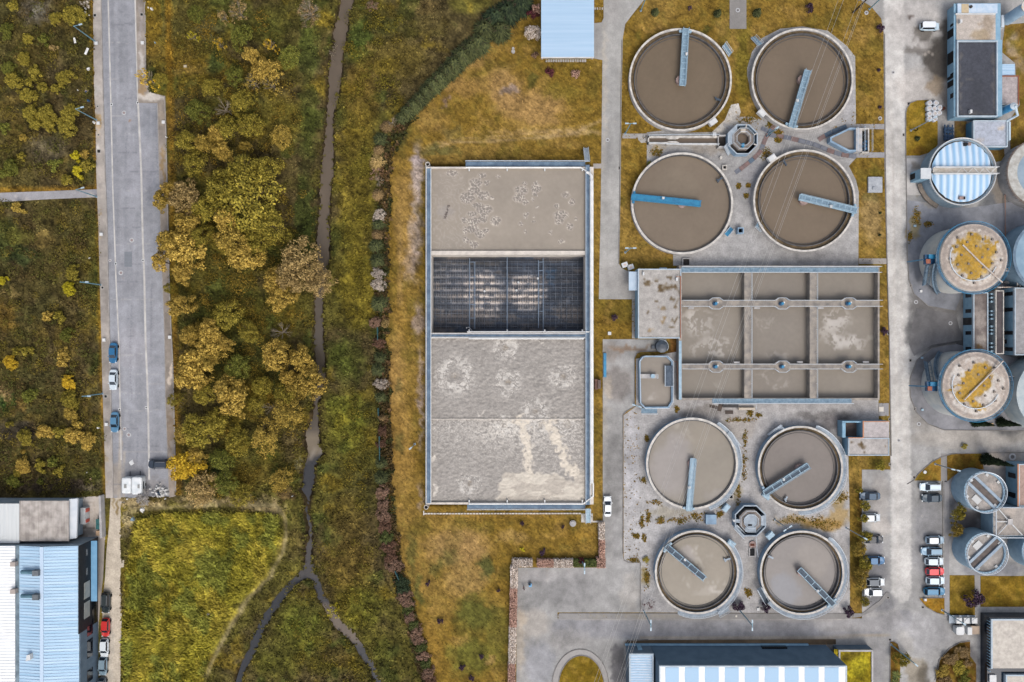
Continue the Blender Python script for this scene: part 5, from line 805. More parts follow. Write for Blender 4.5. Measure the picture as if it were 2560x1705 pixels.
t = thing('upright_tank', 'slim bright blue vessel with a white bent pipe beside the store', 'vessel', P(2500, 290)); q = P(2494, 284); MB().cyl(q, .75, 0, 5.5, 24).build('shell', M('vessel_blue', (66, 150, 206), .4, (96, 170, 218), 1., spec=.5), t); MB().cyl(q, .75, 5.51, 5.8, 24, .3).build('cap', mPar, t); MB().tube([q+Vector((0, 0, 5.9)), P(2544, 288, 4.5), P(2518, 302, 3.), P(2523, 305, 2.6), P(2523, 350, 2.4), P(2519, 352, 1.)], .28, 8).build('pipe', M('pipe_blue', (196, 214, 226), .5), t)
t = thing('blower_house', 'low blue building with a pale flat roof above the striped gas holder', 'building', P(2465, 336)); z = 2.9; MB().box(2433, 302, 2519, 367.5, -.05, z-.1).build('wall', M('teal_wall', (86, 136, 166), .75, (76, 122, 152), .8), t); moss_roof('roof', t, 2434, 303, 2517, 366, z-.08, (178, 184, 196), [(2505, 317, 8, 10, (206, 190, 172), .8), (2450, 352, 10, 10, (198, 186, 174), .6)], 335); parapet(2432.5, 301, 2518.5, 368, z, .25, .15).build('parapet', mPar, t)
t = thing('pump_rack', 'dark blue pipework rack above the gas holder', 'pipework', P(2372, 335)); m = MB()
for x in (2362, 2370, 2381): m.tube([P(x, 312, .8), P(x, 352, .8)], .16, 6)
for y in (322, 330, 340, 347): m.beam(P(2360, y, .6), P(2383, y, .6), .5, .5)
m.build('pipes', M('navy_paint', (34, 58, 84), .6, (48, 78, 108), 1.5), t)
# gas holder
t = thing('gas_holder', 'round tank under a striped pale blue membrane cover', 'gas holder', P(2300, 440)); z = 3.6; k = G*(1-z/H); c = P(2403, 430, z); mGW = M('holder_wall', (156, 176, 190), .8, (136, 158, 174), .6, spk=.06)
MB().ring(c, 83*k-.35, 83*k, -.05, z).build('wall', mGW, t); MB().ring(c, 76*k, 83*k-.36, 1., z-.25).build('walkway', M('dirty_ring', (150, 138, 126), .9, (116, 108, 100), .9, spk=.15), t)
m = MB().rail([(c.x+83.5*k*cos(a), c.y+83.5*k*sin(a), z) for a in np.linspace(0, 2*pi, 61)], .6, .1, 3.); m.build('handrail', mWht, t)
def memb(sgn):
    nx, ny, r = 64, 26, 75.5; V = []; C = []
    for i in range(nx+1):
        x = -r+2*r*i/nx; w = sqrt(max(0, r*r-x*x))
        for j in range(ny+1):
            y = 4+(max(w, 4.1)-4)*j/ny; cx = x+sgn*.02*y; u = (cx/16.4+.5) % 1; V.append((c.x+x*k, c.y+sgn*y*k, z-.15+.5*(1-(x/r)**2)*(1-(y/r)**2)+.42*sqrt(max(0., 1-(2*u-1)**2)))); C.append((214-66*max(0, 1-abs(u-.28)/.34), 232-36*max(0, 1-abs(u-.28)/.34), 248-12*max(0, 1-abs(u-.28)/.34)))  # sheen on the lobes is painted into the colour as pale stripes
    F = [(i*(ny+1)+j, (i+1)*(ny+1)+j, (i+1)*(ny+1)+j+1, i*(ny+1)+j+1) for i in range(nx) for j in range(ny)]; V = [Vector(v)-ROOT[t.name] for v in V]
    if sgn < 0: F = [f[::-1] for f in F]
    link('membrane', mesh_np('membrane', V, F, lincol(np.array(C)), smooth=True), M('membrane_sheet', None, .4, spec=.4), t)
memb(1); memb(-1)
MB().beam((c.x-76*k, c.y+.1, z+.75), (c.x+83*k, c.y+.1, z+.75), 1.1, .1).build('gantry', M('gantry_deck', (176, 166, 152), .8, (206, 200, 190), 1.2), t); m = MB()
for s in (-.6, .75): m.beam((c.x-76*k, c.y+s, z+1.), (c.x+83*k, c.y+s, z+1.), .22, .22); m.rail([(c.x-76*k, c.y+s, z+.9), (c.x+83*k, c.y+s, z+.9)], .9, .05, 2.2)
for i in range(7): x0 = c.x-20*k+i*14*k; m.beam((x0, c.y+(.7 if i % 2 else -.55), z+1.3), (x0+14*k, c.y+(-.55 if i % 2 else .7), z+1.3), .1, .08)
m.build('gantry_truss', mWht, t); 
for a_, b_, c_, d_ in ((2399, 491, 2409, 498), (2421, 356, 2428, 363)): MB().box(a_, b_, c_, d_, z+.3, z+.75).build('hatch', mPink, t)
for a_, b_, c_, d_ in ((2409.2, 491, 2413.5, 498), (2411, 355.5, 2418, 364)): MB().box(a_, b_, c_, d_, z+.3, z+.74).build('hatch_door', mBlk, t)
MB().ring(c, 84*k, 84*k+.9, .4, .7, 20, 3.4, 4.25).build('curved_stair', M('dirty_ring'), t)
t = thing('stair_tower', 'square white topped tower against the striped gas holder', 'tower', P(2305, 440)); MB().box(2303, 421, 2327, 446, -.05, 4.6).build('wall', mFac, t); MB().box(2302, 420, 2328, 447, 4.61, 4.75).build('roof', M('white_roof_slab', (216, 220, 222), .8, (200, 204, 208), 1.), t); a = P(2287, 443); MB().boxw(P(2303, 0, 4.6).x-.08, a.y-.7, P(2303, 0, 4.6).x-.02, a.y+.5, .1, 2.1).build('door', mBlk, t)
sheet('path', R4(2266, 396, 2320, 488), .06, paint((196, 192, 188), .2, [(2285, 470, 20, 10, (214, 210, 206), .7), (2290, 415, 12, 8, (150, 138, 124), .7)], seed=341), mConc, 6.)
t = thing('storage_tank', 'grey capped round tank cut by the frame beside the gas holder', 'tank', P(2600, 430)); k = G*(1-3.2/H); q = P(2601, 432, 3.2); MB().cyl(q, 84*k, -.05, 3.2, 72).build('shell', mWall, t); MB().ring(q, 60*k, 83.5*k, 3.21, 3.5, 72).build('cap_ring', M('streaked_cap', (196, 196, 190), .9, (168, 164, 156), .9, spk=.12), t); MB().cyl(q, 59*k, 3.21, 3.8, 60, 20*k).build('cap', M('slate_cap', (156, 174, 188), .8, (140, 160, 176), .8), t); MB().rail([(q.x+86*k*cos(a), q.y+86*k*sin(a), 2.6) for a in np.linspace(1.7, 4.6, 24)], 1., .05, 3.).build('handrail', M('brown_rail', (150, 128, 112), .7), t)
# digesters
mDig = M('digester_wall', (214, 212, 204), .85, (186, 192, 194), .35, spk=.06); YM = (182, 144, 62)
def digester(x, y, label, pat, bar, seed, stairs):
    z = 8.4; k = G*(1-z/H); c = P(x, y, z); R_ = 84.5*k; t = thing('digester', label, 'digester', (c.x, c.y, 0), 'concrete digester towers'); MB().cyl(c, R_, -.05, z-.12, 72).build('shell', mDig, t)
    MB().ring(c, R_-.02, R_+.5, z-.9, z-.75, 72).build('walkway', M('navy_grate', (120, 140, 156), .7, (94, 116, 136), 1.), t); m = MB()
    m.rail([(c.x+(R_+.55)*cos(a), c.y+(R_+.55)*sin(a), z-.75) for a in np.linspace(0, 2*pi, 49)], 1., .045, 2.); m.build('handrail', mBlue, t)
    zf = lambda X, Y: .5*(1-np.clip(np.hypot(X-x, Y-y)/84, 0, 1)**2)
    fn = paint((190, 176, 164), .12, [(x, y, 64, 62, (176, 164, 152), .5), (x+40, y+52, 50, 20, (196, 186, 174), .5)]+[(a, b, r, q, (214, 208, 200), .8) for a, b, r, q, f in pat if not f]+[(a, b, r, q, YM, 1.) for a, b, r, q, f in pat if f], sc=.5, seed=seed)
    def f2(X, Y):
        cc = fn(X, Y); n = fbm(X/5, Y/5, seed+3, 3); d = np.hypot(X-x, Y-y); cc = mixc(cc, (150, 140, 132), (1-ss(2, 6, np.abs(d-76)))*.6); g_ = fbm(X/9, Y/9, seed+8, 4); cc = mixc(cc, (206, 198, 188), ss(.5, .62, g_)*(d < 72)*.8*(1-ss(60, 90, cc[..., 0]-cc[..., 2]))); cc = mixc(cc, (150, 138, 128), ss(.58, .68, fbm(X/6, Y/6, seed+9, 3))*.35); yl = ss(60, 110, cc[..., 0]-cc[..., 2]); return cc*(1+.35*(n-.5)*yl)[..., None]
    sheet('roof', circ(x, y, 83.5), z, f2, M('roof_gravel'), 2.2, kind=None, skirt=.3, zr=z, zf=zf, parent=t)
    for j in range(22): a = j*2.399; r = 8+66*sqrt((j+.5)/22)*.9; q = P(x+r*cos(a), y+r*sin(a), z); MB().boxw(q.x-.2, q.y-.2, q.x+.2, q.y+.2, z+.1, z+.6).build('roof_stub', M('stub_concrete', (146, 134, 124), .9, (116, 106, 98), 1.5), t)
    m = MB().tube([P(*p, z+.8) for p in bar], .16, 8); m.build('gas_pipe', M('tan_pipe', (186, 166, 150), .6, (206, 200, 194), 1.), t); n = 14; m = MB().tube([P(x+60*cos(a), y+58*sin(a), z+.55) for a in np.linspace(.4, 3.6, n)], .09, 6); m.build('ring_pipe', mRail, t)
    # lift box and stairs hanging on the outer side
    sx, sy, s = stairs; q = P(sx, sy, 6.5); MB().boxw(q.x-1.1, q.y-1., q.x+1.1, q.y+1., 5.6, 6.4).build('platform', mDBlue, t); MB().boxw(q.x-.6, q.y+.1, q.x+.9, q.y+.95, 6.41, 6.9).build('cabinet', mBlue, t); MB().boxw(q.x-1., q.y-.9, q.x-.1, q.y, 6.41, 6.6).build('hatch', M('red_brown', (166, 104, 84), .8), t); MB().beam((q.x-1.2, q.y, 6.), (q.x-2.6, q.y-.1, 2.), .22, .22).build('pipe', M('teal_wall'), t)
    a, b = q+Vector((-.3, -s*1.2, -.8)), q+Vector((1.2, -s*5, -5.)); m = MB().beam(a, b, .9, .15); m.rail([a+Vector((-.4, 0, 0)), b+Vector((-.4, 0, 0))], 1., .07, 1.2).rail([a+Vector((.5, 0, 0)), b+Vector((.5, 0, 0))], 1., .07, 1.2); m.build('stair', M('navy_grate'), t)
    for q0, q1 in ((0, s*2.1), ):
        aa = np.linspace(pi+.15*s, pi+1.15*s, 16); m = MB(); pp = [(c.x+(R_+.5)*cos(a), c.y+(R_+.5)*sin(a), z-.9-i*.48) for i, a in enumerate(aa)]; m.rail([(p[0], p[1], p[2]) for p in pp], 1., .07, 1.)
        for u, v in zip(pp, pp[1:]): m.beam(u, v, .8, .12)
        m.build('spiral_stair', M('navy_grate'), t)
    return t
digester(2435, 644, 'upper digester tower, its mossy top crossed by a pipe falling to one side', [(2405, 620, 24, 22, 1), (2430, 600, 22, 18, 1), (2455, 640, 30, 26, 1), (2420, 655, 26, 22, 1), (2475, 620, 14, 14, 1), (2430, 685, 24, 14, 1), (2400, 650, 14, 20, 1), (2465, 600, 12, 8, 1), (2486, 612, 7, 7, 1), (2430, 650, 50, 44, 1), (2412, 668, 10, 22, 0), (2452, 690, 30, 10, 0), (2448, 630, 5, 10, 0)], [(2407, 612), (2450, 655), (2506, 706)], 351, (2327, 648, 1))
digester(2440, 964, 'lower digester tower, its mossy top crossed by a pipe rising to one side', [(2455, 925, 30, 18, 1), (2430, 945, 30, 24, 1), (2460, 955, 22, 22, 1), (2425, 975, 34, 22, 1), (2405, 990, 20, 16, 1), (2430, 1005, 14, 18, 1), (2376, 978, 8, 7, 1), (2394, 968, 9, 6, 1), (2446, 1020, 12, 5, 1), (2418, 930, 10, 14, 1), (2475, 985, 24, 22, 0), (2395, 930, 20, 22, 0), (2430, 1030, 34, 8, 0), (2385, 1010, 10, 12, 0)], [(2410, 1000), (2455, 955), (2508, 902)], 361, (2331, 966, -1))
t = thing('digester', 'pale blue tank cut by the frame beside the upper digester', 'digester', P(2640, 640)); q = P(2625, 640, 6); MB().cyl(q, 90*G*.97, -.05, 6, 64).build('shell', M('blue_tank', (146, 172, 190), .8, (128, 156, 176), .6), t); MB().ring(q, 86*G*.97, 93*G*.97, 6.01, 6.1, 64).build('walkway', M('navy_grate'), t)
t = thing('digester', 'pale grey tank cut by the frame beside the lower digester', 'digester', P(2660, 990)); q = P(2640, 985, 6); MB().cyl(q, 98*G*.97, -.05, 6, 64).build('shell', M('pale_tank', (196, 204, 204), .85, (170, 184, 190), .5), t); MB().cyl(q, 96*G*.97, 6.01, 6.2, 64, 80*G).build('roof', M('pale_tank'), t)
MB().tube([P(2512, 430, .5), P(2513, 520, .5)], .1).tube([P(2513, 562, .5), P(2515, 650, .5)], .1).tube([P(2513, 520, .5), P(2513, 562, .2)], .06).solo('ground_pipe', 'thin rusty pipe running down the yard between the round tanks', 'pipe', M('rust_pipe', (150, 110, 92), .8))
# plant rooms between the digesters
def block(name, label, x0, y0, x1, y1, z, roofc, seed, wins, patches=(), door=None):
    t = thing(name, label, 'building', P(x0, (y0+y1)/2)); MB().box(x0, y0, x1, y1, -.05, z-.1).build('wall', mFac, t); moss_roof('roof', t, x0+1, y0+1, x1-1, y1-1, z-.08, roofc, patches, seed); parapet(x0, y0, x1, y1, z, .2, .12).build('parapet', mPar, t); xw = P(x0, 0, z).x
    for a, b, zl, zh in wins: MB().boxw(xw-.04, P(0, b).y, xw+.1, P(0, a).y, zl, zh).build('window', mGlass, t)
    return t
block('plant_room', 'blue fronted plant room between the two digesters', 2433, 731, 2470, 882, 3.8, (112, 102, 98), 371, [(736, 745, 1., 3.), (774, 783, 1., 3.), (795, 813, .1, 3.2), (828, 837, 1., 3.), (867, 876, 1., 3.)], [(2450, 800, 16, 30, (158, 148, 140), .8), (2455, 850, 14, 20, (170, 160, 150), .8), (2445, 870, 10, 12, (110, 84, 48), .8), (2448, 760, 12, 20, (140, 130, 124), .6)])
t = thing('cable_trench', 'dark roofed strip building behind the blue fronted plant room', 'building', P(2500, 800)); z = 3.; MB().box(2488, 726, 2509, 885, -.05, z-.1).build('wall', mWall, t); moss_roof('roof', t, 2489, 727, 2508, 884, z-.08, (84, 78, 80), [(2495, 800, 8, 60, (104, 98, 96), .6)], 375); parapet(2488, 726, 2509, 885, z, .2, .15).build('parapet', mRim, t)
for i, y in enumerate((735, 744, 754, 778, 787, 797, 816, 825, 834, 858, 868, 878)): MB().box(2477, y-2.3, 2485, y+2.3, 0, 2.4).solo('cooling_unit', 'pale blue cooling unit in the row behind the plant room roof', 'cooling unit', mSteel, 'cooling units in a row')
block('generator_hall', 'tall blue fronted hall with a grey tiled roof cut by the frame', 2536, 719, 2620, 888, 4.6, (158, 156, 156), 377, [(732, 741, 1.2, 4.), (771, 780, 1.2, 4.), (828, 837, 1.2, 4.), (868, 877, 1.2, 4.), (849, 859, .1, 2.)])
m = MB()
for a, b in (((2512, 672), (2556, 672)), ((2512, 677), (2560, 677)), ((2546, 674), (2550, 717)), ((2540, 674), (2544, 717)), ((2494, 718), (2540, 718))): m.tube([P(*a, 3.5), P(*b, 3.5)], .12, 6)
for x, y in ((2546, 674), (2494, 718), (2552, 717), (2514, 674)): m.tube([P(x, y, 3.5), P(x, y, 0)], .12, 6)
m.solo('pipe_bridge', 'pale pipe bridge between the upper digester and the generator hall', 'pipework', M('tan_pipe')); m = MB()
for x, y, r in ((2513, 706, 4), (2539, 707, 5)): m.cyl(P(x, y), r*G, 0, 1.2, 14)
m.solo('pipe_stubs', 'two grey round stub pipes on the brown ground beside the hall', 'pipe', mWall)
m = MB().tube([P(2514, 941, 4), P(2560, 941, 4)], .12).tube([P(2514, 951, 4), P(2560, 951, 4)], .12).tube([P(2552, 941, 4), P(2552, 951, 4)], .12).tube([P(2530, 946, 4), P(2530, 946, 0)], .12); m.solo('pipe_bridge', 'short pale pipe bridge running off the lower digester', 'pipework', M('tan_pipe'))
# sludge thickeners
def thick(x, y, label, ang, cut=False, ra=0):
    z = 4.9; k = G*(1-z/H); c = P(x, y, z); R_ = 51.5*k; t = thing('thickener', label, 'thickener tank', (c.x, c.y, 0), 'small blue thickener tanks'); MB().ring(c, R_-.35, R_, -.05, z, 56).build('shell', M('thickener_wall', (156, 182, 200), .8, (138, 166, 186), .7, spk=.08), t)
    sheet('deck', circ(x, y, 48.5), z-.3, paint((160, 154, 148), .2, [(x+14, y-12, 20, 16, (186, 174, 164), .8), (x-14, y+14, 14, 16, (140, 138, 138), .6), (x+10, y+24, 16, 10, (176, 168, 160), .7), (x-24, y-10, 12, 14, (150, 146, 146), .6)], sc=.5, seed=int(x)), M('roof_gravel'), 3.5, kind=None, skirt=.2, zr=z-.3, parent=t)
    MB().rail([(c.x+R_*.985*cos(a), c.y+R_*.985*sin(a), z) for a in np.linspace(0, 2*pi, 41)], .9, .07, 2.2).build('handrail', mRail, t); d = Vector((cos(ang), sin(ang), 0)); u = Vector((-d.y, d.x, 0)); ctr = Vector((c.x, c.y, 0))
    MB().beam(ctr-d*R_*.9+Vector((0, 0, z-.22)), ctr+d*R_*.9+Vector((0, 0, z-.22)), 1.3, .1).build('trough', M('trough_dark', (116, 106, 100), .9, (92, 86, 84), 1.), t)
    for s in (1, -1): MB().beam(ctr-d*R_*.93+u*s*.95+Vector((0, 0, z-.05)), ctr+d*R_*.93+u*s*.95+Vector((0, 0, z-.05)), .55, .5).build('trough_wall', M('trough_wall', (168, 182, 194), .7, (146, 164, 180), 1.), t)
    hp_ = M('hatch_pale', (206, 206, 204), .8); q = ctr-u*2.2*ra+Vector((0, 0, z-.2)); MB().beam(q-d*.9, q+d*.9, 1.3, .1).build('hatch', hp_, t)
    for a in (0.6, 1.4, 2.4, 3.4, 4.3, 5.4): MB().beam(ctr+Vector((cos(a), sin(a), 0))*R_*.84-d*.3+Vector((0, 0, z-.15)), ctr+Vector((cos(a), sin(a), 0))*R_*.84+d*.3+Vector((0, 0, z-.15)), .5, .2).build('hatch', hp_, t)
    return t
thick(2461, 1230, 'blue thickener tank under the dark cypress', atan2(-1, 1.05), ra=1); thick(2463.5, 1383, 'blue thickener tank above the lawn with the purple tree', atan2(1, 1.05), ra=-1); thick(2606, 1378, 'blue thickener tank cut by the frame', .8)
z = 4.4; t = thing('thickener_deck', 'concrete deck with radiating white pipes between the thickener tanks', 'building', P(2520, 1300)); MB().box(2482, 1268, 2610, 1340, -.05, z-.1).build('wall', M('thickener_wall'), t); moss_roof('roof', t, 2483, 1269, 2605, 1339, z-.08, (166, 158, 150), [(2500, 1290, 14, 10, (140, 136, 132), .6), (2530, 1275, 12, 10, (190, 178, 166), .7)], 385); m = MB(); hb = P(2524, 1304, z+.4)
for p in ((2497, 1273), (2491, 1304), (2495, 1336), (2556, 1338)): m.tube([hb, P(*p, z+.4)], .12, 6)
m.build('radial_pipe', mWht, t); MB().boxw(hb.x-.5, hb.y-.6, hb.x+.5, hb.y+.6, z-.05, z+.7).build('valve_box', mWall, t); MB().rail([P(2484, 1338, z), P(2484, 1270, z)], 1., .07, 2.).rail([P(2488, 1342, z), P(2600, 1342, z)], 1., .07, 2.).rail([P(2500, 1267, z), P(2600, 1267, z)], 1., .07, 2.).build('handrail', mRail, t)
t = block('workshop', 'building with a brown roof and pale wall cut by the frame above the thickeners', 2546, 1160, 2640, 1266, 4.4, (176, 150, 138), 387, [(1178, 1190, 1., 3.4), (1226, 1238, 1., 3.4)]); MB().box(2544, 1160, 2547.5, 1266, 4.4, 4.56).build('roof_edge', M('copper_edge'), t)
# ---------------------------------------------------------------- factory to the south-west
t = thing('factory_shed', 'weathered corrugated sheds with a small service yard in front', 'shed', P(120, 1290)); z = 6.3
MB().box(-220, 1259, 168, 1352, -.05, z-.2).build('wall', M('faded_wall', (166, 178, 186), .8, (140, 156, 168), .8), t); MB().box(-220, 1259, 48, 1358, z-.19, z+.05).build('roof', M('grey_white_sheet', (232, 232, 228), .6, (206, 208, 208), .8, spk=.04, stretch=(2., .08, 1)), t); MB().box(48.5, 1252, 172, 1353, z-.19, z).build('roof', M('weathered_sheet', (212, 204, 196), .8, (160, 152, 146), 1., spk=.06, stretch=(2.2, .06, 1)), t)
ribs(-220, 1259, 48, 1358, z+.05, 84, 'y', .06, .1).build('roof_ribs', M('white_rib', (224, 230, 232), .6), t); ribs(49, 1252, 172, 1353, z, 46, 'y', .07, .1).build('roof_ribs', M('weathered_rib', (220, 212, 204), .8, (150, 142, 136), .6), t)
MB().prism([(172.4, 1248), (194, 1246), (191, 1345), (165, 1350)], z-.9, z-.5).build('flat_roof', M('white_flat_roof', (222, 226, 230), .7, (204, 212, 220), .5), t)
sheet('yard', [(192, 1243), (258, 1240), (263, 1350), (190, 1352)], .06, paint((200, 190, 180), .16, [(240, 1280, 24, 40, (206, 196, 184), .6), (205, 1332, 14, 10, (70, 62, 54), .9), (226, 1334, 22, 8, (150, 142, 132), .8), (212, 1290, 20, 40, (190, 182, 172), .6)], [([(236, 1256), (236, 1320)], 1.2, (96, 84, 72), .8), ([(194, 1320), (236, 1320)], 1.2, (96, 84, 72), .8), ([(194, 1255), (236, 1255)], 1.2, (96, 84, 72), .8), ([(212, 1280), (236, 1278)], 1, (110, 98, 86), .7)], seed=391), mConc, 4.)
t = thing('yard_wall', 'low rendered wall along the street front of the service yard', 'wall', P(260, 1290)); MB().prism([(256, 1236), (261, 1236), (265, 1340), (259, 1342)], 0, 1.6, 0).build('coping', mWall, t)
t = thing('cold_unit', 'white rectangular unit with red end panels in the service yard', 'cooling unit', P(207, 1290)); MB().box(201, 1270, 213, 1311, 0.06, 1.8).build('body', mWht, t); MB().box(213.3, 1272, 216, 1281, .3, 1.6).build('end_panel', M('red_panel', (206, 96, 80), .6), t); MB().box(213.3, 1299, 216, 1307, .3, 1.6).build('end_panel', M('red_panel'), t); MB().cyl(P(219, 1298), .5, 1., 1.3, 14).build('fan', mBlk, t)
for i, (y, c_) in enumerate(((1304, 'green_lid'), (1317, 'green_lid'), (1333, 'tan_lid'))): MB().box(240, y-5.5, 252, y+6, .06, 1.2).box(239.5, y-6, 252.5, y+6.3, 1.21, 1.32).solo('waste_bin', ('dark green bin in the service yard, upper one', 'dark green bin in the service yard, middle one', 'tan crate at the end of the bin row in the service yard')[i], 'waste bin', M(c_, (52, 104, 104) if i < 2 else (188, 158, 128), .6, spk=.05))
t = thing('factory_hall', 'big hall with a pale blue ribbed roof and black street front', 'factory', P(150, 1530)); z = 7.6; xe = P(197, 0, z).x; yn = P(0, 1365, z).y; ys = P(0, 1930, z).y
MB().boxw(-130, ys, xe-.1, yn, -.05, z-.25).build('wall', M('faded_wall'), t); A0, A1, A2 = P(-60, 0, z).x, P(42, 0, z).x, P(110, 0, z).x
def slope(name, x0, z0, x1, z1, mt): MB().add([(x0, ys, z0), (x1, ys, z1), (x1, yn, z1), (x0, yn, z0), (x0, ys, z0-.15), (x1, ys, z1-.15), (x1, yn, z1-.15), (x0, yn, z0-.15)], [(0, 1, 2, 3), (7, 6, 5, 4), (0, 4, 5, 1), (1, 5, 6, 2), (2, 6, 7, 3), (3, 7, 4, 0)]).build(name, mt, t)
slope('roof', -130, z+1.2, A1-.4, z-.05, mWRoof); slope('roof', A1+.5, z-.05, A2-.01, z+.75, mBRoof); slope('roof', A2+.01, z+.75, xe, z-.1, mBRoof)
for x0, z0, x1, z1, mt in ((-130, z+1.2, A1-.4, z-.05, M('white_rib')), (A1+.5, z-.05, A2-.3, z+.75, M('blue_seam')), (A2+.3, z+.75, xe, z-.1, M('blue_seam'))):
    m = MB(); n = 74
    for i in range(n): y = yn+(ys-yn)*(i+.5)/n; m.beam((x0, y, z0+.02), (x1, y, z1+.02), .12, .07)
    m.build('roof_ribs', mt, t)
MB().boxw(A1-.38, ys, A1+.48, yn+.1, z-.4, z-.15).build('valley_gutter', M('gutter_grey', (132, 150, 160), .7, (100, 116, 126), .7), t); MB().boxw(A2-.35, ys, A2+.35, yn, z+.72, z+.86).build('ridge_cap', M('ridge_blue', (196, 216, 236), .5), t)
mBk = M('black_cladding', (34, 40, 48), .6, (28, 32, 40), .8); yk = P(0, 1556, 0).y+.3
MB().boxw(xe-.08, yk, xe+.1, yn, 2.6, z+.1).build('front_panel', mBk, t); MB().boxw(xe-.08, ys, xe+.08, yk-.01, -.05, z-.5).build('front_panel', mFacD, t); MB().boxw(xe-.06, yk, xe+.05, yn, -.05, 2.58).build('shop_front', mGlass, t)
for y0, y1 in ((1455, 1496), (1505, 1545)): MB().boxw(xe+.11, P(0, y1, 5).y, xe+.16, P(0, y0, 5).y, 3.6, 5.8).build('window', M('pale_window', (166, 168, 162), .3, (150, 156, 156), 1.), t)
for y0, y1 in ((1565, 1590), (1600, 1645), (1675, 1705)): MB().boxw(xe+.09, P(0, y1, 4).y, xe+.14, P(0, y0, 4).y, 2.4, 4.6).build('window', mGlass, t)
for y0 in (1373, 1421): MB().boxw(xe+.11, P(0, y0+17, 5).y, xe+.15, P(0, y0, 5).y, 4.4, 5.).build('sign_panel', M('pale_sign', (150, 156, 160), .6, (40, 46, 54), 9.), t)
MB().boxw(xe+.1, P(0, 1503, 3).y, xe+1.35, P(0, 1352, 3).y, 2.9, 3.05).build('awning', M('awning_blue', (128, 178, 214), .6, (112, 164, 202), .6), t)
for y in (1432, 1492):
    q = P(91, y, z+1.2); MB().boxw(q.x-.6, q.y-.55, q.x+.6, q.y+.55, z+.5, z+1.7).build('roof_fan', M('grey_cowl', (120, 124, 128), .6, (92, 98, 102), 1.), t); MB().tube([(q.x-.6, q.y+.1, z+1.1), (q.x-3.2, q.y+.1, z+.9)], .42, 10).build('duct', M('teal_duct', (92, 126, 140), .6, (76, 108, 124), 1.), t)
for y in (1408, 1476): q = P(38, y, z); MB().boxw(q.x-.5, q.y-.45, q.x+.5, q.y+.45, z-.3, z+.9).build('cowl', M('tan_cowl', (176, 164, 156), .7), t)
q = P(73, 1643, z+1); MB().prismw([(q.x-.5, q.y-.7), (q.x+.5, q.y-.4), (q.x+.4, q.y+.7), (q.x-.3, q.y+.5)], z+.4, z+1.4).build('skylight', mWht, t)
sheet('pavement', [(246, 1345), (258, 1335), (262, 1342), (258, 1440), (252, 1500), (247, 1560), (240, 1740), (232, 1740), (236, 1560)], .08, paint((178, 168, 158), .14, seed=395), mConc, 5.)
# ================================================================ VEHICLES AND STREET FURNITURE
mTyre = M('tyre', (40, 40, 42), .9); mCG = M('car_glass', (36, 46, 56), .08, spec=.6); mHL = M('headlight', (220, 224, 226), .15, spec=.6); mCB = M('carrier_grey', (150, 150, 152), .5)
CARS = {}
KINDS = {'hatch': (4.05, 1.74, 1.46, -1.92, -1.45, .42, 1.12), 'sedan': (4.45, 1.76, 1.42, -1.62, -.98, .38, 1.15), 'wagon': (4.6, 1.78, 1.5, -2.2, -1.8, .4, 1.2), 'suv': (4.55, 1.84, 1.68, -2.15, -1.85, .45, 1.2), 'van': (4.2, 1.74, 1.82, -2.05, -1.98, .75, 1.35)}
def se(a, b, n, e=5.):
    out = []
    for k in range(n):
        t = 2*pi*(k+.5)/n; c, s = cos(t), sin(t); out.append((a*abs(c)**(2/e)*(1 if c > 0 else -1), b*abs(s)**(2/e)*(1 if s > 0 else -1)))
    return out
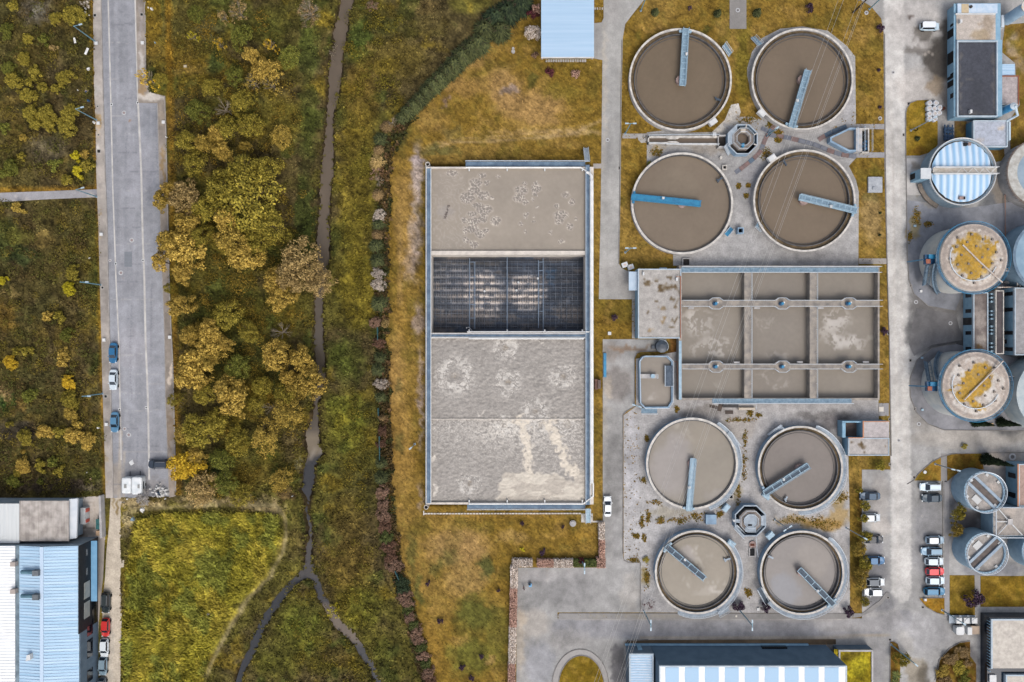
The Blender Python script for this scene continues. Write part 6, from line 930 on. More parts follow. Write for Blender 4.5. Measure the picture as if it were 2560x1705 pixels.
def car_proto(kind):
    L, W, Hh, r0, r1, f1, f0 = KINDS[kind]; D = {}
    m = MB(); n = 40; rings = []
    for zz, a, b in ((.2, .46*L, .44*W), (.4, .497*L, .497*W), (.62, .5*L, .5*W), (.8, .488*L, .485*W), (.9, .462*L, .445*W)): rings.append([(x, y, zz-(.1*max(0, x/(L/2))**2 if zz > .7 else 0)) for x, y in se(a, b, n, 4.2)])
    vs = [v for r in rings for v in r]; fs = [(i*n+k, i*n+(k+1) % n, (i+1)*n+(k+1) % n, (i+1)*n+k) for i in range(len(rings)-1) for k in range(n)]; fs += [tuple(range(n))[::-1], tuple(range((len(rings)-1)*n, len(rings)*n))]; m.add(vs, fs)
    wb, wt = .43*W, .35*W; zb, zt = .86, Hh; B = [(r0, -wb, zb), (f0, -wb, zb), (f0, wb, zb), (r0, wb, zb), (r1, -wt, zt-.06), (f1, -wt, zt-.06), (f1, wt, zt-.06), (r1, wt, zt-.06)]; m.add(B, [(0, 1, 5, 4), (1, 2, 6, 5), (2, 3, 7, 6), (3, 0, 4, 7), (4, 5, 6, 7)])
    D['body'] = [m]; V = [Vector(b) for b in B]
    def glass(a, b, c, d, e):      # inset window standing just proud of the cabin
        ctr = (a+b+c+d)/4; nn = (b-a).cross(d-a).normalized(); q = [ctr+(p-ctr)*e+nn*.012 for p in (a, b, c, d)]; return MB().add(q+[p-nn*.02 for p in q], [(0, 1, 2, 3), (7, 6, 5, 4), (0, 4, 5, 1), (1, 5, 6, 2), (2, 6, 7, 3), (3, 7, 4, 0)])
    D['windscreen'] = [glass(V[1], V[2], V[6], V[5], .9)]; D['rear_window'] = [glass(V[3], V[0], V[4], V[7], .86)]; D['side_window'] = [glass(V[0], V[1], V[5], V[4], .84), glass(V[2], V[3], V[7], V[6], .84)]
    D['roof'] = [MB().prismw([((r1+f1)/2+x, y) for x, y in se((f1-r1)/2+.04, wt+.02, 28, 6)], zt-.055, zt)]
    D['wheel'] = []
    for sx in (-.3*L, .31*L):
        for sy in (-1, 1):
            w = MB(); y = sy*(.46*W); q = [(sx+.31*cos(2*pi*k/18), .31+.31*sin(2*pi*k/18)) for k in range(18)]; w.add([(x, y-.1, z) for x, z in q]+[(x, y+.1, z) for x, z in q], [tuple(range(18)), tuple(range(18, 36))[::-1]]+[(k, 18+k, 18+(k+1) % 18, (k+1) % 18) for k in range(18)]); D['wheel'].append(w)
    D['headlight'] = [MB().boxw(.452*L, s*.36*W-.17, .492*L, s*.36*W+.17, .58, .72) for s in (-1, 1)]; D['mirror'] = [MB().boxw(f0-.45, s*.53*W-.09, f0-.27, s*.53*W+.09, .86, 1.) for s in (-1, 1)]
    if kind in ('suv', 'wagon'): D['roof_rail'] = [MB().boxw(r1+.2, s*wt*.86-.025, f1-.2, s*wt*.86+.025, zt+.002, zt+.06) for s in (-1, 1)]
    out = []
    for nm, ms in D.items():
        for q in ms:
            me = mesh_np(nm, q.v, q.f, smooth=nm == 'body'); 
            if nm == 'body': me.polygons.foreach_set('use_smooth', [len(p.vertices) == 4 and p.index < n*(4) for p in me.polygons])
            fix_normals(me); me.materials.append({'windscreen': mCG, 'rear_window': mCG, 'side_window': mCG, 'wheel': mTyre, 'headlight': mHL, 'roof_rail': mCB}.get(nm, mWht)); out.append((nm, me))
    return out
def paintm(c):
    return M('car_paint_%02x%02x%02x' % c, c, .3, metal=.15 if min(c) < 190 else 0, spec=.5, coat=.6)
def car(kind, x, y, ang, c, label, grp, roof=None, z=.02):
    if kind not in CARS: CARS[kind] = car_proto(kind)
    q = P(x, y, .7); t = thing('parked_van' if kind == 'van' else 'parked_car', label, 'van' if kind == 'van' else 'car', (q.x, q.y, z), grp); t.rotation_euler.z = radians(ang); pm = paintm(c)
    for nm, me in CARS[kind]:
        o = bpy.data.objects.new(nm, me); COL.objects.link(o); o.parent = t
        if nm in ('body', 'roof', 'mirror'): o.material_slots[0].link = 'OBJECT'; o.material_slots[0].material = paintm(roof) if roof and nm == 'roof' else pm
    return t
g1, g2, g3, g4 = 'cars along the street', 'cars in the bays by the tree strip', 'cars in the bays facing the thickeners', 'cars in front of the factory hall'
car('sedan', 283, 882, -92, (18, 104, 150), 'bright blue car, uppermost of those along the street kerb', g1); car('sedan', 283.5, 949, -91, (206, 218, 226), 'silver white car between two blue ones along the street kerb', g1); car('sedan', 287, 1055, -91, (78, 130, 164), 'steel blue saloon parked alone above the caravans', g1); car('suv', 397, 1160.5, 180, (30, 44, 60), 'black estate car parked across the bay by the mustard tree', g1)
car('suv', 265, 1506, -92, (32, 46, 50), 'black car parked under the black hall front', g4); car('hatch', 264, 1568, -92, (214, 44, 40), 'red hatchback in front of the factory hall', g4); car('hatch', 261, 1619, -91, (226, 234, 238), 'white car behind the red hatchback', g4); car('hatch', 257.5, 1665, -92, (128, 152, 166), 'grey car at the lower end of the factory row', g4); car('hatch', 255, 1717, -91, (104, 112, 120), 'grey car cut by the frame at the factory', g4)
car('sedan', 1519, 1266, 90, (238, 242, 242), 'white saloon on the access road beside the aeration tank', None); car('van', 2324, 66, 0, (210, 232, 246), 'pale blue white van parked on the open concrete yard', None, (240, 244, 246))
car('sedan', 2175, 1240, 180, (24, 70, 98), 'dark blue car topmost in the bays by the tree strip', g2); car('hatch', 2177, 1294, 0, (204, 214, 220), 'silver white car half under a small tree', g2, (236, 240, 242)); car('sedan', 2182, 1348, 0, (30, 36, 44), 'black car half hidden by a leafy tree', g2); car('sedan', 2186, 1401, 0, (22, 98, 146), 'blue car beside the tree strip', g2); car('hatch', 2188, 1455, 0, (222, 228, 230), 'white car with a dark glass roof beside the tree strip', g2, (44, 62, 78)); car('hatch', 2184, 1480, 180, (234, 238, 240), 'white car lowest in the bays by the tree strip', g2)
car('wagon', 2326, 1217, 180, (222, 238, 248), 'white estate car topmost in the bays facing the thickeners', g3); car('sedan', 2330, 1245, 180, (34, 62, 78), 'dark blue black car below the white estate car', g3); car('hatch', 2337, 1350, 0, (170, 194, 212), 'silver blue car with a white roof, uppermost of the lower six', g3, (238, 240, 240)); car('wagon', 2329, 1378, 180, (124, 158, 182), 'grey blue estate car between two white topped ones', g3); car('hatch', 2335, 1403, 0, (214, 228, 236), 'white car just above the red car', g3); car('hatch', 2337, 1428, 0, (226, 48, 56), 'bright red car in the bays facing the thickeners', g3); car('hatch', 2338, 1451, 0, (210, 230, 242), 'white car just below the red car', g3); car('wagon', 2336, 1478, 0, (28, 116, 156), 'teal blue car at the lower end of the bays', g3)
def caravan(x, y, w, h, label, dirty):
    q = P(x, y, 1.2); t = thing('caravan', label, 'caravan', (q.x, q.y, 0), 'caravans at the street end'); W, L = w*G/2, h*G/2; n = 26
    m = MB(); pr = [se(L-d, W-d, n, 8) for d in (0, 0, .08, .3)]; zz = (.35, 1.9, 2.15, 2.25); vs = [(q.x+v, q.y+u, zz[i]) for i, r in enumerate(pr) for u, v in r]; m.add(vs, [(i*n+k, i*n+(k+1) % n, (i+1)*n+(k+1) % n, (i+1)*n+k) for i in range(3) for k in range(n)]+[tuple(range(n))[::-1], tuple(range(3*n, 4*n))]); o = m.build('body', M('caravan_white', (236, 238, 238), .5, (214, 220, 222) if dirty else (232, 234, 236), 1.2, spk=.02), t); fix_normals(o.data)
    MB().boxw(q.x-W-.02, q.y-.8, q.x-W-.005, q.y+.8, 1.1, 1.6).build('window', mCG, t); MB().boxw(q.x+W+.005, q.y-.8, q.x+W+.02, q.y+.8, 1.1, 1.6).build('window', mCG, t); MB().boxw(q.x+(.3 if not dirty else -.4), q.y-.5, q.x+(.7 if not dirty else .1), q.y+.3, 2.251, 2.36).build('roof_hatch', M('hatch_grey', (150, 150, 146), .6), t); MB().boxw(q.x-.05, q.y+L+.01, q.x+.05, q.y+L+1., .4, .5).build('drawbar', mTyre, t)
    for s in (-1, 1): MB().beam((q.x+s*(W-.1)-.1, q.y, .3), (q.x+s*(W-.1)+.1, q.y, .3), .6, .6).build('wheel', mTyre, t)
caravan(321, 1212, 24, 40, 'smaller weathered white caravan nearer the dirt track', True); caravan(346.5, 1212.5, 26, 44, 'larger clean white caravan beside the rubbish heap', False)
q = P(2409, 1549, .8); t = thing('tank_trailer', 'trailer carrying three white tanks at the office corner', 'trailer', (q.x, q.y, 0)); MB().boxw(q.x-3., q.y-.85, q.x+2.6, q.y+.85, .5, .65).build('bed', mRimB, t)
for i in range(3): MB().boxw(q.x-1.9+i*1.65, q.y-.6, q.x-.75+i*1.65, q.y+.6, .66, 1.5).cyl((q.x-1.3+i*1.65, q.y), .42, 1.5, 1.62, 16).build('tank', mWht, t)
for i in (-1.2, 1.):
    for s in (-.95, .75): MB().boxw(q.x+i-.35, q.y+s, q.x+i+.35, q.y+s+.2, 0, .6).build('wheel', mTyre, t)
q = P(2421, 1574, .9); t = thing('pickup_truck', 'small white truck with a tan load bed at the office corner', 'truck', (q.x, q.y, 0)); m = MB(); m.prismw([(q.x-2.2+u, q.y+v-.0) for u, v in se(.85, .85, 24, 5)], .35, 1.75).boxw(q.x-1.3, q.y-.8, q.x-.5, q.y+.8, .4, .7); m.build('cab', mWht, t); MB().boxw(q.x-3.0, q.y-.72, q.x-2.75, q.y+.72, 1.0, 1.55).build('windscreen', mCG, t); MB().boxw(q.x-.6, q.y-.85, q.x+.35, q.y+.75, .5, 1.7).build('box', mWht, t); MB().boxw(q.x+.4, q.y-.95, q.x+2.3, q.y+.8, .5, 1.05).build('bed', M('tan_bed', (190, 170, 150), .8, (168, 150, 132), 1.), t)
for i in (-2.1, 1.4):
    for s in (-.8, .8): MB().boxw(q.x+i-.33, q.y+s-.12, q.x+i+.33, q.y+s+.12, 0, .62).build('wheel', mTyre, t)
# street lamps
mPole = M('teal_pole', (124, 168, 186), .5, metal=.3, spec=.5); mPoleG = M('grey_pole', (160, 172, 182), .5, metal=.3, spec=.5)
def lamp(x, y, hh, label, heads=1, arm=1.3, ang=0., grp='street lamps', mt=mPole, r=.09):
    q = P(x, y); t = thing('street_lamp', label, 'street lamp', q, grp); MB().cyl(q, .25, 0, .12, 12).build('base', mPoleG, t); MB().tube([q, (q.x, q.y, hh)], r*1.5, 8, r).build('pole', mt, t); d = Vector((cos(ang), sin(ang), 0))
    for s in ((1,) if heads == 1 else (1, -1)):
        e = Vector((q.x, q.y, hh))+d*s*arm; MB().tube([(q.x, q.y, hh-.05), e], r*.7, 6).build('arm', mt, t); MB().beam(e-d*s*.15, e+d*s*.55, .28, .14).build('lamp_head', M('lamp_head', (176, 196, 208), .4), t)
ga = 'lamps along the street'
for i, (x, y, l) in enumerate(((237, 103, 'uppermost lamp post leaning over the rough field'), (241, 300, 'lamp post below the litter, beside a white post'), (242, 492, 'lamp post at the mouth of the side path'), (252, 712, 'lamp post beside the square dark kerb opening'), (257, 984, 'lamp post between the silver and the steel blue car'))): lamp(x, y, 8.2, 'teal '+l, 1, 1.2, .25 if i < 3 else 0, ga)
gb = 'lamps inside the works'
lamp(1563, 334, 8., 'double headed lamp at the start of the flume path', 2, .6, 0, gb); lamp(1563, 631, 8., 'double headed lamp on the grass above two white bins', 2, .6, 0, gb); lamp(1602, 27, 8., 'lamp at the curved road corner near the top edge', 1, .5, 1.2, gb); lamp(1037, 1110, 4.5, 'short lonely lamp on the grass strip beside the aeration tank', 1, .3, -2.4, gb, r=.07); lamp(1610, 1528, 8.5, 'double headed lamp over the road at the corner of the lower gravel', 2, .6, pi/2, gb); lamp(1851, 1528, 8.5, 'double headed lamp over the road beside a purple shrub', 2, .6, pi/2, gb); lamp(1454, 1398, 7., 'double headed lamp growing out of the parking hedge', 2, .6, pi/2, gb); lamp(2116, 1320, 8.4, 'grey lamp leaning towards the trees of the car park', 1, .3, -.5, gb, mPoleG); lamp(1937, 1299, 8., 'double headed lamp on bare ground below the tank beside the hut', 2, .5, .6, gb, mPoleG); lamp(2355, 1525, 7.6, 'lamp standing behind the tank trailer', 1, .4, -.6, gb); lamp(2227, 1611, 10., 'tall lamp on the narrow grass wedge at the bottom', 1, .4, -.7, gb); lamp(2277, 326, 9., 'lamp rising beside the white bulk bags', 2, .4, .5, gb, mPoleG); lamp(2173, 23, 9., 'lamp at the top corner of the big lawn', 1, .4, .7, gb); lamp(2338, 1160, 8., 'white lamp over the small triangular lawn', 2, .4, -.2, gb, mPoleG); lamp(1916, 341, 6., 'thin blue mast among the covered ducts', 1, .3, .6, gb); lamp(1585, 1011, 4, 'low blue lamp at the gravel corner by the chamfered tank', 2, .5, -.3, gb)
# power line
t = thing('power_pole', 'dark wooden power pole leaning out of the top edge', 'power pole', P(2132, 32)); q = P(2132, 32); MB().tube([q, (q.x, q.y, 8.6)], .19, 8, .13).build('pole', M('dark_wood', (78, 62, 50), .9, (58, 46, 40), 3.), t); d = Vector((.93, .34, 0)); MB().beam(Vector((q.x, q.y, 8.1))-d*2.6, Vector((q.x, q.y, 8.1))+d*2.6, .14, .14).build('cross_arm', M('dark_wood'), t); m = MB()
for s in (-2.4, -.9, 0, .9, 2.4): p = Vector((q.x, q.y, 8.17))+d*s; m.cyl(p, .06, 8.17, 8.4, 8)
m.build('insulator', mRim, t)
for i, (x0, x1, zz) in enumerate(((2100, 1474, 8.4), (2113, 1483, 8.4), (2150, 1530, 8.4), (2162, 1538, 8.4), (2166, 1543, 8.4))):
    a, b_ = P(x0, -12, zz), P(x1, 1740, zz+1.); m = MB(); m.tube([a.lerp(b_, k/24)-Vector((0, 0, 2.2*sin(pi*k/24))) for k in range(25)], .021, 4); m.solo('power_cable', ('outermost power cable, on the side of the access road', 'second power cable from the access road side', 'middle power cable of five', 'power cable just off the outermost pair', 'outermost power cable, on the side of the main road')[i], 'power cable', M('cable_grey', (210, 206, 200), .5, metal=.3), 'power cables over the tanks')
# covers, drains, posts
def cover(x, y, r, label, ringc=mWht, ctr=None, grp='manhole covers', z=.02):
    q = P(x, y); t = thing('manhole_cover', label, 'manhole cover', (q.x, q.y, z), grp); MB().ring(q, r*G*.55, r*G, z-.03, z+.03, 20).build('collar', ringc, t); MB().cyl(q, r*G*.54, z-.03, z+.02, 18).build('lid', ctr or M('iron_lid', (128, 122, 120), .8, (100, 96, 96), 3.), t)
mc = M('cover_ring', (196, 196, 196), .8, (176, 176, 178), 2.)
for x, y, r, l in ((310, 282, 5.5, 'manhole with a white collar in the street near the bay end'), (329.5, 600.5, 6, 'manhole with a bright collar mid street above the dark patch'), (302.5, 682, 6, 'manhole with a bright collar close to the kerb side gutter'), (322, 1087, 6, 'manhole with a white collar near the steel blue car'), (311.5, 1072, 5, 'fainter manhole just above the one near the steel blue car'), (275, 651, 4, 'faint round mark of a cover between kerb and gutter')): cover(x, y, r, l, mc, M('pinkish_lid', (150, 134, 132), .8))
for x, y, r, l in ((1519, 350, 5, 'manhole in the access road by the aeration stair'), (1611, 340, 5, 'manhole on the round pad where the flume path starts'), (1844.5, 25.5, 5.5, 'manhole on the concrete strip at the top of the lawn'), (2166, 32, 5, 'manhole in the top corner of the lawn beside the pole'), (2200, 296, 5, 'manhole on the lawn above the pump chamber path'), (2233, 181, 4, 'manhole in the main road beside the upper lawn'), (2289, 323, 5.5, 'manhole on the lawn under the lamp by the bulk bags'), (2290, 755, 5, 'manhole in the dark yard below the upper digester'), (2376, 808, 5, 'manhole in the yard between the two digesters'), (2297, 1060, 5, 'manhole at the road bend under the lower digester'), (2305, 1290, 3, 'manhole in the empty bay between the parked cars'), (2247, 1101, 4, 'faint manhole in the main road beside the hut'), (2531, 1142, 9, 'large faint round cover beside the cypress road')): cover(x, y, r, l, mc if y < 1280 else mWall)
def drain(x, y, w, h, label, frame=True, grp='street drains', z=.012):
    q = P(x, y); t = thing('drain', label, 'drain', (q.x, q.y, 0), grp); W, L = w*G/2, h*G/2; MB().boxw(q.x-W-.12, q.y-L-.12, q.x+W+.12, q.y+L+.12, -.05, z+.006).build('frame', mWht if frame else kerbm, t); MB().boxw(q.x-W, q.y-L, q.x+W, q.y+L, 0, z+.012).build('grate', mBlk, t)
for x, y, l in ((278.5, 261, 'drain in the kerb side gutter near the bay end'), (344, 257, 'drain in the far gutter at the bay corner'), (289.5, 659.5, 'drain in the kerb side gutter beside two manholes'), (357.5, 651, 'drain in the far gutter opposite two manholes'), (299, 1024, 'drain in the kerb side gutter above the steel blue car'), (365.5, 1019, 'drain in the far gutter opposite the steel blue car')): drain(x, y, 3, 4, l)
for x, y, w, h, l in ((2213, 337, 3, 5, 'drain at the main road edge beside the pump chamber'), (2259, 337, 3, 5, 'drain at the main road edge beside the lamp lawn'), (2272, 259, 5, 5, 'drain at the rounded corner of the lamp lawn'), (1549, 420, 4, 6, 'drain at the access road edge above the bright blue bridge'), (2221, 833, 3, 6, 'drain at the main road edge beside the basins'), (2276, 901, 4, 5, 'drain beside the upper curb of the lower digester'), (2287, 1022, 4, 5, 'drain beside the lower curb of the lower digester'), (2307, 1518, 5, 4, 'drain at the curved corner below the parked cars'), (2220, 1494, 4, 4, 'drain at the curved kerb below the tree strip'), (2225, 1161, 3, 5, 'drain at the main road edge under the hut'), (2285, 1193, 4, 5, 'drain at the triangular lawn curb'), (2224, 1048, 3, 4, 'drain at the main road edge above the hut'), (2277, 714, 4, 4, 'drain at the curb under the upper digester'), (2225, 1599, 5, 4, 'drain at the tip of the narrow grass wedge')): drain(x, y, w, h, l, False, 'drains inside the works')
def post(x, y, w, h, hh, label, mt=mWht, name='white_post', cat='post', grp='white boxes along the street'): return MB().box(x-w/2, y-h/2, x+w/2, y+h/2, 0, hh).box(x-w/2-.6, y-h/2-.6, x+w/2+.6, y+h/2+.6, hh, hh+.08).solo(name, label, cat, mt, grp)
for x, y, l in ((240, 107.5, 'white box at the foot of the uppermost street lamp'), (245, 307.5, 'white box at the foot of the second street lamp'), (252.5, 585.5, 'white box alone on the pavement below the side path'), (259.5, 850, 'white box on the pavement above the bright blue car'), (265.5, 1061, 'white box on the pavement beside the steel blue car'), (355.5, 106.5, 'white box on the strip across from the uppermost lamp'), (408, 305, 'pale box on the strip beside the parking bay'), (424, 843, 'pale box on the strip opposite the bright blue car')): post(x, y, 6.5, 6.5, .5, l)
for x, y, w, l in ((247, 378, 7, 'square dark pit in the pavement above the side path'), (256, 719, 5, 'framed dark pit at the foot of the fourth lamp'), (264, 991, 6, 'square dark pit at the foot of the lowest lamp'), (354, 36, 6, 'framed dark pit in the strip near the top edge'), (244, 266, 3, 'tiny dark hole in the pavement above the second lamp'), (246, 337, 3, 'tiny dark hole in the pavement below the second lamp'), (237, 38, 6, 'dark weedy hole at the pavement edge near the top')):
    t = thing('cable_pit', l, 'cable pit', P(x, y), 'open pits in the pavement'); MB().box(x-w/2-1.3, y-w/2-1.3, x+w/2+1.3, y+w/2+1.3, 0, .14).build('frame', pale, t); MB().box(x-w/2, y-w/2, x+w/2, y+w/2, .05, .155).build('opening', mBlk, t)
# litter and debris
def lump(m, x, y, r, h, ra, n=9):
    q = P(x, y); a0 = ra.random()*6; ring = [(q.x+r*G*(.7+.5*ra.random())*cos(a0+2*pi*k/n), q.y+r*G*(.7+.5*ra.random())*sin(a0+2*pi*k/n)) for k in range(n)]; top = [(q.x+(p[0]-q.x)*.55, q.y+(p[1]-q.y)*.55) for p in ring]
    m.add([(p[0], p[1], -.05) for p in ring]+[(p[0], p[1], h*(.7+.5*ra.random())) for p in top], [tuple(range(n, 2*n))]+[(k, (k+1) % n, n+(k+1) % n, n+k) for k in range(n)]); return m
ra = random.Random(5); mLit = M('white_litter', (246, 244, 240), .8, (214, 212, 208), 2.5); mBag = M('blue_bag', (40, 96, 150), .6, (28, 70, 116), 2.)
def slab(x, y, w, l, ang, label, mt=mLit, z=.5, name='dumped_board', cat='rubbish'):
    q = P(x, y, z); d = Vector((cos(radians(ang)), sin(radians(ang)), .1)); return MB().beam(Vector((q.x, q.y, z))-d*l*G/2, Vector((q.x, q.y, z))+d*l*G/2, w*G, .12).solo(name, label, cat, mt, 'litter beside the street')
slab(187, 101, 5, 13, 97, 'pale dumped board in the rough field beside the uppermost lamp'); slab(216.5, 128, 5.5, 17, 62, 'white dumped board in the field below the uppermost lamp'); slab(463, 165.5, 6, 8, 0, 'small framed pallet piece lying alone in the scrub', M('pale_wood', (190, 176, 150), .8))
for x, y, r, h, l, mt in ((223, 173, 6, .5, 'crumpled white litter at the field edge below the boards', mLit), (196, 226, 2.5, .4, 'tiny white scrap in the field near the blue litter', mLit), (219, 228, 7, .4, 'pale mixed litter heap at the field edge', M('mixed_litter', (214, 200, 190), .8, (180, 150, 130), 4.)), (218, 231, 3.5, .6, 'bright blue bag on the pale litter heap', mBag), (221, 252, 4, .4, 'blue bag lying alone below the litter heap', mBag), (236, 306, 4, .5, 'white lump beside the second lamp box', mLit), (247, 1069, 3.5, .5, 'white scrap on the field edge beside the steel blue car', mLit), (218, 1181, 2.5, .4, 'pale blue scrap low in the rough field', mLit), (228, 1197, 4, .4, 'tan stone low in the rough field', M('tan_stone', (190, 160, 124), .9)), (372, 20, 3, .4, 'white scrap in the scrub near the top edge', mLit), (380, 23, 4, .5, 'white lump in the scrub near the top edge', mLit), (225, 646, 4, .4, 'grey white scrap in the verge above the fourth lamp', mLit), (388, 107, 2, .4, 'small grey blue lump in the scrub', mSteel), (416, 343, 2.5, .4, 'small pale lump at the bay edge', mLit), (319, 1247, 3, .4, 'white stone at the end of the street', mLit), (215, 22, 3, .4, 'white lump under the pale rubble heap at the top', mLit), (214, 31, 3, .4, 'second white lump under the rubble heap at the top', mLit), (224, 39, 2.5, .3, 'small white lump at the pavement near the top', mLit), (332, 1298, 7, .6, 'blue grey crumpled sheet beside the dirt road', mSteel), (356, 1275, 8, .5, 'broken white panel at the field corner', mLit), (522, 1533, 4.5, .9, 'round pale boulder in the tall grass field', M('boulder', (176, 168, 158), .9, (150, 142, 134), 3.)), (731, 1240, 2.5, .4, 'white scrap on the stream slope', mLit)):
    m = MB(); lump(m, x, y, r, h, ra); m.solo('litter' if mt is not mBag else 'rubbish_bag', l, 'litter', mt, 'litter beside the street')
t = thing('rubbish_heap', 'heap of white rubble and rubbish at the end of the street', 'rubbish heap', P(405, 1225)); m = MB()
for i in range(46): x, y = 408+ra.gauss(0, 13), 1228+ra.gauss(0, 8); lump(m, x, y, 2+ra.random()*3.2, .3+ra.random()*.7, ra, 6)
m.build('rubble', mLit, t); m = MB(); lump(m, 399, 1231, 8, .9, ra); m.build('dark_tarp', M('dark_tarp', (48, 66, 84), .6, (34, 50, 68), 2.), t)
t = thing('rubble_heap', 'pale rubble heap at the field edge near the top', 'rubble heap', P(221, 8)); m = MB()
for i in range(30): lump(m, 219+ra.gauss(0, 6), 7+ra.gauss(0, 6), 1.5+ra.random()*3, .2+ra.random()*.5, ra, 6)
m.build('rubble', M('tan_rubble', (214, 204, 192), .9, (180, 168, 152), 3.), t)
MB().prism([(322, 1156), (331, 1149), (336, 1159), (327, 1164)], .01, .06).prism([(331, 1152), (335, 1158), (330, 1163), (326, 1157)], .065, .12).solo('paper_sheet', 'crumpled white paper sheet lying on the street', 'litter', mWht)
m = MB()
for i in range(36): lump(m, 831+ra.gauss(0, 4)+(i % 9)*.4, 122+ra.gauss(0, 12), 1+ra.random()*2., .1+ra.random()*.4, ra, 6)
for v in m.v: v.z -= .6
m.solo('stream_debris', 'strip of drifted branches and foam caught at the stream bank', 'debris', M('driftwood', (152, 140, 120), .9, (96, 84, 68), 3.), kind='stuff')
# bulk bags, bins, cart, person-sized things
gbb = 'white bulk bags in a cluster'
for i, (x, y, l) in enumerate(((2325, 257, 'topmost bulk bag of the cluster, its neck knotted'), (2341, 257, 'bulk bag at the upper lamp-free corner of the cluster'), (2350, 268, 'bulk bag at the side facing the black roofed building'), (2324, 270, 'bulk bag of the second row at the lawn side'), (2337, 271, 'bulk bag in the middle of the second row'), (2349, 281, 'bulk bag of the third row facing the building'), (2325, 284, 'bulk bag of the third row at the lawn side'), (2338, 283, 'bulk bag in the middle of the third row'), (2325, 296, 'bulk bag of the lowest row at the lawn side'), (2338, 296, 'bulk bag lowest of the cluster, leaning outwards'))):
    q = P(x, y, 1.); t = thing('bulk_bag', l, 'bulk bag', (q.x, q.y, 0), gbb); n = 20; m = MB(); pr = [se(a*(1+.06*ra.random()), a*(1+.06*ra.random()), n, 3.5) for a in (.5, .56, .55, .46, .3)]; zz = (0.03, .35, .8, 1.02, .94); o = ra.random(); vs = [(q.x+u*cos(o)-v*sin(o), q.y+u*sin(o)+v*cos(o), zz[j]) for j, r in enumerate(pr) for u, v in r]; m.add(vs, [(j*n+k, j*n+(k+1) % n, (j+1)*n+(k+1) % n, (j+1)*n+k) for j in range(4) for k in range(n)]); b_ = m.build('bag', M('bag_white', (216, 220, 224), .8, (184, 190, 198), 2.5), t, True); fix_normals(b_.data); MB().cyl(q, .36, .8, .96, 14).build('fill', M('bag_fill', (206, 200, 196), .9, (176, 164, 156), 2.), t)
for x, y, l in ((1561.5, 662.5, 'white blue wheeled bin, upper of the pair beside the pad'), (1576, 668, 'white blue wheeled bin beside its twin, nearer the control building')):
    q = P(x, y, .6); t = thing('waste_container', l, 'waste container', (q.x, q.y, 0), 'pair of waste containers'); m = MB(); d = .35; pts = [(q.x+u*cos(d)-v*sin(d), q.y+u*sin(d)+v*cos(d)) for u, v in ((-.6, -.5), (.6, -.5), (.6, .5), (-.6, .5))]; MB().prismw(pts, .1, 1.).build('body', mSteel, t); MB().prismw([(q.x+(a-q.x)*1.06, q.y+(b-q.y)*1.06) for a, b in pts], 1.01, 1.15).build('lid', mWht, t); MB().boxw(q.x-.2, q.y-.15, q.x+.2, q.y+.15, 1.151, 1.17).build('sticker', M('sticker', (214, 180, 170), .7), t)
q = P(1326, 1461); t = thing('hand_cart', 'small bright blue cart left alone on the parking area', 'cart', q); MB().boxw(q.x-.35, q.y-.3, q.x+.25, q.y+.35, .3, .75).build('tub', M('cart_blue', (110, 176, 224), .5), t); MB().boxw(q.x-.3, q.y+.02, q.x+.05, q.y+.4, .76, .95).build('load', mBlk, t); MB().tube([(q.x+.1, q.y-.3, .6), (q.x+.1, q.y-.7, .95)], .03).build('handle', mSteel, t); MB().beam((q.x-.4, q.y, .15), (q.x+.3, q.y, .15), .3, .3).build('wheel', mTyre, t)
